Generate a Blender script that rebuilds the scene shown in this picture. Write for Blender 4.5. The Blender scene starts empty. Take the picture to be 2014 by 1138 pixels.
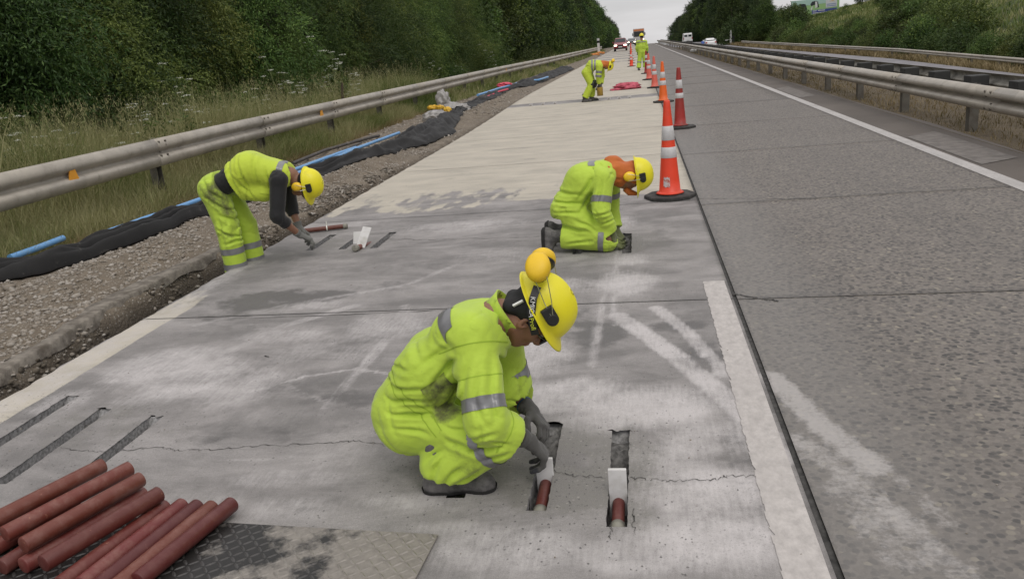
import bpy, bmesh, math, random
import numpy as np
from mathutils import Vector, Matrix
random.seed(7); RS = np.random.RandomState(11)
R = math.radians
scene = bpy.context.scene
COL = scene.collection

# ------------------------------------------------------------------ camera
FPX = 1629.0; CAMH = 1.65
Dv = np.array([1252-1007.0, 73-569.0, FPX])
Nv = np.array([518.0, (FPX*FPX+Dv[0]*518.0)/(-Dv[1]), FPX])
Dv /= np.linalg.norm(Dv); Nv /= np.linalg.norm(Nv)
Tv = np.cross(Nv, Dv)
if Tv[0] < 0: Tv = -Tv
cam_d = bpy.data.cameras.new('camera'); cam = bpy.data.objects.new('camera', cam_d); COL.objects.link(cam)
cam_d.sensor_width = 36; cam_d.lens = FPX*36/2014; cam_d.clip_start = .05; cam_d.clip_end = 4000
m = Matrix(((Tv[0], -Tv[1], -Tv[2]), (Dv[0], -Dv[1], -Dv[2]), (-Nv[0], Nv[1], Nv[2]))).to_4x4()
m.translation = (0, 0, CAMH); cam.matrix_world = m
scene.camera = cam

def Wd(x, y, Y):            # survey point: where the sight line through photo point x,y meets the plane at distance Y
    r = np.array([x-1007, y-569, FPX]); d = np.array([r@Tv, r@Dv, -(r@Nv)]); s = Y/d[1]
    return np.array([d[0]*s, Y, CAMH+d[2]*s])
def Gd(x, y, z=0.0):
    r = np.array([x-1007, y-569, FPX]); d = np.array([r@Tv, r@Dv, -(r@Nv)]); s = (z-CAMH)/d[2]
    return np.array([d[0]*s, d[1]*s, z])

# ------------------------------------------------------------------ light
scene.view_settings.view_transform = 'Standard'; scene.view_settings.look = 'None'
scene.view_settings.gamma = 1; scene.view_settings.use_curve_mapping = False
scene.view_settings.exposure = 0.12
SUN_EL, SUN_AZ = R(52), R(150)
world = bpy.data.worlds.new('World'); scene.world = world; world.use_nodes = True
nt = world.node_tree; nt.nodes.clear()
def wn(t, **k):
    n = nt.nodes.new(t)
    for a, b in k.items(): setattr(n, a, b)
    return n
out = wn('ShaderNodeOutputWorld'); bg = wn('ShaderNodeBackground')
sky = wn('ShaderNodeTexSky'); sky.sky_type = 'NISHITA'; sky.sun_disc = False
sky.sun_elevation = SUN_EL; sky.sun_rotation = SUN_AZ
tc = wn('ShaderNodeTexCoord'); sep = wn('ShaderNodeSeparateXYZ')
nt.links.new(tc.outputs['Generated'], sep.inputs[0])
ramp = wn('ShaderNodeValToRGB')          # cloud deck: brighter overhead, as an overcast sky is
e = ramp.color_ramp.elements
e[0].position = 0.0; e[0].color = (6.9, 6.75, 6.85, 1)
e[1].position = 1.0; e[1].color = (11.6, 11.2, 11.0, 1)
e2 = e.new(.08); e2.color = (6.2, 6.15, 6.4, 1)
nt.links.new(sep.outputs['Z'], ramp.inputs[0])
mp = wn('ShaderNodeMapping'); mp.inputs['Scale'].default_value = (1, 1, 7)
nz = wn('ShaderNodeTexNoise'); nz.inputs['Scale'].default_value = 3.2; nz.inputs['Detail'].default_value = 5
nt.links.new(tc.outputs['Generated'], mp.inputs[0]); nt.links.new(mp.outputs[0], nz.inputs['Vector'])
nr = wn('ShaderNodeMapRange'); nr.inputs[1].default_value = .35; nr.inputs[2].default_value = .7; nr.inputs[3].default_value = .80; nr.inputs[4].default_value = 1.16
nt.links.new(nz.outputs[0], nr.inputs[0])
mul = wn('ShaderNodeVectorMath', operation='SCALE'); nt.links.new(ramp.outputs[0], mul.inputs[0]); nt.links.new(nr.outputs[0], mul.inputs['Scale'])
mx = wn('ShaderNodeMix', data_type='RGBA'); mx.inputs[0].default_value = .9
nt.links.new(sky.outputs[0], mx.inputs[6]); nt.links.new(mul.outputs[0], mx.inputs[7])
nt.links.new(mx.outputs[2], bg.inputs[0]); bg.inputs[1].default_value = .1
nt.links.new(bg.outputs[0], out.inputs[0])
sun_d = bpy.data.lights.new('sun', 'SUN'); sun_d.energy = .8; sun_d.angle = R(25); sun_d.color = (1, .96, .9)
sun = bpy.data.objects.new('sun', sun_d); COL.objects.link(sun)
sd = Vector((math.sin(SUN_AZ)*math.cos(SUN_EL), math.cos(SUN_AZ)*math.cos(SUN_EL), math.sin(SUN_EL)))
sun.rotation_euler = sd.to_track_quat('Z', 'Y').to_euler()

# ------------------------------------------------------------------ helpers: objects
def link(o, parent=None):
    COL.objects.link(o)
    if parent is not None:
        o.parent = parent
        if o.matrix_parent_inverse == Matrix(): o.matrix_parent_inverse = Matrix.Translation(-Vector(parent.location)) if not parent.get('_rot') else parent.matrix_basis.inverted()
    return o
def tag(o, label=None, cat=None, group=None, kind=None):
    if label: o['label'] = label
    if cat: o['category'] = cat
    if group: o['group'] = group
    if kind: o['kind'] = kind
    return o
def empty(name, loc=(0, 0, 0), label=None, cat=None, group=None, parent=None):
    o = bpy.data.objects.new(name, None); o.location = loc; o.empty_display_size = .1
    link(o, parent); return tag(o, label, cat, group)
def mesh_np(name, V, F, mat=None, parent=None, smooth=False, local=False):
    me = bpy.data.meshes.new(name)
    V = np.asarray(V, dtype=np.float32)
    if isinstance(F, np.ndarray):
        k = F.shape[1]; n = len(F)
        me.vertices.add(len(V)); me.vertices.foreach_set('co', V.ravel())
        me.loops.add(n*k); me.loops.foreach_set('vertex_index', F.astype(np.int32).ravel())
        me.polygons.add(n); me.polygons.foreach_set('loop_start', np.arange(0, n*k, k, dtype=np.int32))
        me.polygons.foreach_set('loop_total', np.full(n, k, dtype=np.int32))
        me.update(calc_edges=True)
    else:
        me.from_pydata([tuple(map(float, v)) for v in V], [], F); me.update()
    if mat: me.materials.append(mat)
    if smooth: me.polygons.foreach_set('use_smooth', np.ones(len(me.polygons), dtype=bool))
    o = bpy.data.objects.new(name, me)
    if local:
        COL.objects.link(o); o.parent = parent
    else: link(o, parent)
    return o
class MB:                      # collects simple solids into one mesh
    def __init__(s): s.v = []; s.f = []
    def add(s, v, f):
        n = len(s.v); s.v += [tuple(map(float, q)) for q in v]; s.f += [tuple(n+i for i in q) for q in f]; return s
    def box(s, lo, hi, M=None, bev=0):
        x0, y0, z0 = lo; x1, y1, z1 = hi
        if bev:
            b = bev; v = []; f = []
            bm = bmesh.new(); bmesh.ops.create_cube(bm, size=1, matrix=Matrix.Translation(((x0+x1)/2, (y0+y1)/2, (z0+z1)/2)) @ Matrix.Diagonal((x1-x0, y1-y0, z1-z0, 1)))
            bmesh.ops.bevel(bm, geom=bm.edges[:], offset=b, segments=2, affect='EDGES', profile=.6)
            bm.verts.index_update(); v = [q.co.copy() for q in bm.verts]; f = [[q.index for q in p.verts] for p in bm.faces]; bm.free()
        else:
            v = [Vector((x, y, z)) for x in (x0, x1) for y in (y0, y1) for z in (z0, z1)]
            f = [(0, 1, 3, 2), (4, 6, 7, 5), (0, 4, 5, 1), (2, 3, 7, 6), (0, 2, 6, 4), (1, 5, 7, 3)]
        if M is not None: v = [M @ q for q in v]
        return s.add(v, f)
    def tube(s, pts, r, n=8, cap=True):
        pts = [Vector(tuple(map(float, p))) for p in pts]; rs = r if isinstance(r, (list, tuple, np.ndarray)) else [r]*len(pts)
        v = []; f = []; up = None
        for i, p in enumerate(pts):
            t = (pts[min(i+1, len(pts)-1)]-pts[max(i-1, 0)]).normalized()
            if up is None: up = Vector((0, 0, 1)) if abs(t.z) < .9 else Vector((1, 0, 0))
            a = t.cross(up).normalized(); up = a.cross(t).normalized()
            for k in range(n):
                q = 2*math.pi*k/n; v.append(p+(a*math.cos(q)+up*math.sin(q))*rs[i])
        for i in range(len(pts)-1):
            for k in range(n): f.append((i*n+k, i*n+(k+1) % n, (i+1)*n+(k+1) % n, (i+1)*n+k))
        if cap: f.append(tuple(range(n-1, -1, -1))); f.append(tuple((len(pts)-1)*n+k for k in range(n)))
        return s.add(v, f)
    def lathe(s, prof, n=24, M=None, cap=True, sx=1, sy=1):
        v = []; f = []
        for r, z in prof:
            for k in range(n):
                q = 2*math.pi*k/n; v.append(Vector((r*math.cos(q)*sx, r*math.sin(q)*sy, z)))
        for i in range(len(prof)-1):
            for k in range(n): f.append((i*n+k, i*n+(k+1) % n, (i+1)*n+(k+1) % n, (i+1)*n+k))
        if cap: f.append(tuple(range(n-1, -1, -1))); f.append(tuple((len(prof)-1)*n+k for k in range(n)))
        if M is not None: v = [M @ q for q in v]
        return s.add(v, f)
    def build(s, name, mat=None, parent=None, smooth=False, local=False):
        o = mesh_np(name, np.array(s.v), s.f, mat, parent, smooth, local)
        return o
def smooth_by_angle(o, a=40):
    me = o.data
    me.polygons.foreach_set('use_smooth', np.ones(len(me.polygons), dtype=bool))
    bm = bmesh.new(); bm.from_mesh(me)
    for e in bm.edges: e.smooth = not (len(e.link_faces) == 2 and e.calc_face_angle(0) > R(a))
    bm.to_mesh(me); bm.free(); return o
def attr(o, name, vals):
    vals = np.asarray(vals, dtype=np.float32)
    a = o.data.color_attributes.new(name, 'FLOAT_COLOR', 'POINT')
    buf = np.ones((len(vals), 4), dtype=np.float32)
    if vals.ndim == 1: buf[:, :3] = vals[:, None]
    else: buf[:, :vals.shape[1]] = vals
    a.data.foreach_set('color', buf.ravel())
def copy_tree(o, parent=None, loc=None, rotz=None, scale=None):
    c = o.copy(); COL.objects.link(c); c.parent = parent
    if loc is not None: c.location = loc
    if rotz is not None: c.rotation_euler = (0, 0, rotz)
    if scale is not None: c.scale = scale if not isinstance(scale, (int, float)) else (scale,)*3
    for ch in o.children: copy_tree(ch, c)
    return c

# ------------------------------------------------------------------ numpy noise
_T = np.random.RandomState(5).rand(64, 64, 64).astype(np.float32)
def vnoise(P):
    P = np.asarray(P, dtype=np.float32); i = np.floor(P).astype(np.int32); f = P-i; f = f*f*(3-2*f); i &= 63; j = (i+1) & 63
    x0, y0, z0 = i[..., 0], i[..., 1], i[..., 2]; x1, y1, z1 = j[..., 0], j[..., 1], j[..., 2]; fx, fy, fz = f[..., 0], f[..., 1], f[..., 2]
    a = _T[x0, y0, z0]*(1-fx)+_T[x1, y0, z0]*fx; b = _T[x0, y1, z0]*(1-fx)+_T[x1, y1, z0]*fx
    c = _T[x0, y0, z1]*(1-fx)+_T[x1, y0, z1]*fx; d = _T[x0, y1, z1]*(1-fx)+_T[x1, y1, z1]*fx
    return (a*(1-fy)+b*fy)*(1-fz)+(c*(1-fy)+d*fy)*fz
def fbm(P, o=4):
    P = np.asarray(P, dtype=np.float32); s = 0; a = .5; t = 0
    for k in range(o): s = s+a*vnoise(P*(2**k)+k*7.3); t += a; a *= .5
    return s/t
def n2(x, y, s, o=4, seed=0.0): return fbm(np.stack([x*s, y*s, np.full_like(x, seed)], -1), o)
def sm(a, b, x): t = np.clip((x-a)/(b-a), 0, 1); return t*t*(3-2*t)

# ------------------------------------------------------------------ materials
class NB:
    def __init__(s, name):
        s.m = bpy.data.materials.new(name); s.m.use_nodes = True; s.t = s.m.node_tree
        s.b = s.t.nodes['Principled BSDF']; s.tc = s.t.nodes.new('ShaderNodeTexCoord')
    def n(s, t, **k):
        q = s.t.nodes.new(t)
        for a, b in k.items(): setattr(q, a, b)
        return q
    def L(s, a, b): s.t.links.new(a, b)
    def set(s, sock, v):
        if hasattr(v, 'is_output') or isinstance(v, bpy.types.NodeSocket): s.L(v, sock)
        elif isinstance(v, tuple) and len(v) == 3 and sock.type == 'RGBA': sock.default_value = (*v, 1)
        else: sock.default_value = v
    def coord(s, kind='Object', scale=(1, 1, 1)):
        q = s.n('ShaderNodeMapping'); s.L(s.tc.outputs[kind], q.inputs[0]); q.inputs['Scale'].default_value = scale; return q.outputs[0]
    def noise(s, sc, det=4, rough=.55, vec=None, dist=0):
        q = s.n('ShaderNodeTexNoise'); q.inputs['Scale'].default_value = sc; q.inputs['Detail'].default_value = det; q.inputs['Roughness'].default_value = rough; q.inputs['Distortion'].default_value = dist
        s.L(vec if vec is not None else s.coord(), q.inputs['Vector']); return q.outputs[0]
    def voro(s, sc, vec=None, feat='F1', rnd=1):
        q = s.n('ShaderNodeTexVoronoi', feature=feat); q.inputs['Scale'].default_value = sc; q.inputs['Randomness'].default_value = rnd
        s.L(vec if vec is not None else s.coord(), q.inputs['Vector']); return q
    def rng(s, v, a, b, c=0, d=1):
        q = s.n('ShaderNodeMapRange'); s.set(q.inputs[0], v)
        for i, x in enumerate((a, b, c, d)): q.inputs[1+i].default_value = x
        return q.outputs[0]
    def math(s, op, a, b=0, clamp=False):
        q = s.n('ShaderNodeMath', operation=op, use_clamp=clamp); s.set(q.inputs[0], a); s.set(q.inputs[1], b); return q.outputs[0]
    def mix(s, f, a, b, mode='MIX'):
        q = s.n('ShaderNodeMix', data_type='RGBA', blend_type=mode); s.set(q.inputs[0], f); s.set(q.inputs[6], a); s.set(q.inputs[7], b); return q.outputs[2]
    def at(s, name):
        q = s.n('ShaderNodeAttribute'); q.attribute_name = name; return q
    def bump(s, h, strength=.5, dist=.01, prev=None):
        q = s.n('ShaderNodeBump'); q.inputs['Strength'].default_value = strength; q.inputs['Distance'].default_value = dist; s.L(h, q.inputs['Height'])
        if prev is not None: s.L(prev, q.inputs['Normal'])
        return q.outputs[0]
    def fin(s, col, rough=.8, nrm=None, metal=0, **k):
        s.set(s.b.inputs['Base Color'], col); s.set(s.b.inputs['Roughness'], rough); s.set(s.b.inputs['Metallic'], metal)
        if nrm is not None: s.L(nrm, s.b.inputs['Normal'])
        for a, v in k.items(): s.set(s.b.inputs[a.replace('_', ' ')], v)
        return s.m
def simple(name, col, rough=.6, metal=0, var=.15, vs=8, dirt=None, dirt_s=5, dirt_lo=.5, dirt_hi=.75, bump=0, bs=60, bd=.002, **k):
    b = NB(name); c2 = tuple(x*(1-var) for x in col); c1 = tuple(min(1, x*(1+var)) for x in col)
    c = b.mix(b.rng(b.noise(vs), .3, .7), c1, c2)
    if dirt: c = b.mix(b.rng(b.noise(dirt_s, 7, .65), dirt_lo, dirt_hi), c, dirt)
    nr = b.bump(b.noise(bs, 5), bump, bd) if bump else None
    return b.fin(c, rough, nr, metal, **k)

# ------------------------------------------------------------------ SDF bodies (one continuous skin)
def nrmz(v): v = np.asarray(v, float); return v/np.linalg.norm(v)
def surfnet(F, org, h):
    S = F < 0
    c = S[:-1, :-1, :-1].astype(np.int8)
    tot = np.zeros(c.shape, np.int8)
    for dx in (0, 1):
        for dy in (0, 1):
            for dz in (0, 1): tot += S[dx:S.shape[0]-1+dx, dy:S.shape[1]-1+dy, dz:S.shape[2]-1+dz]
    idx = np.argwhere((tot > 0) & (tot < 8))
    ids = np.full(tot.shape, -1, np.int32); ids[tuple(idx.T)] = np.arange(len(idx))
    cv = {}
    for k in range(8):
        o = ((k >> 2) & 1, (k >> 1) & 1, k & 1); cv[o] = F[idx[:, 0]+o[0], idx[:, 1]+o[1], idx[:, 2]+o[2]]
    acc = np.zeros((len(idx), 3), np.float32); cnt = np.zeros(len(idx), np.float32)
    for o in cv:
        for ax in range(3):
            if o[ax] == 0:
                o2 = list(o); o2[ax] = 1; o2 = tuple(o2); a, b = cv[o], cv[o2]; mk = (a < 0) != (b < 0)
                t = np.where(mk, a/np.where(np.abs(a-b) < 1e-9, 1, a-b), 0)
                p = np.tile(np.array(o, np.float32), (len(idx), 1)); p[:, ax] = t
                acc += p*mk[:, None]; cnt += mk
    V = (idx+acc/cnt[:, None])*h+org
    Q = []
    for ax in range(3):
        sl0 = [slice(None)]*3; sl1 = [slice(None)]*3; sl0[ax] = slice(0, -1); sl1[ax] = slice(1, None)
        A = S[tuple(sl0)]; B = S[tuple(sl1)]
        u, v = (ax+1) % 3, (ax+2) % 3
        E = np.argwhere(A != B)
        ok = (E[:, u] > 0) & (E[:, v] > 0) & (E[:, u] < F.shape[u]-1) & (E[:, v] < F.shape[v]-1); E = E[ok]
        fl = A[tuple(E.T)]
        def cid(du, dv):
            e = E.copy(); e[:, u] -= du; e[:, v] -= dv; return ids[tuple(e.T)]
        q = np.stack([cid(1, 1), cid(0, 1), cid(0, 0), cid(1, 0)], 1)
        q[~fl] = q[~fl][:, ::-1]; Q.append(q)
    Q = np.concatenate(Q); Q = Q[(Q >= 0).all(1)]
    return V, Q
class Sdf:
    def __init__(s): s.p = []; s.cuts = []; s.disp = None
    def cap(s, a, b, ra, rb=None, k=.03, sub=False): s.p.append(('c', np.array(a, float), np.array(b, float), ra, ra if rb is None else rb, k, sub)); return s
    def ell(s, c, ax, r, k=.03, sub=False): s.p.append(('e', np.array(c, float), np.array(ax, float), np.array(r, float), 0, k, sub)); return s
    def cut(s, p, n, rad): s.cuts.append((np.array(p, float), nrmz(n), rad)); return s
    def build(s, h):
        lo = np.full(3, 1e9); hi = -lo
        for t, a, b, r1, r2, k, sub in s.p:
            if sub: continue
            if t == 'c': rr = max(r1, r2)+.03; lo = np.minimum(lo, np.minimum(a, b)-rr); hi = np.maximum(hi, np.maximum(a, b)+rr)
            else: rr = r1.max()+.03; lo = np.minimum(lo, a-rr); hi = np.maximum(hi, a+rr)
        n = np.ceil((hi-lo)/h).astype(int)+2; F = np.full(n, .5, np.float32)
        for t, a, b, r1, r2, k, sub in s.p:
            mr = (max(r1, r2) if t == 'c' else r1.max())+k+4*h+.012
            bl, bh = (np.minimum(a, b), np.maximum(a, b)) if t == 'c' else (a, a)
            i0 = np.maximum(np.floor((bl-mr-lo)/h).astype(int), 0); i1 = np.minimum(np.ceil((bh+mr-lo)/h).astype(int), n)
            if (i1 <= i0).any(): continue
            g = [(lo[q]+np.arange(i0[q], i1[q])*h).astype(np.float32) for q in range(3)]
            X = np.stack(np.meshgrid(*g, indexing='ij'), -1)
            if t == 'c':
                ab = (b-a).astype(np.float32); L2 = max(float(ab@ab), 1e-9); tt = np.clip(((X-a.astype(np.float32))@ab)/L2, 0, 1)
                d = np.linalg.norm(X-a.astype(np.float32)-tt[..., None]*ab, axis=-1)-(r1+tt*(r2-r1))
            else:
                q = (X-a.astype(np.float32))@b.T.astype(np.float32); rr = r1.astype(np.float32)
                k0 = np.linalg.norm(q/rr, axis=-1); k1 = np.linalg.norm(q/(rr*rr), axis=-1); d = k0*(k0-1)/np.maximum(k1, 1e-6)
            sl = tuple(slice(i0[q], i1[q]) for q in range(3)); G = F[sl]
            if sub: d = -d; hh = np.maximum(k-np.abs(G-d), 0)/k; F[sl] = np.maximum(G, d)+hh*hh*k/4
            else: hh = np.maximum(k-np.abs(G-d), 0)/k; F[sl] = np.minimum(G, d)-hh*hh*k/4
        if s.disp is not None:
            ix = np.argwhere(np.abs(F) < .035); P = (ix*h+lo).astype(np.float32)
            F[tuple(ix.T)] += s.disp(P)
        for p, nn, rad in s.cuts:
            i0 = np.maximum(np.floor((p-rad-lo)/h).astype(int), 0); i1 = np.minimum(np.ceil((p+rad-lo)/h).astype(int), n)
            if (i1 <= i0).any(): continue
            g = [lo[q]+np.arange(i0[q], i1[q])*h for q in range(3)]; X = np.stack(np.meshgrid(*g, indexing='ij'), -1)-p
            d = (X@nn).astype(np.float32); inside = np.linalg.norm(X, axis=-1) < rad
            sl = tuple(slice(i0[q], i1[q]) for q in range(3)); F[sl] = np.where(inside, np.maximum(F[sl], d), F[sl])
        return surfnet(F, lo, h)
    def obj(s, name, h, mat, parent=None):
        V, Q = s.build(h)
        return mesh_np(name, V, Q, mat, parent, True)
def band(src, name, mat, parent, p0, p1, off=.003, center=None, rad=9, planes=()):
    """strip cut from a garment between two planes, standing a little proud of it"""
    bm = bmesh.new(); bm.from_mesh(src.data); p0 = Vector(p0); p1 = Vector(p1); n = (p1-p0).normalized()
    nv = [v.normal.copy() for v in bm.verts]
    if center is not None:
        c = Vector(center); bmesh.ops.delete(bm, geom=[v for v in bm.verts if (v.co-c).length > rad], context='VERTS')
    g = lambda: bm.verts[:]+bm.edges[:]+bm.faces[:]
    bmesh.ops.bisect_plane(bm, geom=g(), plane_co=p0, plane_no=n, clear_inner=True)
    bmesh.ops.bisect_plane(bm, geom=g(), plane_co=p1, plane_no=n, clear_outer=True)
    for a, q in planes: bmesh.ops.bisect_plane(bm, geom=g(), plane_co=Vector(a), plane_no=Vector(q), clear_outer=True)
    bm.normal_update()
    for v in bm.verts: v.co += v.normal*off
    me = bpy.data.meshes.new(name); bm.to_mesh(me); bm.free(); me.materials.append(mat)
    me.polygons.foreach_set('use_smooth', np.ones(len(me.polygons), dtype=bool))
    o = bpy.data.objects.new(name, me); link(o, parent); return o
# ------------------------------------------------------------------ materials of the place
def m_slab():
    b = NB('concrete_slab'); A = b.at('paint'); sp = b.n('ShaderNodeSeparateColor'); b.L(A.outputs['Color'], sp.inputs[0]); dust, wet, cream = sp.outputs
    A2 = b.at('grind'); 
    fine = b.noise(90, 5, .7); mid = b.noise(9, 6, .65); big = b.noise(1.6, 5, .6)
    lng = b.noise(60, 4, .6, b.coord('Object', (1, .12, 1))); lat = b.noise(40, 3, .6, b.coord('Object', (.15, 1, 1)))
    c = b.mix(b.rng(mid, .3, .7), (.225, .212, .206), (.335, .314, .306))
    swv = b.n('ShaderNodeMapping'); b.L(b.tc.outputs['Object'], swv.inputs[0]); swv.inputs['Rotation'].default_value = (0, 0, R(-38)); swv.inputs['Scale'].default_value = (.7, 1.7, 1)
    swp = b.noise(1.5, 7, .68, swv.outputs[0], .6)
    c = b.mix(b.rng(big, .40, .58, 0, .65), c, (.15, .143, .139)); c = b.mix(b.rng(swp, .46, .70, 0, .8), c, (.42, .395, .385)); c = b.mix(b.rng(swp, .3, .46, .6, 0), c, (.15, .144, .138))
    c = b.mix(b.rng(fine, .35, .75, 0, .5), c, (.13, .125, .12))
    # wet, ground surface with the stones showing
    v = b.voro(48, b.coord('Object', (1, 1, .2))); ag = b.mix(b.rng(b.voro(48, b.coord('Object', (1, 1, .2))).outputs['Distance'], .18, .34), v.outputs['Color'], (.5, .5, .5))
    hs = b.n('ShaderNodeRGBToBW'); b.L(ag, hs.inputs[0])
    agc = b.mix(hs.outputs[0], (.03, .03, .03), (.36, .34, .31))
    wn_ = b.math('ADD', wet, b.rng(b.noise(6, 6, .7), .3, .7, -.35, .35))
    wf = b.rng(wn_, .35, .7, 0, 1)
    wf = b.math('MULTIPLY', wf, b.rng(wet, 0, .25))
    c = b.mix(b.math('MULTIPLY', wf, .88), c, b.mix(b.math('MULTIPLY', A2.outputs['Fac'], .95), (.095, .090, .088), agc))
    pit = b.rng(b.math('ADD', b.voro(42, b.coord('Object', (1, .7, 1)), feat='F1').outputs['Distance'], b.rng(b.noise(55, 3), .35, .65, .12, -.10)), .08, .17, 1, 0); pit = b.math('MULTIPLY', pit, b.rng(b.math('ADD', b.noise(4, 5), b.math('MULTIPLY', A2.outputs['Fac'], .16)), .5, .6))
    # cream curing film with scuffs
    cn = b.math('ADD', cream, b.rng(b.noise(7, 6, .7, b.coord('Object', (1, .35, 1))), .3, .7, -.3, .3))
    cf = b.math('MULTIPLY', b.rng(cn, .35, .62), b.rng(cream, 0, .2))
    crm = b.mix(b.rng(b.noise(1.3, 6, .62, b.coord('Object', (1, 2.2, 1))), .35, .68), (.52, .475, .395), (.40, .368, .31))
    crm = b.mix(b.rng(lat, .58, .8, 0, .45), crm, (.27, .255, .225))
    crm = b.mix(b.rng(b.noise(2.2, 8, .75, b.coord('Object', (.5, 2.5, 1)), .8), .56, .72, 0, .8), crm, (.19, .18, .16)); crm = b.mix(b.rng(fine, .55, .8, 0, .4), crm, (.2, .19, .17))
    c = b.mix(cf, c, crm)
    # dust
    dn = b.math('ADD', dust, b.rng(b.noise(4, 9, .78), .3, .7, -.45, .45)); dn = b.math('ADD', dn, b.rng(lng, .3, .7, -.16, .16)); dn = b.math('ADD', dn, b.rng(fine, .3, .7, -.12, .12))
    df = b.math('MULTIPLY', b.rng(dn, .12, 1.05), b.rng(dust, .0, .45)); df = b.math('MULTIPLY', df, b.rng(b.voro(70).outputs['Distance'], .12, .3, .55, 1))
    c = b.mix(b.math('MULTIPLY', df, .88), c, (.56, .53, .525))
    c = b.mix(b.math('MULTIPLY', pit, .8), c, (.07, .068, .065))
    gr_ = b.noise(260, 3, .7); c = b.mix(b.rng(gr_, .52, .72, 0, .42), c, (.10, .095, .09)); c = b.mix(b.rng(gr_, .30, .46, .32, 0), c, (.55, .53, .51))
    h = b.math('ADD', b.math('MULTIPLY', lng, .5), fine)
    nr = b.bump(h, .55, .004); nr = b.bump(pit, .4, -.006, nr)
    return b.fin(c, b.rng(wf, 0, 1, .88, .62), nr)
def m_lane():
    b = NB('exposed_aggregate_concrete'); A = b.at('paint'); sp = b.n('ShaderNodeSeparateColor'); b.L(A.outputs['Color'], sp.inputs[0]); dust, wet, _ = sp.outputs
    vec = b.coord('Object', (1, 1, .3))
    v = b.voro(34, vec); v2 = b.voro(64, vec)
    hs = b.n('ShaderNodeRGBToBW'); b.L(v.outputs['Color'], hs.inputs[0]); hs2 = b.n('ShaderNodeRGBToBW'); b.L(v2.outputs['Color'], hs2.inputs[0])
    st = b.n('ShaderNodeValToRGB'); e = st.color_ramp.elements; e[0].color = (.045, .043, .042, 1); e[1].color = (.28, .25, .20, 1); e[0].position = .15; e[1].position = .92
    q = e.new(.45); q.color = (.085, .078, .072, 1); q = e.new(.68); q.color = (.155, .14, .125, 1)
    b.L(hs.outputs[0], st.inputs[0])
    grout = b.mix(hs2.outputs[0], (.12, .106, .093), (.215, .192, .17))
    edge = b.rng(v.outputs['Distance'], .40, .58)
    big = b.noise(.7, 6, .62)
    cov = b.rng(b.noise(5, 6, .65), .28, .46)
    c = b.mix(b.math('MAXIMUM', edge, b.math('SUBTRACT', 1, cov)), st.outputs[0], grout)
    c = b.mix(b.math('MULTIPLY', wet, .75), c, b.mix(b.noise(140, 3), (.17, .163, .155), (.25, .24, .227)))
    trk = b.noise(.9, 5, .6, b.coord('Object', (1.6, .05, 1)))
    c = b.mix(b.rng(trk, .4, .7, 0, .3), c, (.10, .093, .088)); c = b.mix(b.rng(big, .45, .75, 0, .2), c, (.24, .22, .20))
    lng = b.noise(45, 5, .7)
    dn = b.math('ADD', dust, b.rng(b.noise(7, 8, .75), .25, .75, -.45, .45)); dn = b.math('ADD', dn, b.rng(lng, .3, .7, -.25, .25))
    df = b.math('MULTIPLY', b.rng(dn, .3, .9), b.rng(dust, .02, .2))
    c = b.mix(b.math('MULTIPLY', df, .62), c, (.47, .445, .43))
    h = b.mix(cov, (.3, .3, .3), v.outputs['Distance'])
    nr = b.bump(v.outputs['Distance'], .55, -.007); nr = b.bump(b.noise(220, 4), .4, .002, nr)
    return b.fin(c, .72, nr)
def m_asph(name, c1, c2):
    b = NB(name); v = b.voro(60); c = b.mix(b.noise(90, 4), c1, c2); c = b.mix(b.rng(b.noise(.5, 5), .4, .7, 0, .5), c, tuple(x*1.5 for x in c2))
    return b.fin(c, .85, b.bump(b.noise(150, 4), .5, .004))
def m_soil(name, c1, c2, c3, s=1.0, wetc=None):
    b = NB(name); c = b.mix(b.rng(b.noise(3*s, 6, .65), .3, .7), c1, c2)
    v = b.voro(45*s); hs = b.n('ShaderNodeRGBToBW'); b.L(v.outputs['Color'], hs.inputs[0])
    c = b.mix(b.math('MULTIPLY', b.rng(hs.outputs[0], .45, .75), b.rng(v.outputs['Distance'], .2, .45, 1, 0)), c, c3)
    if wetc:
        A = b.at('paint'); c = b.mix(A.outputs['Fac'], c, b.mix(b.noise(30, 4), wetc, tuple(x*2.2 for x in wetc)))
    nr = b.bump(v.outputs['Distance'], .8, -.012); nr = b.bump(b.noise(60*s, 6, .7), .7, .01, nr)
    return b.fin(c, .95, nr)
def m_paint(name, col, under, lo=.45, hi=.6, s=14):
    b = NB(name); n = b.noise(s, 8, .75, b.coord('Object', (1, .6, 1))); c = b.mix(b.rng(b.noise(3, 5), .3, .7), col, tuple(x*.82 for x in col))
    c = b.mix(b.rng(n, lo, hi), c, under); return b.fin(c, .8, b.bump(b.noise(90, 4), .4, .003))
M = {}
M['slab'] = m_slab(); M['lane'] = m_lane()
M['asph'] = m_asph('shoulder_asphalt', (.07, .06, .052), (.125, .108, .094))
M['asph2'] = m_asph('far_carriageway_asphalt', (.15, .145, .155), (.2, .193, .205))
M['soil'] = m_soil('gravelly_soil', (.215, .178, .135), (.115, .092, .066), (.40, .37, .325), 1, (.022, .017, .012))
M['dirt'] = m_soil('verge_soil', (.115, .095, .06), (.07, .062, .036), (.16, .14, .10), .5)
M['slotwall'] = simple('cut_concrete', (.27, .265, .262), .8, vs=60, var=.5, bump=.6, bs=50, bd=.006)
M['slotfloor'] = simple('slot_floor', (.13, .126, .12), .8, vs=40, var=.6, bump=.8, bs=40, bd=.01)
M['lip'] = simple('old_concrete_lip', (.2, .178, .15), .95, vs=12, var=.35, dirt=(.10, .083, .066), dirt_s=6, dirt_lo=.45, dirt_hi=.7, bump=.8, bs=40, bd=.01)
M['stone'] = None
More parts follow.
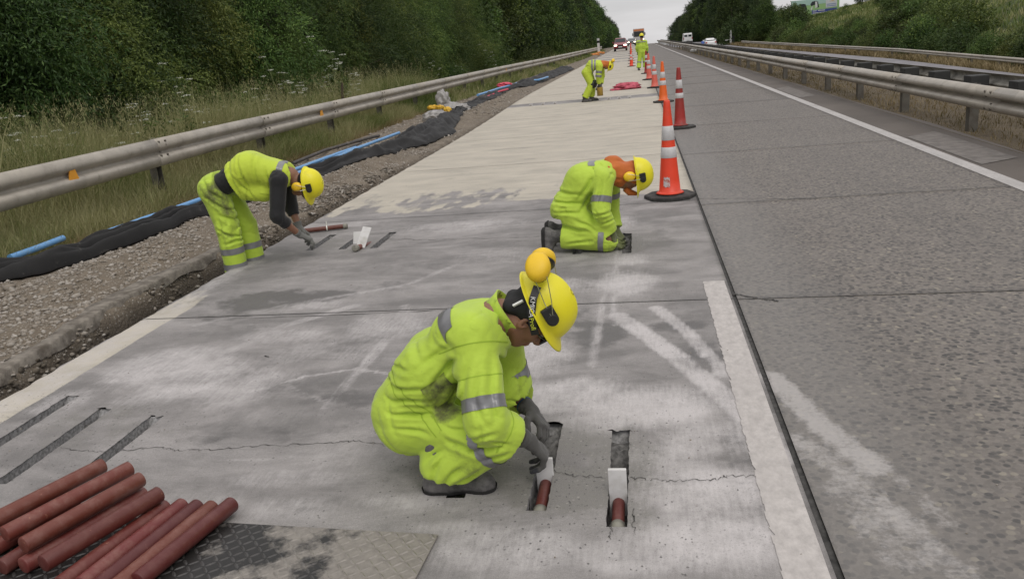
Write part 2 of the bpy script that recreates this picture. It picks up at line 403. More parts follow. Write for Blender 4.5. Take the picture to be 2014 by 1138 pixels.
def m_stone():
    b = NB('stone'); oi = b.n('ShaderNodeAttribute'); oi.attribute_name = 'tone'
    c = b.mix(oi.outputs['Fac'], (.155, .135, .11), (.42, .39, .35)); c = b.mix(b.rng(b.noise(25, 5), .4, .7), c, (.24, .20, .155))
    return b.fin(c, .9, b.bump(b.noise(40, 5), .5, .005))
M['stone'] = m_stone()
M['white_line'] = m_paint('worn_white_paint', (.47, .45, .435), (.27, .255, .245), .5, .72, 26)
M['old_line'] = m_paint('worn_cream_paint', (.56, .525, .50), (.38, .355, .338), .36, .64, 24)
M['seal'] = simple('joint_sealant', (.055, .053, .05), .85, var=.5, vs=30, bump=.5, bs=80, bd=.004)
M['crack'] = simple('crack_shadowless', (.06, .057, .053), .95, var=.4, vs=30)

# ------------------------------------------------------------------ heights
def zdrop(Y):
    t = np.maximum(np.asarray(Y, float)-185, 0); return -np.minimum(t*t*.0002, .022*t)
XWY = ([-50, 0, 46, 74, 133, 190, 400, 1000], [19.5, 19.5, 19.2, 18.5, 13.6, 12.3, 12, 12]); ZOY = ([-50, 50, 74, 133, 190, 1000], [-2.2, -2.2, -1.85, -1.1, -.65, -.65])
def Xw(Y): return np.interp(Y, *XWY)
def Zo(Y): return np.interp(Y, *ZOY)
def ground_z(X, Y):
    X = np.asarray(X, float); Y = np.asarray(Y, float)
    z = np.zeros(np.broadcast(X, Y).shape)
    xl = Xw(Y)-8.6; z0 = Zo(Y)
    t = np.clip((X-4.6)/np.maximum(xl-4.6, .5), 0, 1); z = np.where(X > 4.3, -.05+(z0-.12+.05)*sm(.35, 1, t), z)
    xr = Xw(Y)+1.8
    sl = np.interp(Y, [0, 60, 110, 200, 400], [.42, .36, .25, .15, .12])
    hill = np.minimum(sl*np.maximum(X-xr-4, 0), 14)
    hill += 1.2*(n2(X+Y*0, Y+X*0, .05, 3, 3.)-.5)*sm(3, 12, X-xr)
    z = np.where(X > xr, z0-.1+hill, z)
    z = np.where((X > -4.7) & (X < 4.25), -.62, z)
    lf = -.06-.06*(-X-4.6)-.02
    z = np.where(X <= -4.7, np.maximum(lf, -.7), z)
    z = np.where((X < -4.6) & (X > -7.3) & (Y < 32), z-.12, z)
    return z+zdrop(Y)
def grid_mesh(name, xs, ys, zf, mat, smooth=True, parent=None):
    X, Y = np.meshgrid(xs, ys, indexing='ij'); Z = zf(X, Y); V = np.stack([X, Y, Z], -1).reshape(-1, 3)
    nx, ny = len(xs), len(ys); i, j = np.meshgrid(np.arange(nx-1), np.arange(ny-1), indexing='ij'); a = (i*ny+j).ravel()
    return mesh_np(name, V, np.stack([a, a+ny, a+ny+1, a+1], 1), mat, parent, smooth), X.ravel(), Y.ravel()
def m_grassground():
    b = NB('grassy_earth'); n = b.noise(.35, 6, .65); n2_ = b.noise(3, 6, .7)
    c = b.mix(b.rng(n, .4, .62), (.045, .068, .014), (.105, .10, .026)); c = b.mix(b.rng(n2_, .35, .7), c, (.03, .045, .010))
    s = b.n('ShaderNodeSeparateXYZ'); b.L(b.tc.outputs['Object'], s.inputs[0])
    med = b.math('MULTIPLY', b.rng(s.outputs[0], 3, 3.5), b.rng(s.outputs[0], 11, 14, 1, 0))
    c = b.mix(med, c, b.mix(b.rng(n2_, .3, .7), (.15, .115, .07), (.085, .066, .04)))
    return b.fin(c, .95, b.bump(b.noise(12, 6, .7), .9, .06))
M['grassground'] = m_grassground()
xs = np.unique(np.concatenate([np.arange(-400, -20, 30), np.arange(-20, -4.7, .8), [-4.7, -4.69, 4.2, 4.25], np.arange(4.6, 60, .9), np.arange(60, 130, 5), np.arange(130, 600, 40)]))
ys = np.unique(np.concatenate([np.arange(-30, 120, 1.6), np.arange(120, 260, 4), np.arange(260, 1500, 60), [1500, 2500]]))
o, _, _ = grid_mesh('ground', xs, ys, ground_z, M['grassground']); tag(o, kind='structure')

# ------------------------------------------------------------------ marks on the pavement, surveyed as places on the ground
def seg_d(X, Y, pts):
    d = np.full(X.shape, 1e9)
    for (ax, ay), (bx, by) in zip(pts[:-1], pts[1:]):
        vx, vy = bx-ax, by-ay; L = max(vx*vx+vy*vy, 1e-9); t = np.clip(((X-ax)*vx+(Y-ay)*vy)/L, 0, 1); d = np.minimum(d, np.hypot(X-ax-t*vx, Y-ay-t*vy))
    return d
def gp(*pts): return [tuple(Gd(x, y)[:2]) for x, y in pts]
def streak(X, Y, pts, w, s=.5, soft=.5): d = seg_d(X, Y, gp(*pts)); return s*(1-sm(w*(1-soft), w, d))
def blob(X, Y, px, py, rx, ry, s): c = Gd(px, py); q = np.hypot((X-c[0])/rx, (Y-c[1])/ry); return s*(1-sm(.25, 1, q))
def edge_l(Y): return -3.65-.32*sm(15, 32, Y)
def paint_all(X, Y):
    wob = n2(X, Y, 1.7, 4, 9.)-.5
    dust = np.zeros(X.shape); wet = np.zeros(X.shape)
    for a in [(330, 720, .6, .5, .8), (470, 760, .5, .45, .6), (120, 790, .3, .3, .5), (760, 640, .5, .5, .5), (560, 660, .6, .3, .45), (1050, 700, .35, .5, .7), (1090, 780, .4, .3, .75), (1180, 830, .35, .2, .6), (1000, 600, .4, .4, .5), (350, 1000, .5, .2, .4), (560, 940, .5, .15, .4), (1300, 900, .4, .3, .7), (1460, 1000, .3, .4, .6), (380, 745, .55, .5, .75), (260, 790, .3, .25, .5), (640, 690, .7, .35, .35), (520, 820, .5, .4, .2), (1230, 555, .34, .5, .8), (1120, 560, .5, .35, .45), (1270, 800, .55, .36, .95), (1150, 770, .35, .3, .8), (1400, 860, .4, .3, .6), (1370, 960, .45, .3, .9), (1400, 1060, .5, .28, .9), (1250, 1090, .35, .2, .6), (1000, 1080, .5, .25, .55), (800, 985, .4, .12, .5), (900, 1040, .4, .1, .4), (560, 1000, .4, .16, .4), (700, 900, .5, .2, .25), (620, 600, .35, .2, .5), (1000, 500, .8, .5, .3), (900, 445, 1.2, .5, .45), (700, 440, .5, .3, .5), (1200, 440, .4, .6, .55), (1240, 510, .25, .3, .6)]:
        dust = np.maximum(dust, blob(X, Y, *a))
    for pts, w, s in [([(1215, 620), (1330, 700), (1450, 800), (1540, 900)], .085, .95), ([(1290, 605), (1350, 650), (1425, 735)], .06, .8), ([(1515, 740), (1610, 830), (1720, 920)], .085, .95), ([(1560, 860), (1700, 960), (1850, 1090), (1900, 1138)], .075, .62), ([(1650, 960), (1780, 1110)], .09, .5), ([(1720, 900), (1870, 1030)], .05, .5),
                      ([(500, 768), (600, 740), (700, 725), (770, 735)], .022, .75), ([(560, 755), (640, 790), (690, 740), (740, 680)], .02, .6), ([(640, 800), (760, 670), (800, 600)], .05, .5), ([(1165, 720), (1180, 620), (1190, 540)], .035, .5), ([(1205, 640), (1210, 540), (1215, 480)], .02, .5), ([(380, 640), (560, 600), (800, 560), (900, 520)], .05, .4), ([(300, 912), (480, 904), (700, 893)], .014, .32), ([(480, 934), (690, 912)], .012, .34), ([(430, 700), (560, 640), (700, 600)], .07, .45), ([(900, 1000), (1010, 880)], .05, .35)]:
        dust = np.maximum(dust, streak(X, Y, pts, w, s))
    # light strip along the free edge, tyre-cleaned band beside the joint
    eX = X-edge_l(Y)
    dust = np.maximum(dust, .45*(1-sm(.16, .34, eX+wob*.16))*(1-sm(6.5, 7.5, Y))*sm(-.02, .02, eX))
    for a in [(1100, 620, .3, .4, .5), (1380, 700, .25, .35, .7), (1470, 900, .2, .8, .45), (330, 600, .5, .4, .6), (600, 585, .7, .3, .8), (700, 780, .5, .3, .55), (430, 850, .8, .18, .45), (560, 505, .5, .4, .6), (1290, 470, .3, .8, .5), (1180, 955, .25, .3, .8), (1080, 860, .42, .3, .8), (1230, 900, .25, .42, .9), (1130, 960, .55, .32, .85), (1240, 1000, .2, .25, .7), (950, 900, .4, .25, .7), (860, 930, .4, .2, .5), (520, 590, .6, .45, .85), (450, 620, .4, .3, .5), (1180, 650, .35, .45, .75), (1330, 640, .3, .2, .7), (760, 560, .6, .3, .45), (600, 760, .5, .35, .45), (850, 520, .5, .4, .35), (1245, 480, .2, .5, .8), (1190, 500, .35, .35, .5), (720, 480, .55, .5, .55), (640, 480, .4, .5, .6), (1180, 205, 1.2, .5, .3), (190, 830, .6, .5, .5), (600, 850, 1.0, .25, .3)]:
        wet = np.maximum(wet, blob(X, Y, *a))
    dust = dust*(1-.7*wet*(Y < 4.2)*(X < .3))
    Yc = Y+wob*.5
    # curing film: pale coat laid on from the second joint on; left side starts nearer
    start = np.interp(X, [-3.7, -2.4, -1.2, .54], [8.7, 8.7, 9.15, 8.9])
    cream = sm(-.1, .25, Yc-start); tex = 1.9*(1-sm(.3, 2.4, Yc-start))*sm(-.1, .3, Yc-start)*(1-sm(-1.6, -.6, X))*np.clip(n2(X*13, Y*1.1, 3., 3, 4.)*.6+n2(X*2, Y*.7, 1.5, 3, 6.)*.6-.42, 0, 1)*1.5
    cream = cream-tex
    cream = cream*(1-sm(.2, .35, .9-np.abs(Yc-25.0)))
    cream = np.maximum(cream, .95*(1-sm(.24, .27, eX+wob*.03))*(1-sm(5.2, 6.4, Y))*sm(-.02, .02, eX))
    cream *= 1-.75*sm(44, 75, Y)*(.6+.4*np.sin(Y*.7))
    wet = np.where(np.abs(Y-25.2) < 1.3, np.maximum(wet, .35*(1-np.abs(Y-25.2)/1.3)), wet)
    dust = np.where(Y > 12, np.maximum(dust*0, .5*(1-sm(0, .35, np.abs(Yc-24.6)))), dust)
    rt = (1-sm(.2, .8, X-.54))*(X > .54)*.7   # finer mortar band beside the joint
    return np.clip(dust, 0, 1), np.clip(wet, 0, 1), np.clip(cream, 0, 1), rt

# ------------------------------------------------------------------ slab lane with sawn slots
SLOTS = []
def add_slot(xc, y0, y1, w=.072, d=.12): SLOTS.append((xc-w/2, xc+w/2, y0, y1, d))
for xc, a, b_ in [(-3.215, 3.0, 3.84), (-2.885, 2.9, 3.66), (-2.525, 2.8, 3.55), (-.775, 2.78, 3.5), (-.445, 2.69, 3.40), (-.145, 2.585, 3.32)]: add_slot(xc, a, b_, .075)
for xc, a, b_ in [(-3.13, 7.2, 7.85), (-2.80, 7.18, 7.82), (-2.485, 7.16, 7.81), (-.56, 6.55, 7.2), (-.155, 6.5, 7.2)]: add_slot(xc, a, b_, .075)
for xc in (-3.15, -2.79, -2.43, -.87, -.57, -.28): add_slot(xc, 24.5, 25.1, .08)
JOINTS = [5.19, 8.55, 12.2, 16.0, 20.1, 24.75, 29.0, 33.5, 38, 42.5, 47, 51.5, 56, 61, 66, 72, 78, 85, 92, 100, 110, 120, 135, 150, 170, 190]
slab_root = empty('concrete_slab_lane', (0, 0, 0)); tag(slab_root, kind='structure')
def make_slab(x0, x1, y0, y1, step_x, step_y, slots, mat, name, left_edge=False, lane=False, depth=.24, skew=0):
    sl = [s for s in slots if s[2] >= y0 and s[3] <= y1 and s[0] >= x0 and s[1] <= x1]
    g = .006 if y0 < 6 else .0022
    xs = list(np.linspace(x0, x1, max(2, int(round((x1-x0)/step_x))+1))); ys = list(np.linspace(y0+g, y1-g, max(2, int(round((y1-y0)/step_y))+1)))
    for s in sl:
        xs = [x for x in xs if min(abs(x-s[0]), abs(x-s[1])) > step_x*.35 or x in (x0, x1)]+[s[0], s[1]]
        ys = [y for y in ys if min(abs(y-s[2]), abs(y-s[3])) > step_y*.35]+[s[2], s[3]]
    xs = np.unique(np.round(xs, 5)); ys = np.unique(np.round(ys, 5))
    X, Y = np.meshgrid(xs, ys, indexing='ij'); nx, ny = len(xs), len(ys)
    i, j = np.meshgrid(np.arange(nx-1), np.arange(ny-1), indexing='ij'); cx = (X[:-1, :-1]+X[1:, 1:])/2; cy = (Y[:-1, :-1]+Y[1:, 1:])/2
    keep = np.ones(cx.shape, bool)
    for s in sl: keep &= ~((cx > s[0]) & (cx < s[1]) & (cy > s[2]) & (cy < s[3]))
    a = (i*ny+j)[keep]
    Z = np.zeros(X.shape); X2 = X.copy(); Y2 = Y.copy()
    if left_edge:
        t = (x1-X)/(x1-x0); X2 = X+t*(edge_l(Y)-x0)
        e = (X-x0) < 1e-6; jag = (n2(X, Y, 9, 4, 2.)-.5)*.05; X2 = np.where(e, X2+jag*np.where(Y < 30, 1, 0), X2); Z = np.where(e, -.006, Z)
    # chipped slot rims
    for s in sl:
        on = ((np.abs(X-s[0]) < 1e-4) | (np.abs(X-s[1]) < 1e-4)) & (Y >= s[2]-1e-4) & (Y <= s[3]+1e-4); X2 = X2+np.where(on, (n2(X*1.0, Y, 40, 3, 1.)-.5)*.012, 0)
        far = (np.abs(Y-s[3]) < 1e-4) & (X > s[0]-1e-4) & (X < s[1]+1e-4); Y2 = Y2+np.where(far, (n2(X, Y, 60, 2, 6.)-.2)*.07, 0)
    Z = Z+zdrop(Y2)+skew*0
    Y2 = Y2+skew*(X-.54)*np.clip(1-np.abs(Y-5.19)/3, 0, 1)
    V = np.stack([X2, Y2, Z], -1).reshape(-1, 3); F = np.stack([a, a+ny, a+ny+1, a+1], 1)
    # skirts
    def skirt(idx, flip, d):
        nonlocal V, F
        n0 = len(V); lo = V[idx].copy(); lo[:, 2] -= d; V = np.concatenate([V, lo]); k = np.arange(len(idx)-1)
        q = np.stack([idx[k], idx[k+1], n0+k+1, n0+k], 1); F = np.concatenate([F, q[:, ::-1] if flip else q])
    ii = np.arange(nx)*ny; skirt(ii, False, depth); skirt(ii+ny-1, True, depth); skirt(np.arange(ny), True, depth); skirt((nx-1)*ny+np.arange(ny), False, depth)
    o = mesh_np(name, V, F, mat, slab_root, False)
    d, w, c, rt = paint_all(V[:, 0].astype(float), V[:, 1].astype(float)); w = rt if lane else w
    attr(o, 'paint', np.stack([d, w, c if not lane else c*0], 1))
    gr = np.zeros(len(V))
    for s in SLOTS: gr = np.maximum(gr, (1-sm(.1, .45, np.hypot(np.maximum(np.abs(V[:, 0]-(s[0]+s[1])/2)-.03, 0), np.maximum(np.abs(V[:, 1]-(s[2]+s[3])/2)-.3, 0)))))
    attr(o, 'grind', gr)
    for s in sl:
        mb = MB(); n = 14; yy = np.linspace(s[2], s[3]+.052, n); 
        e_ = .007
        for k in range(n-1):
            for xx in (s[0]-e_, s[1]+e_): mb.add([(xx, yy[k], -.004), (xx, yy[k+1], -.004), (xx+random.uniform(-.004, .004), yy[k+1], -s[4]), (xx+random.uniform(-.004, .004), yy[k], -s[4])], [(0, 1, 2, 3)])
        mb.add([(s[0]-e_, s[2]-e_, -.004), (s[1]+e_, s[2]-e_, -.004), (s[1]+e_, s[2]-e_, -s[4]), (s[0]-e_, s[2]-e_, -s[4])], [(0, 1, 2, 3)])
        mb.add([(s[0]-e_, s[3]+.052, -.005), (s[1]+e_, s[3]+.052, -.005), (s[1]+e_, s[3]-.03, -s[4]), (s[0]-e_, s[3]-.03, -s[4])], [(0, 1, 2, 3)])
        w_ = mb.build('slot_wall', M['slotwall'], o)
        mb = MB(); nn = 16
        vv = [(s[0]-e_+(s[1]-s[0]+2*e_)*u/3, s[2]-e_+(s[3]-s[2]+2*e_)*v/nn, -s[4]+.02+random.uniform(-.012, .02)+(.05 if v > nn-3 and y0 < 6 else 0)) for v in range(nn+1) for u in range(4)]
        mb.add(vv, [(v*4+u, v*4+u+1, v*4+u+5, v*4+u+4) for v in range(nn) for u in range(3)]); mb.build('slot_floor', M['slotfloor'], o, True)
    return o
ys = [1.2]+JOINTS
for i in range(len(ys)-1):
    near = ys[i] < 8; st = .024 if ys[i] < 5 else .035 if near else .08 if ys[i] < 24 else .3
    make_slab(-3.65, .535, ys[i], ys[i+1], st, st*(1 if near else 1.2), SLOTS, M['slab'], 'slab_panel', True, skew=-.02)
RJ = [1.2, 5.17, 8.3, 12.0, 15.8, 20, 24.6, 29, 33.5, 38, 42.5, 47, 51.5, 56, 61, 66, 72, 78, 85, 92, 100, 110, 120, 135, 150, 170, 190]
for i in range(len(RJ)-1):
    st = .035 if RJ[i] < 5 else .12 if RJ[i] < 20 else .5
    make_slab(.56, 3.42, RJ[i], RJ[i+1], st, st, [], M['lane'], 'lane_panel', lane=True, skew=-.035)
def strip_road(name, xa, xb, y0, y1, z, mat, n=60, parent=None, kind='structure', wob=0):
    ysn = np.unique(np.concatenate([np.linspace(y0, min(y1, 190), n), np.linspace(190, y1, 30) if y1 > 190 else []])); V = []; 
    fa = xa if callable(xa) else (lambda y: xa); fb = xb if callable(xb) else (lambda y: xb); fz = z if callable(z) else (lambda y: z)
    for k, y in enumerate(ysn):
        zz = fz(y)+float(zdrop(y)); V += [(fa(y)+random.uniform(-wob, wob), y, zz), (fb(y)+random.uniform(-wob, wob), y, zz)]
    o = mesh_np(name, np.array(V), [(2*k, 2*k+1, 2*k+3, 2*k+2) for k in range(len(ysn)-1)], mat, parent); 
    if kind: tag(o, kind=kind)
    return o
strip_road('road_base', -3.5, 4.0, -30, 190, -.25, M['soil'])
strip_road('inner_shoulder', 3.425, 4.35, -10, 900, -.002, M['asph'], wob=.04)
strip_road('far_road_stretch', -3.7, 3.42, 190.01, 900, -.001, M['asph'])
strip_road('back_road', -3.65, 3.42, -30, 1.19, -.001, M['lane'])
o = strip_road('edge_line', 3.40, 3.56, -10, 900, .004, M['white_line'], 200)
o = strip_road('joint_seal', .528, .567, 1.2, 60, -.012, M['seal'], 400, wob=.003)
# old lane marking beside the joint: a dash that ends at Y 5.6
mb = MB(); ysn = np.linspace(1.2, 5.6, 90)
for k in range(len(ysn)-1): mb.add([(.375+random.uniform(-.004, .004)+(0.01 if k % 9 == 0 else 0), ysn[k], .003), (.518, ysn[k], .003), (.518, ysn[k+1], .003), (.375+random.uniform(-.004, .004), ysn[k+1], .003)], [(0, 1, 2, 3)])
tag(mb.build('lane_marking', M['old_line']), kind='structure')
for y0, y1 in [(14, 18), (28, 32), (42, 46)]: pass
# cracks
def crack(pts, w, name='crack', jit=.012, n=14, z=.0025):
    P = [Gd(*p) for p in pts]; L = [P[0]]
    for a, b_ in zip(P[:-1], P[1:]):
        for k in range(1, n+1): q = a+(b_-a)*k/n; q = q+np.array([random.uniform(-jit, jit)*.6, random.uniform(-jit, jit), 0]); L.append(q)
    V = []; 
    for k, p in enumerate(L):
        t = nrmz(L[min(k+1, len(L)-1)]-L[max(k-1, 0)]); nn = np.array([-t[1], t[0], 0]); ww = w*random.uniform(.15, 1.3); V += [p+nn*ww+np.array([0, 0, z]), p-nn*ww+np.array([0, 0, z])]
    o = mesh_np(name, np.array(V), [(2*k, 2*k+1, 2*k+3, 2*k+2) for k in range(len(L)-1)], M['crack']); tag(o, kind='structure'); return o
crack([(120, 882), (200, 888), (318, 880), (345, 886), (420, 884), (520, 876), (650, 872), (700, 866), (790, 882)], .0022)
crack([(1090, 925), (1130, 935), (1195, 940)], .0018); crack([(1238, 940), (1300, 945), (1400, 943), (1440, 935), (1580, 940)], .0022)
crack([(760, 470), (830, 472), (900, 470), (1060, 466)], .004, jit=.02); crack([(1440, 577), (1500, 588), (1530, 592)], .012)
crack([(1330, 390), (1450, 391), (1640, 390)], .004, jit=.02)
crack([(520, 700), (528, 702)], .004); crack([(1247, 1000), (1246, 1050)], .002); crack([(1203, 1030), (1200, 1060)], .0015)
crack([(470, 627), (700, 618), (950, 606)], .004, jit=.006)
# patches of newer concrete on the far shoulder
for (xa, ya), (xb, yb) in [((3.62, 9.6), (4.1, 12.6)), ((3.6, 20), (4.0, 24))]:
    tag(MB().add([(xa, ya, .004), (xb, ya+.3, .004), (xb, yb, .004), (xa, yb-.4, .004)], [(0, 1, 2, 3)]).build('repair_patch', simple('pale_patch', (.165, .15, .138), .9, bump=.5, var=.3, dirt=(.11, .10, .09), dirt_s=5)), kind='structure')
# ------------------------------------------------------------------ trench, broken lip and gravel shoulder
def shoulder_z(X, Y):
    edge = edge_l(Y); d = edge-X               # distance out from the slab
    lipx = np.interp(Y, [3, 4.3, 5.7, 7.5, 9, 14, 22, 40], [.36, .40, .60, .62, .42, .30, .28, .2])+(n2(X*0, Y, 1.6, 3, 5.)-.5)*.12
    depth = np.interp(Y, [3, 8, 12, 20, 40], [.36, .34, .26, .18, .1])
    flat = -.045-.035*np.maximum(d-.7, 0)
    nn = (n2(X, Y, 3, 4, 1.)-.5)*.09+(n2(X, Y, 11, 5, 2.)-.5)*(.05+.05*sm(7, 9, Y)*(1-sm(.9, 1.5, d)))
    pile = .10*np.exp(-((d-1.55)/.35)**2)*sm(5.5, 7, Y)*(1-sm(10, 12, Y))+.12*np.exp(-((d-.95)/.3)**2)*sm(8, 11, Y)
    wall = sm(lipx-.13-.07*n2(X, Y, 6, 2, 8.), lipx, d)
    z = -depth*(1-wall)+(flat+pile)*wall+nn*(.35+.65*np.clip(np.abs(d-lipx)*3, 0, 1))*(1-.5*np.exp(-((d-lipx)/.1)**2))
    out_ = sm(2.9, 3.6, d); z = z*(1-out_)+(-.2)*out_
    z = np.where(d < .02, -.5, z)
    return z
def ring_grid(name, y0, y1, sx, sy):
    ds = np.concatenate([[-.02, .0], np.arange(.03, 1.2, sx), np.arange(1.2, 3.7, sx*1.6)]); ys_ = np.arange(y0, y1+sy*.5, sy)
    D_, Y = np.meshgrid(ds, ys_, indexing='ij'); X = edge_l(Y)-D_; Z = shoulder_z(X, Y); V = np.stack([X, Y, Z], -1).reshape(-1, 3); nx, ny = len(ds), len(ys_)
    i, j = np.meshgrid(np.arange(nx-1), np.arange(ny-1), indexing='ij'); a = (i*ny+j).ravel()
    o = mesh_np(name, V, np.stack([a, a+1, a+ny+1, a+ny], 1), M['soil'], None, True)
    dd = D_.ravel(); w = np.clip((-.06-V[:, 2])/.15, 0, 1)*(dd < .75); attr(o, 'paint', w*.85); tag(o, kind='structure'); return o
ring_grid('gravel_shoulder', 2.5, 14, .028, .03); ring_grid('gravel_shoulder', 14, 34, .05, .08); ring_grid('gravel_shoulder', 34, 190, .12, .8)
# the thin layer of old pavement left along the trench
ysn = np.arange(3.0, 7.9, .05); mb = MB(); prof = []
lipx = np.interp(ysn, [3, 4.3, 5.7, 7.5, 9], [.36, .40, .60, .62, .42]); V = []
for k, y in enumerate(ysn):
    e0 = edge_l(y)-lipx[k]+.03+(vnoise(np.array([[y*7, 1., 0.]]))[0]-.5)*.035; wdt = .13+.05*math.sin(y*2.3); hb = .06+.05*vnoise(np.array([[y*5, 9., 0.]]))[0]; top = -.012
    V += [(e0+.01, y, top-hb), (e0+random.uniform(-.006, .006), y, top-.012), (e0-.012, y, top), (e0-wdt, y, top+.004), (e0-wdt-.05, y, top-.06)]
F = [(5*k+q, 5*k+q+1, 5*k+q+6, 5*k+q+5) for k in range(len(ysn)-1) for q in range(4)]
o = mesh_np('pavement_lip', np.array(V), F, M['lip'], None, True); tag(o, kind='structure')
ORD = ['first', 'second', 'third', 'fourth', 'fifth', 'sixth', 'seventh', 'eighth', 'ninth', 'tenth']+['%d%s' % (k, {1: 'st', 2: 'nd', 3: 'rd'}.get(k % 10 if k % 100 not in (11, 12, 13) else 0, 'th')) for k in range(11, 400)]
# stones
def ico(n=1):
    bm = bmesh.new(); bmesh.ops.create_icosphere(bm, subdivisions=n, radius=1); bm.verts.index_update()
    v = np.array([q.co[:] for q in bm.verts]); f = np.array([[q.index for q in p.verts] for p in bm.faces]); bm.free(); return v, f
IV, IF = ico(1)
def stones(name, P, r, mat, seed=0):
    rs = np.random.RandomState(seed); n = len(P); sc = rs.uniform(.55, 1.2, (n, 1, 3))*np.asarray(r)[:, None, None]; sc[:, :, 2] *= .62
    jit = 1+rs.uniform(-.38, .30, (n, len(IV), 1)); ang = rs.uniform(0, 6.28, n); c, s = np.cos(ang), np.sin(ang)
    v = IV[None]*jit*sc; x = v[..., 0]*c[:, None]-v[..., 1]*s[:, None]; y = v[..., 0]*s[:, None]+v[..., 1]*c[:, None]; V = np.stack([x, y, v[..., 2]], -1)+P[:, None]
    F = (IF[None]+(np.arange(n)*len(IV))[:, None, None]).reshape(-1, 3); o = mesh_np(name, V.reshape(-1, 3), F, mat); attr(o, 'tone', np.repeat(rs.rand(n)**.8, len(IV))); return o
def scatter_stones(n, y0, y1, rlo, rhi, dlo=.1, dhi=3.2, seed=1, powr=2.5):
    rs = np.random.RandomState(seed); Y = y0+(y1-y0)*rs.rand(n)**1.3; d = dlo+(dhi-dlo)*rs.rand(n); X = edge_l(Y)-d; dens = n2(X, Y, 1.2, 3, 8.)
    keep = (dens > .47-.12*((d > 1.1) & (d < 2.3))) ; X, Y = X[keep], Y[keep]; Z = shoulder_z(X, Y); r = rlo+(rhi-rlo)*rs.rand(len(X))**powr
    return np.stack([X, Y, Z+r*.15], 1), r
P, r = scatter_stones(26000, 3.2, 16, .006, .034); o = stones('gravel', P, r, M['stone'], 3); tag(o, kind='stuff')
P, r = scatter_stones(5000, 16, 34, .015, .05, seed=5); o = stones('gravel', P, r, M['stone'], 4); tag(o, kind='stuff')
P, r = scatter_stones(6000, 3.0, 13, .008, .034, .02, .6, seed=9); M['wetstone'] = simple('damp_stone', (.085, .07, .052), .8, vs=9, var=.55, dirt=(.17, .15, .12), dirt_s=12, dirt_lo=.5, dirt_hi=.7, bump=.5)
o = stones('trench_rubble', P, r, M['wetstone'], 6); tag(o, kind='stuff')
big = [(75, 500, .055), (15, 555, .06), (20, 565, .045), (170, 595, .05), (150, 585, .04), (215, 745, .04), (80, 595, .035), (60, 515, .04), (90, 610, .035), (150, 572, .03), (270, 540, .03), (305, 503, .035), (335, 497, .03), (250, 555, .025), (370, 480, .03), (130, 610, .028), (40, 640, .03), (105, 690, .028), (150, 650, .03), (195, 560, .03), (230, 520, .03), (290, 575, .022), (345, 545, .022), (60, 560, .03)]
for ib, (px, py, rr) in enumerate(sorted(big)):
    g_ = Gd(px, py, -.05); z = float(shoulder_z(np.array([g_[0]]), np.array([g_[1]]))[0]); o = stones('stone', np.array([[g_[0], g_[1], z+rr*.3]]), [rr], M['stone'], int(px+py))
    tag(o, '%s grey stone on the gravel shoulder, %s from the left among the larger stones' % ('big broken' if rr >= .045 else 'medium' if rr >= .03 else 'small', ORD[ib]), 'stone', 'larger stones on the gravel shoulder')
# mortar chips on the slab
P = []; rs = np.random.RandomState(8)
for k in range(420): 
    x, y = rs.uniform(-3.4, 3.2), 2.4+rs.rand()**1.7*16; P.append((x, y, .002))
P = np.array(P); o = stones('chippings', P, .002+.004*rs.rand(len(P))**2, M['stone'], 12); tag(o, kind='stuff')
# ------------------------------------------------------------------ opposite carriageway
strip_road('opposite_carriageway', lambda y: float(Xw(y))-8.4, lambda y: float(Xw(y))+1.8, -30, 900, lambda y: float(Zo(y)), M['asph2'], 80)
strip_road('opposite_edge_line', lambda y: float(Xw(y))-.1, lambda y: float(Xw(y))+.1, -30, 900, lambda y: float(Zo(y))+.006, M['white_line'], 80)
strip_road('opposite_edge_line', lambda y: float(Xw(y))-7.3, lambda y: float(Xw(y))-7.12, -30, 900, lambda y: float(Zo(y))+.006, M['white_line'], 80)
# ------------------------------------------------------------------ guardrails
M['galv'] = simple('weathered_galvanised_steel', (.40, .365, .31), .5, .15, vs=3, var=.14, dirt=(.22, .195, .155), dirt_s=7, dirt_lo=.52, dirt_hi=.85, bump=.15, bs=20, bd=.003)
M['galv2'] = simple('dusty_galvanised_steel', (.36, .345, .30), .6, .2, vs=3, var=.2, dirt=(.10, .09, .07), dirt_s=4, dirt_lo=.45, dirt_hi=.75)
M['spacer'] = simple('dark_rubber_spacer', (.03, .03, .028), .8)
M['post'] = simple('steel_post', (.15, .14, .12), .6, .3, dirt=(.08, .06, .045), dirt_s=6)
M['amber'] = simple('amber_reflector', (.75, .33, .03), .3, var=.05)
M['bolt'] = simple('bolt_steel', (.16, .145, .12), .5, .5)
WP = [(.0, .155), (.028, .150), (.05, .128), (.075, .105), (.082, .075), (.078, .05), (.03, .022), (0, .012), (0, -.012), (.03, -.022), (.078, -.05), (.082, -.075), (.075, -.105), (.05, -.128), (.028, -.150), (0, -.155)]
BOLT = [None]
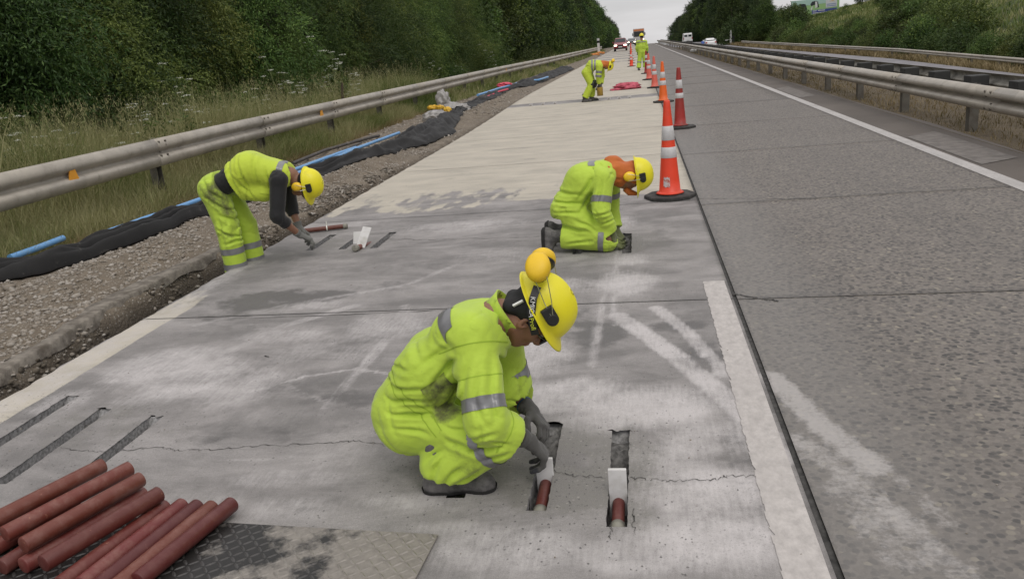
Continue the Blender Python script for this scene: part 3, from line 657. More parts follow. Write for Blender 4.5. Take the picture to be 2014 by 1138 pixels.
def rail(path, ztop, sgn, L=4.0, y0=0, y1=80, name='guardrail', label='', mat=None, postm=None, spacing=4.0, group=None, post_h=.8, refl=(), spacer=False, posts=True, bolts_to=25, amp=1.0, poff=-.12, lapz=0, hz=1.0):
    """path: X(Y); ztop(Y): top edge height; sgn +1 face points to +X"""
    root = empty(name, (float(path(y0)), y0, float(ztop(y0))-.7), label, 'guardrail', group)
    y = y0; k = 0
    while y < y1:
        ye = min(y+L*(1 if y < 90 else 2), y1); ys_ = np.linspace(y-.14, ye+.14, 4); V = []
        for q, yy in enumerate(ys_):
            xx = float(path(yy)); zt = float(ztop(yy))
            o_ = .004*(1 if q < 2 else -.0)+(0.003 if k % 2 else 0)
            for a, z in WP: V.append((xx+sgn*(a*amp+o_), yy, zt-.155*hz+z*hz))
        n = len(WP); F = []
        for q in range(3):
            for j in range(n-1): F.append((q*n+j, q*n+j+1, (q+1)*n+j+1, (q+1)*n+j) if sgn > 0 else (q*n+j, (q+1)*n+j, (q+1)*n+j+1, q*n+j+1))
        p = mesh_np('rail_panel', np.array(V), F, mat, root, True)
        md = p.modifiers.new('thick', 'SOLIDIFY'); md.thickness = .004; md.offset = -1
        if y < bolts_to:
            for dy in (-.09, .09):
                for zz in (.105, -.105, .045):
                    if BOLT[0] is None: bo = MB().tube([(-.012, 0, 0), (.010, 0, 0), (.013, 0, 0)], [.016, .016, .009], 8).build('bolt', M['bolt'], None, local=True); BOLT[0] = bo.data; bpy.data.objects.remove(bo)
                    bo = bpy.data.objects.new('bolt', BOLT[0]); bo.location = (float(path(y))+sgn*((.080 if abs(zz) > .1 else .072)*amp), y+dy, float(ztop(y))-.155+(zz if zz != .045 or dy > 0 else -.045)); link(bo, p)
        y = ye; k += 1
    if posts:
        y = y0+.0
        while y < y1:
            xx = float(path(y))+poff*sgn; zt = float(ztop(y)); mb = MB()
            w, d = .06, .07; t = .006; zb = zt-.05-post_h
            mb.box((xx-w, y-d, zb), (xx+w, y-d+t, zt-.04)); mb.box((xx-w, y-d+t, zb), (xx-w+t, y+d-t, zt-.04)); mb.box((xx-w, y+d-t, zb), (xx+w, y+d, zt-.04))
            mb.build('post', postm, root)
            if not spacer:
                a, b_ = sorted((xx+w*sgn+.001*sgn, float(path(y))+sgn*.0)); MB().box((a, y-.05, zt-.26), (b_, y+.05, zt-.06)).build('block', postm, root)
            y += spacing if y < 90 else spacing*2
    for yy in refl:
        xx = float(path(yy)); zt = float(ztop(yy))-.155*hz
        v = [(xx+sgn*.02, yy-.045, zt-.028), (xx+sgn*.02, yy+.045, zt-.05), (xx+sgn*.075, yy+.03, zt+.035), (xx+sgn*.075, yy-.03, zt+.035), (xx+sgn*.05, yy-.06, zt-.045), (xx+sgn*.05, yy+.06, zt-.045)]
        cx = xx+sgn*.074
        mb = MB().add([(cx, yy-.05, zt+.075), (cx, yy+.05, zt+.075), (cx, yy+.10, zt-.075), (cx, yy-.10, zt-.075), (cx-sgn*.012, yy-.05, zt+.075), (cx-sgn*.012, yy+.05, zt+.075), (cx-sgn*.012, yy+.10, zt-.075), (cx-sgn*.012, yy-.10, zt-.075)], [(0, 1, 2, 3), (7, 6, 5, 4), (0, 4, 5, 1), (1, 5, 6, 2), (2, 6, 7, 3), (3, 7, 4, 0)])
        mb.build('reflector', M['amber'], root)
    return root
LX = lambda y: float(np.interp(y, [0, 8, 14, 22, 45, 65, 90, 120, 200], [-6.9, -7.12, -7.42, -7.42, -7.15, -6.5, -5.9, -5.2, -4.9]))
LZ = lambda y: float(np.interp(y, [0, 14, 60, 200], [.835, .815, .79, .78]))+float(zdrop(y))
rail(LX, LZ, 1, 4.0, 3.9, 128, label='weathered grey guardrail running along the gravel shoulder in front of the tall grass', mat=M['galv'], postm=M['post'], refl=(Gd(190, 342, .6)[1], Gd(713, 214, .62)[1], 46), spacing=4, post_h=1.0, hz=1.36, amp=1.0)
MX = lambda y: 4.42+.0*y
rail(MX, lambda y: .655+float(zdrop(y)), -1, 4.0, 3.4, 190, label='near guardrail of the double median barrier, facing the lane with the white edge line', mat=M['galv'], postm=M['post'], spacing=3.1, poff=-.2, bolts_to=24, spacer=True, amp=1.3)
rail(lambda y: 5.02, lambda y: .70+float(zdrop(y)), 1, 4.0, 3.4, 190, label='dark back guardrail of the double median barrier, facing away behind the near one', mat=M['galv2'], postm=M['post'], posts=False, bolts_to=0)
mroot = bpy.data.objects['guardrail.001']; y = 3.9; sp_me = None
while y < 125:
    zz = float(zdrop(y)); w_ = .09
    s_ = MB().box((4.70, y-w_-.05, .50+zz), (4.955, y+w_+.05, .69+zz), bev=.012).build('spacer', M['spacer'], mroot); y += 1.55
FX = lambda y: float(Xw(y))+2.6
rail(FX, lambda y: float(Zo(y))+.72+float(zdrop(y)), -1, 6.0, 28, 138, label='long guardrail beyond the opposite carriageway at the foot of the bushy hillside', mat=M['galv'], postm=M['post'], spacing=4, bolts_to=0)

# ------------------------------------------------------------------ foliage
def m_leaf(name, c1, c2, c3, rough=.55):
    b = NB(name); a = b.at('tone'); oi = b.n('ShaderNodeObjectInfo')
    c = b.n('ShaderNodeValToRGB'); e = c.color_ramp.elements; e[0].color = (*c1, 1); e[1].color = (*c3, 1); q = e.new(.55); q.color = (*c2, 1); b.L(a.outputs['Fac'], c.inputs[0])
    hv = b.n('ShaderNodeHueSaturation'); b.L(c.outputs[0], hv.inputs['Color']); b.L(b.rng(oi.outputs['Random'], 0, 1, .482, .53), hv.inputs['Hue']); b.L(b.rng(b.math('FRACT', b.math('MULTIPLY', oi.outputs['Random'], 7.31)), 0, 1, .55, 1.5), hv.inputs['Value'])
    b.fin(hv.outputs[0], rough, None, 0)
    b.set(b.b.inputs['Specular IOR Level'], .3)
    tr = b.n('ShaderNodeBsdfTranslucent'); b.L(hv.outputs[0], tr.inputs[0]); ms = b.n('ShaderNodeMixShader'); ms.inputs[0].default_value = .25
    b.L(b.b.outputs[0], ms.inputs[1]); b.L(tr.outputs[0], ms.inputs[2]); b.L(ms.outputs[0], b.t.nodes['Material Output'].inputs[0]); return b.m
M['leaf'] = m_leaf('leaf_green', (.032, .056, .013), (.070, .112, .024), (.165, .215, .05))
M['leafh'] = m_leaf('hillside_leaf_green', (.045, .068, .018), (.085, .118, .03), (.16, .19, .055))
M['leafd'] = m_leaf('dark_leaf_green', (.016, .028, .010), (.030, .050, .015), (.06, .088, .024))
M['leafy'] = m_leaf('yellowish_leaf_green', (.045, .065, .015), (.09, .12, .025), (.16, .19, .05))
M['bark'] = simple('bark', (.09, .07, .05), .95, bump=.6, bs=20, bd=.02)
def leaf_quads(C, D, L, W_, rs, fold=.25):
    """C base points, D unit directions, L lengths, W_ widths -> diamond leaves of two triangles, folded along the rib"""
    n = len(C); r = rs.normal(size=(n, 3)); S = np.cross(D, r); S /= np.linalg.norm(S, axis=1)[:, None]+1e-9; N = np.cross(D, S)
    mid = C+D*(L*.45)[:, None]
    V = np.stack([C, mid+S*(W_/2)[:, None]+N*(W_*fold)[:, None], C+D*L[:, None], mid-S*(W_/2)[:, None]+N*(W_*fold)[:, None]], 1).reshape(-1, 3)
    k = np.arange(n)*4; F = np.concatenate([np.stack([k, k+1, k+2], 1), np.stack([k, k+2, k+3], 1)]); return V, F
def crown(lobes, n, leafL, leafW, rs, droop=.35, sprig=9, inner=.55, spr=.22):
    """lobes: (x,y,z,r). leaves grow in sprigs near the surface of the lobes"""
    lobes = np.array(lobes, float); w = lobes[:, 3]**2; ns = n//sprig; li = rs.choice(len(lobes), ns, p=w/w.sum()); d = rs.normal(size=(ns, 3)); d[:, 2] += .25; d /= np.linalg.norm(d, axis=1)[:, None]
    rad = lobes[li, 3]*(inner+(1.08-inner)*rs.rand(ns)**.45); base = lobes[li, :3]+d*rad[:, None]*np.array([1, 1, .85])
    base += (np.stack([fbm(base*1.3+q*9, 3) for q in range(3)], 1)-.5)*.55*lobes[li, 3][:, None]
    out = d+rs.normal(size=(ns, 3))*.45; out[:, 2] -= droop*.5; out /= np.linalg.norm(out, axis=1)[:, None]
    t = np.tile(np.linspace(0, 1, sprig), ns); B = np.repeat(base, sprig, 0)+np.repeat(out, sprig, 0)*(t*spr*2.2*(leafL/.09)**.5)[:, None]; B[:, 2] -= droop*.35*t*t*(leafL/.09)**.5
    side = rs.normal(size=(len(B), 3)); D = np.repeat(out, sprig, 0)*.7+side*.6; D[:, 2] -= droop; D /= np.linalg.norm(D, axis=1)[:, None]
    L = leafL*rs.uniform(.6, 1.25, len(B)); V, F = leaf_quads(B, D, L, leafW*rs.uniform(.7, 1.2, len(B)), rs)
    tn = np.clip(.5+.28*rs.normal(size=len(B))*.6+.9*(fbm(B*1.1+3, 3)-.5)+.45*np.repeat(rs.rand(ns)-.5, sprig), 0, 1)
    return V, F, np.repeat(tn, 4)
def trunk_mb(mb, h, r, lobes, rs, base=(0, 0, -.4)):
    top = Vector((rs.uniform(-.2, .2), rs.uniform(-.2, .2), h)); b0 = Vector(base)
    pts = [b0, b0.lerp(top, .35)+Vector((rs.uniform(-.1, .1), rs.uniform(-.1, .1), 0)), b0.lerp(top, .7), top]; mb.tube(pts, [r, r*.8, r*.55, r*.25], 8)
    for x, y, z, q in lobes:
        a = b0.lerp(top, min(.85, max(.25, (z-.8*q)/max(h, .1)))); e = Vector((x, y, z)); mb.tube([a, a.lerp(e, .5)+Vector((0, 0, q*.1)), e], [r*.4, r*.25, r*.08], 5)
def make_plant(name, lobes, n, L, Wd_, mat, seed, trunk=None, droop=.35, inner=.55, sprig=9, extra=0):
    rs = np.random.RandomState(seed); lobes = list(lobes)
    for _ in range(extra):
        b_ = lobes[rs.randint(min(9, len(lobes)))]; d = rs.normal(size=3); d[2] = abs(d[2])*.6+.1; d /= np.linalg.norm(d); lobes.append((b_[0]+d[0]*b_[3]*1.0, b_[1]+d[1]*b_[3]*1.0, b_[2]+d[2]*b_[3]*.95, b_[3]*rs.uniform(.28, .5)))
    V, F, tn = crown(lobes, n, L, Wd_, rs, droop, sprig, inner)
    root = empty(name, (0, 0, 0)); c = mesh_np('crown' if trunk and trunk[0] > 1.2 else 'foliage', V, F, mat, root); attr(c, 'tone', tn)
    if trunk:
        mb = MB(); trunk_mb(mb, trunk[0], trunk[1], lobes[:9], rs); mb.build('trunk' if trunk[0] > 1.2 else 'stems', M['bark'], root, True)
    return root
def rl(n, cx, cz, sx, sz, r0, r1, rs, fy=1): return [(rs.normal()*sx, rs.normal()*sx*fy, abs(cz+rs.normal()*sz), rs.uniform(r0, r1)) for _ in range(n)]
PR = {}
rs = np.random.RandomState(21)
PR['willow'] = make_plant('broadleaf_tree', [(0, 0, 3.6, 1.5), (1.2, -.4, 2.6, 1.2), (-1.3, -.3, 2.7, 1.2), (.3, -1.1, 1.9, 1.1), (-.6, .6, 4.6, 1.2), (.9, .3, 4.5, 1.0), (0, 0, 5.7, .9), (-1.2, -.9, 1.2, .9), (1.3, -.9, 1.1, .9)], 46000, .10, .03, M['leaf'], 31, (5, .14), .55, .7, extra=26)
PR['thicket'] = make_plant('broadleaf_tree', [(0, 0, 3.2, 1.4), (.9, -.7, 2.2, 1.2), (-1.1, -.5, 2.1, 1.1), (-.2, .7, 4.4, 1.3), (1.1, .3, 3.7, 1.0), (-.9, -.7, 1.0, 1.0), (.8, -.9, .9, .95)], 40000, .085, .035, M['leafd'], 32, (4.6, .12), .3, .7, extra=26)
PR['pale'] = make_plant('pale_green_tree', [(0, 0, 2.6, 1.2), (.9, -.5, 1.9, 1.0), (-.9, -.4, 2.0, .9), (.1, .2, 3.7, .9), (-.5, -.7, 1.0, .8), (.6, -.8, .9, .8), (.5, .3, 4.6, .6)], 26000, .095, .034, M['leafy'], 41, (4.0, .10), .5, .65, extra=18)
PR['bush'] = make_plant('leafy_bush', [(0, 0, .8, .85), (.6, .1, .6, .6), (-.6, 0, .65, .6), (.1, -.5, .45, .5), (0, .2, 1.35, .6)], 12000, .085, .032, M['leaf'], 33, (.9, .04), .4, extra=12)
PR['bright'] = make_plant('leafy_bush', [(0, 0, .9, .7), (.45, .1, .6, .5), (-.45, 0, .6, .5), (0, .2, 1.5, .5)], 9000, .08, .035, M['leafy'], 34, (.9, .04), .2)
# coarser kinds for farther away
PR['ftree'] = make_plant('broadleaf_tree', [(0, 0, 6, 2.6), (1.9, 0, 4.2, 2.0), (-1.9, .2, 4.3, 2.0), (0, -1.7, 3.2, 1.9), (.6, .7, 8.3, 1.9), (-1, -.3, 7.9, 1.7), (.2, 0, 9.9, 1.3), (1.7, -.9, 1.8, 1.5), (-1.7, -.9, 1.8, 1.5)], 15000, .30, .16, M['leaf'], 35, (9, .22), .3, .7, sprig=6, extra=34)
PR['fdark'] = make_plant('dark_tree', [(0, 0, 5, 2.4), (1.5, 0, 3.6, 1.9), (-1.5, .2, 3.7, 1.8), (0, -1.2, 2.2, 1.7), (.3, .4, 7.8, 1.9), (-.4, -.3, 9.6, 1.5), (.1, 0, 11.3, 1.1)], 14000, .30, .13, M['leafd'], 36, (10, .25), .2, .7, sprig=6, extra=34)
PR['fbush'] = make_plant('hillside_bush', [(0, 0, 1.0, 1.3), (1.0, .1, .8, .9), (-1.0, 0, .8, .9), (.1, -.7, .5, .8), (.2, .4, 1.9, .8)], 3400, .21, .12, M['leafh'], 37, (1.1, .07), .2, sprig=6)
PR['fbushd'] = make_plant('hillside_bush', [(0, 0, 1.3, 1.3), (1.1, .1, .9, 1.0), (-1.1, 0, .9, 1.0), (.1, .4, 2.3, .9)], 3400, .21, .11, M['leaf'], 38, (1.3, .07), .2, sprig=6)
PR['fbushy'] = make_plant('hillside_bush', [(0, 0, .8, 1.1), (.9, .1, .6, .8), (-.9, 0, .6, .8), (.1, .4, 1.4, .7)], 2600, .2, .12, M['leafy'], 39, (1., .06), .2, sprig=6)
rp = np.random.RandomState(40)       # a dark conifer
V = []; F = []; tn = []
cb = []; cd = []
for k in range(5200):
    z = rp.rand()**.8*15; rmax = 3.2*(1-z/16.5)*(1-.3*math.sin(z*4.1)); a = rp.rand()*6.28; q = rmax*(.35+.65*rp.rand()**.5); cb.append((q*math.cos(a), q*math.sin(a), z-.12*q+.8)); cd.append((math.cos(a), math.sin(a), -.15+rp.normal()*.4))
cb = np.array(cb); cd = np.array(cd); cd /= np.linalg.norm(cd, axis=1)[:, None]; V, F = leaf_quads(cb, cd, .65*rp.uniform(.6, 1.3, len(cb)), .2*np.ones(len(cb)), rp)
PR['pine'] = empty('conifer_tree'); c = mesh_np('crown', V, F, M['leafd'], PR['pine']); attr(c, 'tone', np.repeat(rp.rand(len(cb))*.7, 4)); MB().tube([(0, 0, -.5), (0, 0, 8), (.1, 0, 15.8)], [.3, .2, .04], 8).build('trunk', M['bark'], PR['pine'], True)
used = {}
ORDC = {}
def put(kind, x, y, s=1.0, rot=None, label=None, cat='tree', group=None, sz=1.0, dz=0, z=None):
    zz = float(ground_z(np.array([x]), np.array([y]))[0])+dz if z is None else z
    rot = random.uniform(0, 6.28) if rot is None else rot
    if kind not in used: o = PR[kind]; used[kind] = 1; o.location = (x, y, zz); o.rotation_euler = (0, 0, rot)
    else: o = copy_tree(PR[kind], None, (x, y, zz), rot)
    o.scale = (s, s, s*sz); o['label'] = label; o['category'] = cat
    if group and not group.startswith(('green bushes', 'hedge-like', 'dark bushes', 'yellow-green', 'trees left', 'trees right')):
        ORDC[group] = ORDC.get(group, -1)+1; o['label'] = '%s, %s from the near end' % (label, ORD[ORDC[group]])
    if group: o['group'] = group
    elif 'group' in o: del o['group']
    return o
# left wood: near belt
lt = 'leafy front-row tree beyond the left guardrail'; gt = 'trees of the wood beyond the left guardrail'
random.seed(3)
y = 6.0; k = 0
while y < 62:
    x = -13.0+random.uniform(-.7, .5)+(1.2 if y > 30 else 0)
    put('willow' if k % 3 else 'thicket', x, y, random.uniform(.85, 1.15), label=lt, group=gt)
    put('thicket' if k % 2 else 'willow', x-2.6+random.uniform(-.5, .5), y+1.1, random.uniform(1.1, 1.5), label='taller second-row tree beyond the left guardrail', group='second row of the roadside wood')
    y += 1.75 if y < 30 else 2.4; k += 1
for x_, y_, s_ in [(-11.8, 12.2, .72), (-11.6, 17.5, .9), (-12.3, 22.0, 1.15), (-11.3, 26.2, .8), (-11.6, 33, 1.0), (-11.0, 41, .9), (-10.9, 52, 1.0), (-12.4, 9.2, .7), (-11.2, 58, .8)]:
    put('pale', x_, y_, s_, label='paler green young tree fronting the left wood', group='paler young trees at the front of the left wood')
y = 6.5; k = 0
while y < 62:
    put(('bush', 'bright', 'bush', 'bush')[k % 4], -11.2+random.uniform(-.5, .4)+(.9 if y > 30 else 0), y, random.uniform(.6, 1.1), label='leafy bush between tall grass and left wood', cat='bush', group='bushes along the edge of the left wood'); y += random.uniform(.9, 1.9); k += 1
# third row closes the view through the wood
y = 4
while y < 70: put('ftree', -17.5+random.uniform(-1, 1), y, random.uniform(.9, 1.15), label='tall tree deep in the left wood', group='tall trees deep in the left wood'); y += 3.4
# left wood: far belt, following the bend
y = 62.0; k = 0
while y < 430:
    xl = float(np.interp(y, [60, 100, 150, 200, 300, 430], [-11.8, -9.8, -9.2, -9.6, -9.5, -9.0])); s = float(np.interp(y, [60, 100, 200, 300, 430], [.75, .85, .95, 1.0, 1.0]))*random.uniform(.85, 1.12)
    kd = 'ftree' if (y < 100 and k % 3) or k % 4 == 0 else 'fdark'
    put(kd, xl+random.uniform(-.8, .3)-1.6*s, y, s, label='dark tree in the far left row' if kd == 'fdark' else 'green tree in the far left row', group='far trees of the left wood')
    if y < 230: put('fdark', xl-6+random.uniform(-1, 1), y+1.5, s*1.2, label='tall dark tree behind the far left row', group='back trees of the left wood')
    if y < 170: put('fbush' if k % 3 else 'fbushy', xl+1.0+random.uniform(-.5, .5), y+.7, random.uniform(.5, .85), label='low bush under the far left trees', cat='bush', group='bushes at the foot of the far left trees')
    y += 3.2 if y < 120 else 4.5; k += 1
# right: trees behind the opposite carriageway
k = 0; y = 138.0
while y < 430:
    xr = float(Xw(y))+7.0; s = random.uniform(.8, 1.15)
    put('fdark' if k % 3 else 'ftree', xr+random.uniform(-1, 1.5), y, s*(1.0 if y > 190 else .62), label='dark tree beside the far opposite carriageway', group='trees at the far end of the opposite carriageway')
    if y > 185 and (xr+8)/y < .135: put('ftree' if k % 2 else 'fdark', xr+6+random.uniform(-1, 2), y+2, s*1.05, label='second-row tree beside the far opposite carriageway', group='second row at the far end of the opposite carriageway')
    y += 5.0; k += 1
put('pine', Xw(262)+7.2, 262, .95, label='tall dark conifer standing above the other trees at the right edge of the sky gap', cat='tree')
# right hillside bushes
rs = np.random.RandomState(44); k = 0
for t in range(900):
    y = rs.uniform(34, 215); x = float(Xw(y))+4.6+rs.rand()**1.1*46; 
    dx = x-float(Xw(y)); dn = float(vnoise(np.array([[x*.07, y*.045, 4.]]))[0])
    vx = x/y
    grassy = (dn < .42 and dx > 7) or (vx > .33 and dx > 9 and dn < .62)
    if grassy or x/y > .62 or x/y < .06: continue
    if abs(x-42) < 9 and 186 < y < 206: continue
    if .178 < x/y < .262 and y > 115 and dx > 7: continue
    kd = ('fbush', 'fbushd', 'fbushy', 'fbush', 'fbushy')[rs.randint(5)]; s = rs.uniform(.6, 1.25)*(.75 if dx < 7 else 1)*(1.1 if y > 120 else 1)*(.5 if .185 < x/y < .265 and y > 50 and dx > 5 else 1)
    put(kd, x, y, s, label={'fbush': 'green bush on the hillside beyond the opposite carriageway', 'fbushd': 'dark green bush on the hillside beyond the opposite carriageway', 'fbushy': 'yellow-green bush on the hillside beyond the opposite carriageway'}[kd], cat='bush', group={'fbush': 'green bushes on the right hillside', 'fbushd': 'dark bushes on the right hillside', 'fbushy': 'yellow-green bushes on the right hillside'}[kd]); k += 1
    if k >= 290: break
rs = np.random.RandomState(45); y = 38.0
while y < 128:
    for dx_ in (5.0, 8.5):
        if dx_ > 6 and y < 75: continue
        if (float(Xw(y))+dx_)/y > .40 and rs.rand() < .75: continue
        kd = ('fbush', 'fbushy', 'fbushy', 'fbush', 'fbushd')[rs.randint(5)]; put(kd, float(Xw(y))+dx_+rs.uniform(-.6, 1.2), y+rs.uniform(-1, 1), rs.uniform(.55, .95)*(1 if dx_ < 6 else .9)*(.75 if .17 < (float(Xw(y))+dx_)/y < .26 else 1), label='bush in the hedge-like line behind the far guardrail', cat='bush', group='hedge-like line of bushes behind the far guardrail')
    y += 2.6
for t in range(9): x_ = rs.uniform(34, 52); y_ = 150+rs.uniform(0, 44); put(('fbush', 'fbushy', 'fbushd')[t % 3], x_*y_/205, y_, rs.uniform(.25, .4), label='low bush on the slope below the billboard', cat='bush', group='green bushes on the right hillside')
for px, Y, kd, s in [(1500, 175, 'ftree', .75), (1470, 165, 'fdark', .75), (1440, 160, 'ftree', .8), (1412, 168, 'fdark', .8), (1450, 150, 'fbush', 1.6), (1490, 150, 'fbushd', 1.5), (1690, 200, 'fdark', .5), (1720, 196, 'ftree', .45), (1790, 170, 'fdark', .5), (1840, 140, 'fdark', .35)]:
    p = Wd(px, 60, Y); put(kd, p[0], Y, s, label='tree standing on the hillside beyond the opposite carriageway, on the left of the billboard' if px < 1560 else 'tree on the hillside to the right of the billboard', group='trees left of the billboard' if px < 1560 else 'trees right of the billboard')
for k_, o in PR.items():
    if k_ not in used: 
        for c in list(o.children): bpy.data.objects.remove(c)
        bpy.data.objects.remove(o)
# ------------------------------------------------------------------ grass
def m_grass(name, c1, c2, c3):
    b = NB(name); a = b.at('tone'); c = b.n('ShaderNodeValToRGB'); e = c.color_ramp.elements; e[0].color = (*c1, 1); e[1].color = (*c3, 1); q = e.new(.5); q.color = (*c2, 1); b.L(a.outputs['Fac'], c.inputs[0])
    b.fin(c.outputs[0], .6); tr = b.n('ShaderNodeBsdfTranslucent'); b.L(c.outputs[0], tr.inputs[0]); ms = b.n('ShaderNodeMixShader'); ms.inputs[0].default_value = .3
    b.L(b.b.outputs[0], ms.inputs[1]); b.L(tr.outputs[0], ms.inputs[2]); b.L(ms.outputs[0], b.t.nodes['Material Output'].inputs[0]); return b.m
M['grass'] = m_grass('long_grass', (.065, .115, .02), (.165, .205, .05), (.40, .37, .19))
M['drygrass'] = m_grass('dry_grass', (.11, .085, .032), (.22, .165, .075), (.38, .30, .165))
def blades(name, P, h, w, lean, mat, rs, tone, seg=3, zf=None):
    n = len(P); a = rs.uniform(0, 6.28, n); d = np.stack([np.cos(a), np.sin(a), np.zeros(n)], 1); s = np.stack([-np.sin(a+rs.normal(size=n)), np.cos(a), np.zeros(n)], 1); V = []
    for k in range(seg+1):
        t = k/seg; c = P+d*(lean*h*t*t)[:, None]; c[:, 2] += h*(t-.25*lean*t*t)
        if k < seg: ww = w*(1-.6*t); V += [c-s*ww[:, None]/2, c+s*ww[:, None]/2]
        else: V += [c]
    V = np.stack(V, 1); m_ = V.shape[1]; base = (np.arange(n)*m_)[:, None]; F = []
    for k in range(seg-1): F += [np.array([[2*k, 2*k+1, 2*k+3]])+base, np.array([[2*k, 2*k+3, 2*k+2]])+base]
    F += [np.array([[2*seg-2, 2*seg-1, 2*seg]])+base]; o = mesh_np(name, V.reshape(-1, 3), np.concatenate(F), mat); attr(o, 'tone', np.repeat(tone, m_)); tag(o, kind='stuff'); return o
def grass_strip(name, n, y0, y1, xa, xb, h0, h1, w0, w1, mat, seed, yp=1.7, dens=1.0, green=.5):
    rs = np.random.RandomState(seed); Y = y0+(y1-y0)*rs.rand(n)**yp; u = rs.rand(n); A = xa(Y); B = xb(Y); X = A+(B-A)*u
    d = n2(X, Y, .9, 3, 5.); k = d > .36-.3*(dens-.5); X, Y, u = X[k], Y[k], u[k]; Z = ground_z(X, Y)-.02; s = (Y-y0)/(y1-y0)
    hh = (h0+(h1-h0)*n2(X, Y, .6, 3, 2.))*rs.uniform(.45, 1.2, len(X))*np.clip(.35+u*2.2, .35, 1) if xb(Y[:1])[0] < xa(Y[:1])[0] else (h0+(h1-h0)*n2(X, Y, .6, 3, 2.))*rs.uniform(.45, 1.2, len(X))
    tone = np.clip(rs.normal(size=len(X))*.2+1.5*(n2(X, Y, .5, 3, 7.)-.5)+green, 0, 1); w = (w0+(w1-w0)*s**.8)*rs.uniform(.6, 1.3, len(X))
    return blades(name, np.stack([X, Y, Z], 1), hh, w, rs.uniform(.1, .75, len(X)), mat, rs, tone)
gx = lambda Y: np.vectorize(LX)(Y)
grass_strip('roadside_grass', 45000, 4.5, 30, lambda Y: gx(Y)+.42, lambda Y: gx(Y)-.2, .38, .72, .006, .016, M['grass'], 51, 1.5, 1.2, .62)
grass_strip('roadside_grass', 150000, 4.5, 34, lambda Y: gx(Y)-.2, lambda Y: gx(Y)-3.9, .85, 2.0, .006, .017, M['grass'], 57, 1.4, 1.3, .66)
grass_strip('roadside_grass', 45000, 28, 130, lambda Y: gx(Y)+.5, lambda Y: np.minimum(gx(Y)-2.6, -9.6+0*Y), .5, 1.25, .02, .07, M['grass'], 52, 1.3, 1.2, .68)
grass_strip('roadside_weeds', 60000, 4.5, 30, lambda Y: gx(Y)+.75, lambda Y: gx(Y)-.3, .10, .52, .006, .014, M['drygrass'], 53, 1.4, 1.1, .5)
grass_strip('median_grass', 60000, 4, 80, lambda Y: 4.4+0*Y, lambda Y: 10.5+0*Y, .05, .16, .008, .03, M['drygrass'], 54, 1.8, .8, .3)
grass_strip('far_verge_grass', 30000, 30, 150, lambda Y: Xw(Y)+1.9, lambda Y: Xw(Y)+5.5, .3, .8, .04, .09, M['drygrass'], 55, 1.0, 1.2, .62)
grass_strip('hillside_grass', 90000, 36, 230, lambda Y: Xw(Y)+5, lambda Y: Xw(Y)+48, .3, .9, .06, .16, M['grass'], 56, .9, 1.2, .40)
rs = np.random.RandomState(58); n = 2600; Y = 5+27*rs.rand(n)**1.3; X = gx(Y)-.4-3.0*rs.rand(n); P = np.stack([X, Y, ground_z(X, Y)], 1)
blades('tall_grass_stalks', P, rs.uniform(1.0, 2.15, n), .006+.006*(Y/32), rs.uniform(.05, .5, n), M['grass'], rs, rs.uniform(.7, 1, n), 4)
# seed heads
top = P+np.array([0, 0, 1])*rs.uniform(.9, 1.75, n)[:, None]+rs.normal(size=(n, 3))*[.12, .12, .05]; B = np.repeat(top, 7, 0)+rs.normal(size=(n*7, 3))*[.02, .02, .07]; D = rs.normal(size=(n*7, 3))*[.5, .5, .3]+[0, 0, 1]; D /= np.linalg.norm(D, axis=1)[:, None]
V, F = leaf_quads(B, D, rs.uniform(.03, .07, n*7), .010*np.ones(n*7), rs); o = mesh_np('grass_seed_heads', V, F, M['grass']); attr(o, 'tone', np.repeat(rs.uniform(.75, 1, n*7), 4)); tag(o, kind='stuff')
# ------------------------------------------------------------------ hemlock flowers and seed heads
M['umbel'] = simple('white_umbel', (.62, .63, .54), .8); M['stalk'] = simple('green_stalk', (.10, .13, .04), .7)
def make_umbel(seed):
    rs = np.random.RandomState(seed); root = empty('flowering_hemlock'); mb = MB(); fl = []
    h = rs.uniform(.95, 1.3); mb.tube([(0, 0, -.1), (.03, 0, h*.5), (.0, .02, h)], [.008, .006, .004], 5)
    for k in range(rs.randint(7, 12)):
        a = rs.rand()*6.28; z0 = h*rs.uniform(.3, .95); q = rs.uniform(.1, .38); tip = np.array([q*math.cos(a), q*math.sin(a), z0+rs.uniform(.12, .3)]); mb.tube([(0, 0, z0), tip*[.6, .6, 1]-[0, 0, .06], tip], [.004, .003, .002], 4)
        for j in range(rs.randint(4, 9)):
            b_ = rs.rand()*6.28; rr = rs.rand()**.5*.055; c = tip+np.array([rr*math.cos(b_), rr*math.sin(b_), .02-rr*.2])
            for u in range(6): fl.append(c+rs.normal(size=3)*[.011, .011, .004])
    mb.build('stem', M['stalk'], root); fl = np.array(fl); D = rs.normal(size=(len(fl), 3)); D[:, 2] *= .3; D /= np.linalg.norm(D, axis=1)[:, None]
    V, F = leaf_quads(fl, D, .014*np.ones(len(fl)), .013*np.ones(len(fl)), rs, .1); mesh_np('flower_heads', V, F, M['umbel'], root)['kind'] = 'stuff'
    lb = np.stack([rs.normal(size=260)*.1, rs.normal(size=260)*.1, rs.uniform(0, h*.8, 260)], 1); D = rs.normal(size=(260, 3)); D /= np.linalg.norm(D, axis=1)[:, None]; V, F = leaf_quads(lb, D, .09*np.ones(260), .03*np.ones(260), rs)
    c = mesh_np('leaves', V, F, M['leafy'], root); c['kind'] = 'stuff'; attr(c, 'tone', np.repeat(rs.rand(260)*.6, 4)); return root
UM = [make_umbel(61), make_umbel(62), make_umbel(63)]; rs = np.random.RandomState(64); first = [True]*3
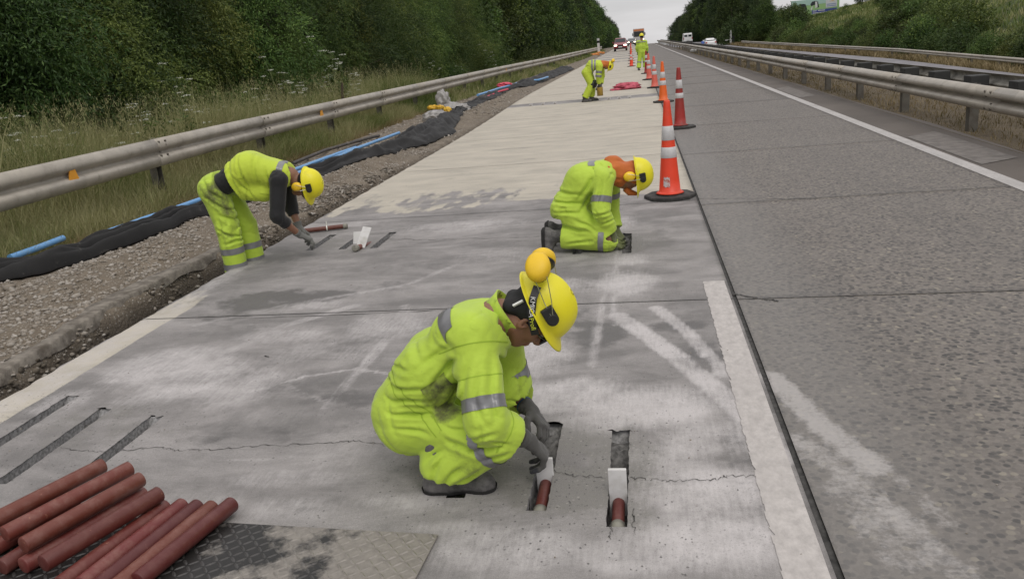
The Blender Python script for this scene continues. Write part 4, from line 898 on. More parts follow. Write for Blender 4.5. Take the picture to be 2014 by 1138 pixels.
spots = [(320, 150, 13.4), (410, 160, 13.9), (340, 175, 13.2), (440, 190, 14), (280, 170, 12.8), (20, 220, 10.2), (50, 250, 10.4), (15, 255, 10), (190, 235, 11.2), (200, 250, 11.6), (260, 195, 12.6), (285, 205, 12.5), (530, 130, 15.8), (560, 140, 16.2), (580, 155, 16.6), (600, 125, 17), (640, 100, 18.5), (650, 90, 18.8), (675, 130, 18.4), (660, 150, 18), (640, 160, 17.4), (700, 150, 19), (840, 130, 27), (850, 120, 28), (960, 100, 36), (965, 110, 36.5), (960, 95, 37), (350, 180, 12.9), (545, 160, 15.6), (510, 150, 15.1), (620, 170, 17.2), (120, 235, 10.9), (90, 225, 10.8), (655, 110, 18.2), (668, 118, 18.9), (630, 130, 17.8), (900, 120, 31), (690, 170, 18.6)]
for iu, (px, py, Y) in enumerate(sorted(spots)):
    k = rs.randint(3); p = Wd(px, py+8, Y); x = -9.5+rs.uniform(-.9, .8); g_ = float(ground_z(np.array([x]), np.array([Y]))[0]); X = x
    r_ = np.array([px-1007, py-569, FPX]); ry = (r_@Tv)/(r_@Dv); Y2 = x/ry if ry < 0 else Y   # stands on the line of verge plants
    top = CAMH-(r_@Nv)/(r_@Dv)*Y2; g_ = float(ground_z(np.array([x]), np.array([Y2]))[0]); s = float(np.clip((top-g_)/1.3, .8, 2.1))
    if first[k]: o = UM[k]; first[k] = False; o.location = (x, Y2, g_); o.rotation_euler = (0, 0, rs.rand()*6)
    else: o = copy_tree(UM[k], None, (x, Y2, g_), rs.rand()*6)
    o.scale = (s, s, s); tag(o, 'white-flowered hemlock in the tall grass before the wood, %s from the left' % ORD[iu], 'flowering plant', 'hemlock plants in the roadside grass')
# ------------------------------------------------------------------ people
def m_cloth(name, c1, c2, dirtc=(.105, .115, .035), amt=.5, fr=.75):
    b = NB(name); a = b.at('dirt'); n = b.noise(9, 8, .7); c = b.mix(b.rng(b.noise(4, 4), .3, .7), c1, c2)
    f = b.math('MULTIPLY', b.rng(b.math('ADD', a.outputs['Fac'], b.rng(n, .25, .75, -.42, .42)), .38, .8), amt*1.3)
    f = b.math('MAXIMUM', f, b.math('MULTIPLY', b.rng(b.noise(26, 5, .6), .68, .76), .35))
    c = b.mix(f, c, dirtc)
    w = b.n('ShaderNodeTexWave'); w.inputs['Scale'].default_value = 260; nr = b.bump(b.noise(14, 4, .55, None, 1.2), .25, .02); nr = b.bump(b.noise(220, 2), .15, .001, nr)
    return b.fin(c, fr, nr, Sheen_Weight=.15)
M['hivis'] = m_cloth('fluorescent_lime_cloth', (.47, .64, .06), (.41, .565, .05), amt=.75)
M['vest'] = m_cloth('fluorescent_yellow_vest', (.53, .66, .05), (.47, .59, .045), amt=.25)
M['black_cloth'] = m_cloth('black_cotton', (.006, .006, .007), (.010, .010, .011), (.03, .03, .03), .3)
M['orange_cloth'] = m_cloth('orange_cloth', (.56, .15, .025), (.45, .11, .018), (.15, .05, .02), .4)
M['reflect'] = simple('grey_reflective_tape', (.22, .22, .225), .35, .2, vs=10, var=.15, bump=.3, bs=30, bd=.004)
M['skin'] = simple('tanned_skin', (.255, .125, .075), .55, vs=20, var=.12, bump=.25, bs=90, bd=.001, Subsurface_Weight=.08)
M['hair'] = simple('black_hair', (.012, .010, .009), .7, bump=.8, bs=150, bd=.003)
M['cap'] = simple('black_cap_cloth', (.010, .010, .011), .75, bump=.4, bs=40, bd=.004)
M['glove'] = m_cloth('grey_work_glove', (.085, .082, .075), (.06, .058, .055), (.02, .02, .025), .9, .85)
M['gloveg'] = m_cloth('dusty_grey_glove', (.17, .17, .155), (.13, .13, .12), (.05, .05, .05), .6, .85)
M['gloveo'] = m_cloth('olive_work_glove', (.14, .16, .06), (.10, .11, .05), (.04, .04, .03), .9, .85)
M['palm'] = simple('dark_blue_palm_coating', (.012, .014, .035), .45, bump=.4, bs=80, bd=.002)
M['boot'] = simple('dusty_leather_boot', (.05, .048, .046), .8, dirt=(.19, .18, .175), dirt_s=11, dirt_lo=.36, dirt_hi=.66, bump=.5, bs=50, bd=.004)
M['sole'] = simple('black_rubber_sole', (.022, .021, .02), .85, bump=.3)
M['helmet'] = simple('yellow_helmet_shell', (.80, .72, .02), .45, var=.06, vs=5, dirt=(.42, .37, .10), dirt_s=14, dirt_lo=.58, dirt_hi=.85)
M['cup'] = simple('yellow_earmuff', (.82, .53, .02), .5, var=.08, dirt=(.5, .33, .05), dirt_s=18, dirt_lo=.6, dirt_hi=.8)
M['blackpl'] = simple('black_plastic', (.012, .012, .012), .4)
M['wire'] = simple('steel_wire', (.45, .43, .36), .3, .8)
M['eye'] = simple('eye_white', (.6, .58, .55), .3); M['lens'] = simple('dark_glasses_lens', (.008, .008, .01), .12)
M['textw'] = simple('white_print', (.7, .7, .68), .5); M['texty'] = simple('yellow_print', (.55, .6, .05), .5)
def frame(up, fwd):
    up = nrmz(up); fwd = np.asarray(fwd, float); fwd = nrmz(fwd-up*(fwd@up)); side = np.cross(fwd, up); return up, fwd, side   # side = the person's right
def fold_disp(segs, amp=.010, fine=.0015, fr=(13, 3), lines=(), ly=0, lmax=9):
    """sharp creases in the cloth: strongest near the joints, running slantwise round the limb"""
    rs = np.random.RandomState(int(abs(float(np.asarray(segs[0][0])[0]))*977) % 9999); E = []
    for a, b_, r, am in segs:
        ax = nrmz(np.asarray(b_)-np.asarray(a)); pr = nrmz(np.cross(ax, rs.normal(size=3)+[0, 0, .3])); p2 = np.cross(ax, pr); E.append([nrmz(pr+.35*ax), nrmz(p2-.5*ax), nrmz(pr*.6-p2*.6+.9*ax)])
    def crease(P, e, f, wd): e = e.astype(np.float32); Q = P+(vnoise(P*3)[:, None]-.5)*.07; Q = (Q-(Q@e)[:, None]*e*.95)*f; n = vnoise(Q); return np.exp(-((n-.5)/wd)**2)
    def f(P):
        n = np.zeros(len(P), np.float32); ws = np.full(len(P), 1e-6, np.float32)
        for (a, b_, r, am), es in zip(segs, E):
            a = np.asarray(a, np.float32); b_ = np.asarray(b_, np.float32); L = np.linalg.norm(b_-a); ax = (b_-a)/L; t = (P-a)@ax; q = P-a-np.clip(t, 0, L)[:, None]*ax; w = np.exp(-(np.maximum(np.linalg.norm(q, axis=1)-r*.6, 0)/.04)**2)+1e-5
            jt = .12+.88*np.clip(np.abs(t/L-.5)*2, 0, 1.2)**1.5
            v = .7*crease(P, es[0], fr[0]*.45, .03)+.8*crease(P+.3, es[1], fr[0]*.75, .045)*jt+.5*crease(P+.7, es[2], fr[0]*1.3, .06)*jt
            n += w*am*(v*.62*jt+.28*(vnoise(P*5.5)-.5)-.1); ws += w
        r_ = amp*n/ws+fine*(vnoise(P*35)-.5)
        wob = (vnoise(P*13)-.5)*.022
        for x0, y0, x1, y1, dp, wd in LN:      # long drawn folds: a groove with a raised lip on each side
            vx, vz = x1-x0, y1-y0; L2 = vx*vx+vz*vz; t = ((P[:, 0]-x0)*vx+(P[:, 2]-y0)*vz)/L2; tc = np.clip(t, 0, 1); sd = ((P[:, 0]-x0)*vz-(P[:, 2]-y0)*vx)/math.sqrt(L2)+wob; en = np.hypot(P[:, 0]-x0-tc*vx, P[:, 2]-y0-tc*vz)
            q = np.where((t < 0) | (t > 1), en*1.0, np.abs(sd)); tp = np.sin(np.pi*np.clip(t*.86+.07, 0, 1)); r_ = r_+(P[:, 1] < lmax)*dp*tp*(np.exp(-(q/wd)**2)-.55*np.exp(-((q-2.3*wd)/(1.3*wd))**2))
        return r_.astype(np.float32)
    LN = []
    for px0, py0, px1, py1, dp, wd in lines: a = Wd(px0, py0, ly); b_ = Wd(px1, py1, ly); LN.append((a[0], a[2], b_[0], b_[2], dp, wd))
    return f
def dirt_attr(o, spots):
    me = o.data; V = np.empty(len(me.vertices)*3, np.float32); me.vertices.foreach_get('co', V); V = V.reshape(-1, 3); d = np.full(len(V), .0, np.float32)
    for c, r, s in spots: d = np.maximum(d, s*(1-sm(.3, 1, np.linalg.norm(V-np.asarray(c), axis=1)/r)))
    attr(o, 'dirt', d)
def hand(S, wrist, d, nrm, size=1.0, curl=(35, 40, 30), spread=6, thumb=-1, rf=.0108, thumb_out=.7):
    """five-finger hand: d wrist->knuckles, nrm the palm side, thumb -1/+1 which edge carries the thumb"""
    d = nrmz(d); n = np.asarray(nrm, float); n = nrmz(n-d*(n@d)); s = np.cross(d, n)*thumb; w = np.asarray(wrist, float); z = size
    kn = []
    for k, (o_, L) in enumerate([(.031, .088), (.0105, .093), (-.0105, .089), (-.030, .080)]):
        b_ = w+s*(o_*.55)*z+d*.012*z; K = w+s*o_*z+d*L*z; S.cap(b_, K, .0165*z, .0135*z, .014); kn.append(K)
    ln = [(.042, .026, .021), (.047, .030, .022), (.043, .028, .021), (.034, .021, .019)]
    tips = []
    for k, K in enumerate(kn):
        a = 0; p = K; sp = (1.5-k)*R(spread); c_ = curl[k] if isinstance(curl[0], (tuple, list)) else curl
        for j in range(3):
            a += R(c_[j]); dj = (d*math.cos(a)+n*math.sin(a)); dj = nrmz(dj+s*math.sin(sp)*(.9 if j == 0 else .5)); q = p+dj*ln[k][j]*z; S.cap(p, q, (rf-.0006*j)*z, (rf-.0006*(j+1))*z, .005); p = q
        tips.append(p)
    t0 = w+s*.024*z+d*.022*z+n*.004; t1 = t0+nrmz(s*thumb_out+d*.6+n*.35)*.042*z; t2 = t1+nrmz(s*.25*thumb_out+d*.85+n*.45)*.032*z; t3 = t2+nrmz(s*-.1+d*.8+n*.6)*.026*z
    S.cap(t0, t1, .0175*z, .0135*z, .012).cap(t1, t2, .013*z, .0118*z, .005).cap(t2, t3, .0118*z, .0095*z, .005); return kn, tips
def head_prims(S, c, up, fwd, side):
    c = np.asarray(c, float); ax = np.array([side, fwd, up]); P = lambda s, f, u: c+side*s+fwd*f+up*u
    S.ell(P(0, -.012, .035), ax, (.076, .097, .088), .02); S.ell(P(0, .028, -.03), ax, (.062, .066, .085), .03); S.cap(P(0, .06, -.098), P(0, .062, -.092), .026, .026, .03)
    for q in (-1, 1):
        S.cap(P(q*.052, -.005, -.06), P(q*.02, .055, -.1), .022, .022, .02); S.ell(P(q*.078, -.008, -.012), ax, (.010, .019, .032), .008); S.ell(P(q*.081, -.004, -.008), ax, (.005, .010, .018), .004, sub=True)
        S.ell(P(q*.032, .068, -.028), ax, (.02, .018, .016), .02); S.ell(P(q*.031, .094, .006), ax, (.017, .013, .011), .012, sub=True); S.cap(P(q*.012, .094, .022), P(q*.045, .083, .022), .008, .007, .012)
        S.cap(P(q*.012, .098, -.037), P(q*.010, .103, -.04), .009, .008, .008)
    S.cap(P(0, .092, .012), P(0, .112, -.032), .008, .013, .012); S.cap(P(-.02, .090, -.063), P(.02, .090, -.063), .007, .007, .008); S.cap(P(-.018, .089, -.075), P(.018, .089, -.075), .008, .008, .008)
    S.cap(P(-.018, .101, -.069), P(.018, .101, -.069), .0022, .0022, .003, sub=True)
def helmet(parent, c, up, fwd, side, s=1.0, muffs='side', mat=None, slot=True, peak=.05):
    c = np.asarray(c, float); P = lambda a, b_, u: c+side*a*s+fwd*b_*s+up*u*s
    V = []; F = []; nth = 40; rings = []
    def ring(fn):
        base = len(V)
        for k in range(nth): V.append(fn(2*math.pi*k/nth))
        rings.append(base)
    A, B, H = .110, .137, .128
    bw = lambda t: .010+peak*max(0, math.cos(t))**2.2+.006*max(0, -math.cos(t))
    ring(lambda t: P(A*.93*math.sin(t), B*.93*math.cos(t), -.004)); ring(lambda t: P((A+bw(t)*abs(math.sin(t))*.9+.008)*math.sin(t), (B+bw(t))*math.cos(t), -.020*max(0, math.cos(t))-.004)); ring(lambda t: P((A+bw(t)*abs(math.sin(t))*.9+.010)*math.sin(t), (B+bw(t)+.002)*math.cos(t), -.020*max(0, math.cos(t))+.001))
    ring(lambda t: P((A+.002)*math.sin(t), (B+.002)*math.cos(t), .006-.004*max(0, math.cos(t))))
    for ph in [.06, .14, .24, .36, .5, .66, .8, .9, .97]:
        a = ph*math.pi/2; cr = math.cos(a)**.82; sr = math.sin(a)
        def fn(t, cr=cr, sr=sr, ph=ph):
            x = A*cr*math.sin(t); y = B*cr*math.cos(t); bump = .006*math.exp(-(x/.017)**2)*sm(.25, .5, ph)+.003*math.exp(-((abs(x)-.048)/.008)**2)*sm(.3, .5, ph)
            return P(x, y, H*sr+bump)
        ring(fn)
    for i in range(len(rings)-1):
        for k in range(nth): F.append((rings[i]+k, rings[i+1]+k, rings[i+1]+(k+1) % nth, rings[i]+(k+1) % nth))
    F.append(tuple(rings[-1]+k for k in range(nth)))
    o = mesh_np('helmet', np.array(V), F, mat or M['helmet'], parent, True); sub = o.modifiers.new('s', 'SUBSURF'); sub.levels = sub.render_levels = 1
    MX_ = lambda ctr, z, x: Matrix((np.cross(z, x)*0+x, np.cross(z, x), z)).transposed().to_4x4()
    def at_(ctr, xa, ya, za):
        m_ = Matrix((tuple(xa), tuple(ya), tuple(za))).transposed().to_4x4(); m_.translation = Vector(tuple(ctr)); return m_
    for q in (-1, 1):
        if slot:
            z = nrmz(side*q*.93+up*.36); mm = at_(P(q*.106, .012, .045), fwd, nrmz(np.cross(z, fwd)), z)
            mb = MB(); mb.box((-.034, -.024, -.008), (.018, .026, .012), mm, .005); mb.lathe([(.0245, -.008), (.0245, .009), (.018, .013)], 18, mm @ Matrix.Translation((.018, .001, 0))); mb.build('side_slot_cover', M['blackpl'], o)
    def cup(ctr, z, x, arm_to):
        y = np.cross(z, x); cs = s*(1.18 if muffs == 'back' else 1.0); mm = at_(ctr, x*cs, y*cs, z*cs)
        MB().lathe([(.012, .0), (.035, .002), (.040, .008), (.040, .014), (.034, .018)], 20, mm, sx=.92, sy=1.12).build('cushion', M['blackpl'], o, True)
        q = MB().lathe([(.037, .012), (.042, .017), (.0425, .03), (.039, .042), (.030, .050), (.016, .054), (.004, .055)], 28, mm, sx=.92, sy=1.12).build('ear_cup', M['cup'], o, True)
        if arm_to is not None:
            out_ = nrmz(ctr-c); a0 = np.asarray(ctr)+z*.05*s; 
            for dq in (-.014, .014): MB().tube([a0+x*dq*1.8*s-y*.01, a0+(arm_to-a0)*.35+x*dq*1.6+z*.012, a0+(arm_to-a0)*.75+x*dq, arm_to+x*dq*.3], .0017*s, 5).build('wire_arm', M['wire'], o)
    if muffs == 'side':
        for q in (-1, 1): cup(P(q*.088, -.012, -.055), side*q, fwd, P(q*.115, .015, .045))
    if muffs == 'back':
        for q, tw in ((1, .0), (-1, .012)): cup(P(q*.034+.018, -.140+tw, .082), nrmz(side*q*.72-fwd*.6+up*.28), nrmz(up*.9+fwd*.4), P(q*.115, .01, .055))
    return o
def boot(parent, ankle, toe, up, label=None, s=1.0):
    ankle = np.asarray(ankle, float); up, fwd, side = frame(up, np.asarray(toe, float)-ankle); P = lambda a, b_, u: ankle+side*a*s+fwd*b_*s+up*u*s
    S = Sdf(); S.cap(P(0, -.005, .10), P(0, -.005, -.01), .052*s, .046*s); S.cap(P(0, -.035, -.062), P(0, .02, -.055), .042*s, .045*s, .04); S.cap(P(0, .03, -.04), P(.0, .12, -.062), .044*s, .043*s, .04); S.cap(P(-.01, .12, -.066), P(.012, .145, -.068), .04*s, .038*s, .03)
    S.cut(P(0, 0, -.098), -up, .4); S.cut(P(0, 0, .12), up, .2)
    S.disp = lambda X: (.004*(vnoise(X*40)-.5)+.004*(vnoise(X*np.array([60, 60, 160], np.float32))-.5)).astype(np.float32)
    o = S.obj('boot', .008*s, M['boot'], parent)
    band(o, 'sole', M['sole'], o, P(0, 0, -.11), P(0, 0, -.070), .006); return o
def sleeve_end(S, el, wr, r, t=.86):
    el = np.asarray(el, float); wr = np.asarray(wr, float); p = el+(wr-el)*t; d = nrmz(wr-el)
    S.cap(el, p+d*.03, r*1.1, r*.92, .03); S.cap(p-d*.035, p-d*.012, r*.99, r*.97, .008); S.cut(p, d, r*1.6); return p
def skinny(J, S):
    g = lambda k: np.asarray(J[k], float)
    for q in 'RL':
        S.cap(g('neck'), g('sh'+q), .05, .05); S.cap(g('sh'+q), g('el'+q), .046, .037, .02); S.cap(g('el'+q), g('wr'+q), .040, .026, .015); S.cap(g('wr'+q), g('wr'+q)+nrmz(g('wr'+q)-g('el'+q))*.006, .026, .024, .01)
        S.cap(g('hip'+q), g('kn'+q), .07, .05, .03); S.cap(g('kn'+q), g('an'+q), .05, .036, .02)
    hp = (g('hipR')+g('hipL'))/2; mid = g('mid'); S.cap(hp, mid, .09, .09, .05); S.cap(mid, g('neck')*.85+mid*.15, .09, .07, .05)
def person_base(name, loc, label):
    return empty('person', loc, label, 'person')
def collar(parent, c, ax, r, h, mat, open_dir=None):
    ax = nrmz(ax); t = nrmz(np.cross(ax, [0.3, 1, .2])); u = np.cross(ax, t); V = []; n = 30; F = []
    for k in range(n):
        a = 2*math.pi*k/n; dr = t*math.cos(a)+u*math.sin(a); f = 1.0
        if open_dir is not None: f = 1-.5*max(0, float(dr@nrmz(open_dir)))**3
        for j, (rr, hh) in enumerate([(.90, -.02), (1.0, .0), (1.06, .6), (1.16, 1.0), (1.11, 1.0), (1.0, .55), (.94, -.0)]): V.append(np.asarray(c)+dr*r*rr+ax*h*hh*f+dr*.004*math.sin(a*5+j))
    for k in range(n):
        for j in range(6): F.append((7*k+j, 7*((k+1) % n)+j, 7*((k+1) % n)+j+1, 7*k+j+1))
    return mesh_np('collar', np.array(V), F, mat, parent, True)

# ---- worker 1: squatting in front
J = dict(hipR=Wd(808, 835, 2.94), hipL=Wd(832, 815, 3.15), neck=Wd(985, 618, 3.03), shR=Wd(928, 662, 2.875), shL=Wd(985, 662, 3.20), elR=Wd(956, 828, 2.73), wrR=Wd(1040, 866, 2.86), elL=Wd(1008, 775, 3.27), wrL=Wd(1045, 808, 3.16),
         knR=Wd(985, 858, 2.80), anR=Wd(872, 938, 2.85), knL=Wd(1004, 765, 3.2), anL=Wd(905, 880, 3.2), mid=Wd(852, 722, 3.03)); W1 = J
J['anR'][2] = .095; J['anL'][2] = .10
p = person_base('person', (-.8, 3.0, 0), 'nearest worker, squatting in lime coveralls and yellow helmet with gloved hands in a slot')
hc = Wd(1043, 621, 3.03); up1 = np.array([.90, -.05, .44]); fw1 = np.array([.44, .06, -.88]); up1, fw1, sd1 = frame(up1, fw1)
S = Sdf(); skinny(J, S); head_prims(S, hc, up1, fw1, sd1); S.cap(hc-up1*.06-fw1*.03, J['neck']-up1*.03, .058, .064, .03)
body = S.obj('body', .0065, M['skin'], p)
S = Sdf(); H_ = (J['hipR']+J['hipL'])/2; mid = J['mid']; nk = J['neck']; sdv = np.array([0, 1, 0.])
low = Wd(797, 788, 3.04)
for q in (-1, 1):
    S.cap(low+sdv*q*.07, mid+sdv*q*.075, .118, .118, .06); S.cap(mid+sdv*q*.075, nk+sdv*q*.07-np.array([.062, 0, .065]), .130, .106, .06)
S.cap(Wd(898, 655, 2.94), Wd(925, 640, 3.12), .098, .098, .06)
S.cap(J['hipR']+[0, .0, .01], J['hipL'], .125, .125, .05); S.ell((H_+low)/2+np.array([0, 0, -.0]), np.eye(3), (.135, .18, .13), .05)
for q in 'RL':
    sh, el, wr, hi, kn, an = [J[a+q] for a in ('sh', 'el', 'wr', 'hip', 'kn', 'an')]
    S.cap(nk-np.array([.05, 0, .05]), sh, .075, .086, .05); S.cap(sh, el, .087, .078, .03); sleeve_end(S, el, wr, .068, .60 if q == 'R' else .40); 
    S.cap(hi, kn, .105, .086, .05 if q == 'L' else .03); e_ = an+(kn-an)*.02; S.cap(kn, e_, .086, .090, .03); S.cap(an+(kn-an)*.16, an+(kn-an)*.05, .092, .094, .02); S.cut(an+(kn-an)*-.02+np.array([0, 0, -.008]), np.array([-.25, 0, -1.]), .16)
cf = J['elR']+(J['wrR']-J['elR'])*.58; dv_ = nrmz(J['wrR']-J['elR']); S.cap(cf-dv_*.045, cf-dv_*.02, .071, .073, .01)
S.disp = fold_disp([(low, mid, .12, .8), (mid, nk, .12, .35), (J['shR'], J['elR'], .08, .8), (J['elR'], J['wrR'], .07, 1.4), (J['shL'], J['elL'], .08, 1), (J['hipR'], J['knR'], .1, 1.2), (J['knR'], J['anR'], .08, 1.3), (J['hipL'], J['knL'], .1, 1), (low-[0, 0, .1], low+[.1, 0, .1], .16, .7)], .013, .0015, (13, 2.6),
    [(902, 700, 850, 765, .016, .010), (915, 730, 868, 815, .014, .009), (890, 680, 815, 735, .008, .010), (742, 770, 840, 762, .012, .008), (748, 792, 850, 790, .012, .007), (756, 815, 850, 822, .012, .007), (770, 842, 850, 850, .010, .007), (752, 740, 800, 730, .008, .007), (775, 690, 830, 715, .006, .010),
     (932, 690, 918, 790, .008, .010), (965, 690, 988, 800, .009, .010), (948, 720, 955, 800, .006, .009), (925, 835, 990, 815, .009, .007), (930, 868, 1000, 850, .012, .008), (950, 885, 1012, 868, .010, .007), (975, 830, 1010, 850, .008, .006),
     (845, 942, 880, 885, .010, .009), (872, 945, 925, 890, .012, .009), (900, 945, 955, 900, .010, .008), (838, 905, 875, 872, .008, .008), (880, 850, 960, 875, .012, .009), (870, 830, 950, 845, .010, .008), (985, 700, 1010, 760, .008, .008), (900, 600, 960, 640, .005, .010), (850, 650, 900, 690, .005, .012)], 2.82, 3.0)
S.cut(nk+up1*.005+np.array([.0, 0, .0]), nrmz(hc-nk), .12)
cv = S.obj('coverall', .0066, M['hivis'], p)
dirt_attr(cv, [(Wd(880, 800, 2.85), .11, .75), (Wd(850, 780, 2.85), .08, .55), (J['knL'], .13, .85), (J['knR'], .13, .35), (Wd(920, 890, 2.8), .14, .5), (Wd(800, 865, 2.9), .12, .45), (Wd(960, 860, 2.75), .1, .4), (Wd(760, 700, 2.95), .1, .3), (J['anR'], .12, .35)])
# shoulder patch and arm bands of grey tape
a0, a1 = Wd(857, 640, 2.95), Wd(884, 622, 2.95)
bx = nrmz(nk-mid); c0 = mid+(nk-mid)*.63

for sgn, sh, el, t0 in (('R', 'shR', 'elR', .80), ('L', 'shL', 'elL', .55)):
    d_ = nrmz(J[el]-J[sh]); L_ = np.linalg.norm(J[el]-J[sh]); c0 = J[sh]+d_*L_*t0
    band(cv, 'reflective_band', M['reflect'], cv, c0-d_*.024, c0+d_*.024, .003, c0, .105)
d_ = nrmz(J['anR']-J['knR']); c0 = J['knR']+d_*.06; band(cv, 'reflective_band', M['reflect'], cv, c0-d_*.022, c0+d_*.022, .003, c0, .11)
collar(cv, nk+(hc-nk)*.12-np.array([.02, 0, .01]), nrmz(hc-nk)+np.array([-.35, 0, .5]), .078, .055, M['hivis'], fw1)
dirt_attr(bpy.data.objects[cv.children[-1].name], [])
def patch(src, c, r, ax, hw, hh, name, mat, off=.006, ref=(0, 1, 0)):
    c = np.asarray(c, float); ex = nrmz(ax); ez = nrmz(np.cross(ex, ref)); return band(src, name, mat, src, c-ex*hw, c+ex*hw, off, c, r, planes=[(c+ez*hh, ez), (c-ez*hh, -ez)])
M['seam'] = simple('seam_stitching', (.30, .44, .03), .8); M['dirtypocket'] = simple('grimy_lime_pocket', (.27, .35, .045), .8, var=.3, dirt=(.07, .075, .03), dirt_s=14, dirt_lo=.4, dirt_hi=.65, bump=.3)
def seam(o, J, a, b_, t, rad, w=.004): d = nrmz(J[b_]-J[a]); c0 = J[a]+(J[b_]-J[a])*t; return band(o, 'seam', M['seam'], o, c0-d*w/2, c0+d*w/2, .0016, c0, rad)
seam(cv, J, 'shR', 'elR', .12, .14); seam(cv, J, 'elR', 'wrR', .30, .10); seam(cv, J, 'shR', 'elR', .50, .12, .003)
tq = dict(a=low, b=mid); seam(cv, tq, 'a', 'b', .55, .30); seam(cv, tq, 'a', 'b', .72, .30)
patch(cv, Wd(862, 775, 2.80), .16, [.85, 0, .5], .055, .05, 'hip_pocket', M['dirtypocket'], .005)
patch(cv, Wd(875, 626, 2.90), .19, [.80, 0, .6], .030, .075, 'reflective_patch', M['reflect'], .003, (-.6, 0, .8))
pc = Wd(845, 830, 2.84); 
# cap, strap, glasses
S = Sdf(); ax = np.array([sd1, fw1, up1]); P1 = lambda a, b_, u: hc+sd1*a+fw1*b_+up1*u
S.ell(P1(0, -.018, .038), ax, (.086, .104, .09), .02); S.cap(P1(-.045, -.085, -.03), P1(.045, -.085, -.03), .032, .032, .03); S.ell(P1(0, .09, -.02), ax, (.12, .075, .055), .02, sub=True); S.ell(P1(.09, .01, -.035), ax, (.04, .035, .048), .01, sub=True); S.ell(P1(-.09, .01, -.035), ax, (.04, .035, .048), .01, sub=True)
S.disp = lambda X: (.004*(vnoise(X*30)-.5)).astype(np.float32); S.obj('cap', .006, M['cap'], p)
q = MB(); mm = Matrix((tuple(sd1), tuple(fw1), tuple(up1))).transposed().to_4x4(); mm.translation = Vector(tuple(P1(.052, -.098, .01))); q.box((-.004, -.006, -.022), (.004, .003, .022), Matrix.Translation(Vector(tuple(P1(.075, -.088, .012)))) @ mm.to_3x3().to_4x4() @ Matrix.Rotation(R(38), 4, 'Z')).build('cap_tag', M['textw'], p)
hm = helmet(p, hc+up1*.056-fw1*.012, nrmz(up1), nrmz(fw1-up1*.02), sd1, 1.04, 'back', peak=.042)
mb = MB(); 
for q in (-1, 1):
    mm = Matrix((tuple(sd1), tuple(fw1), tuple(up1))).transposed().to_4x4(); mm.translation = Vector(tuple(P1(0, 0, 0)))
    mb.box((q*.032-.027, .096, -.012), (q*.032+.027, .106, .024), mm, .006); mb.tube([P1(q*.058, .1, .016), P1(q*.082, .06, .016), P1(q*.088, -.01, .004)], .004, 6)
mb.build('safety_glasses', M['lens'], p)
for q in (-1, 1): MB().lathe([(.001, -.011), (.008, -.008), (.011, 0), (.008, .008), (.001, .011)], 12, Matrix.Translation(Vector(tuple(P1(q*.031, .082, .006))))).build('eye', M['eye'], p, True)
# strap with lettering, running down the near side of the helmet from the cups to the temple
sx = sd1
def strap(p, pts, w, nrm_):
    V = []; n = len(pts)
    for k, a in enumerate(pts):
        t = nrmz(pts[min(k+1, n-1)]-pts[max(k-1, 0)]); b_ = nrmz(np.cross(t, nrm_[k])); V += [a+b_*w/2, a-b_*w/2, a-b_*w/2-nrm_[k]*.003, a+b_*w/2-nrm_[k]*.003]
    F = []
    for k in range(n-1):
        for j in range(4): F.append((4*k+j, 4*k+(j+1) % 4, 4*k+4+(j+1) % 4, 4*k+4+j))
    return mesh_np('strap', np.array(V), F+[(0, 3, 2, 1), (4*n-4, 4*n-3, 4*n-2, 4*n-1)], M['blackpl'], p)
sp = [P1(.085, -.115, .115), P1(.112, -.088, .083), P1(.124, -.045, .052), P1(.124, -.0, .030), P1(.118, .04, .016)]; sn = [nrmz(sd1*.9-fw1*.3+up1*.2)]*2+[nrmz(sd1)]*3
st = strap(p, sp, .03, sn)
def text(body, ctr, xd, nd, size, mat, parent, ext=.0006, name='lettering', al='CENTER', sx_=1):
    cu = bpy.data.curves.new(name, 'FONT'); cu.body = body; cu.size = size; cu.extrude = ext; cu.align_x = al; cu.align_y = 'CENTER'; cu.resolution_u = 3
    t = bpy.data.objects.new('tmp', cu); COL.objects.link(t); dg = bpy.context.evaluated_depsgraph_get(); me = bpy.data.meshes.new_from_object(t.evaluated_get(dg)); bpy.data.objects.remove(t)
    x = Vector(tuple(nrmz(xd))); z = Vector(tuple(nrmz(np.asarray(nd, float)))); y = z.cross(x).normalized(); x = y.cross(z).normalized()
    mm = Matrix((x*sx_, y, z)).transposed().to_4x4(); mm.translation = Vector(tuple(map(float, ctr))); me.transform(mm); me.materials.clear(); me.materials.append(mat); me.name = name; o = bpy.data.objects.new(name, me); link(o, parent); return o
for tx, k, mt in (('KMICA', .36, M['textw']), ('Profi', .74, M['texty'])):
    i = 1 if k < .5 else 2; a, b_ = np.array(sp[1])*.45+np.array(sp[2])*.55 if k < .5 else (sp[2]*.15+sp[3]*.85), None
    dd = nrmz(sp[2]-sp[1]) if k < .5 else nrmz(sp[4]-sp[3]); 
    text(tx, a+nrmz(sd1)*.0045, dd, sn[1]*.5+sd1*.5 if k < .5 else sd1, .026, mt, st, .0005)
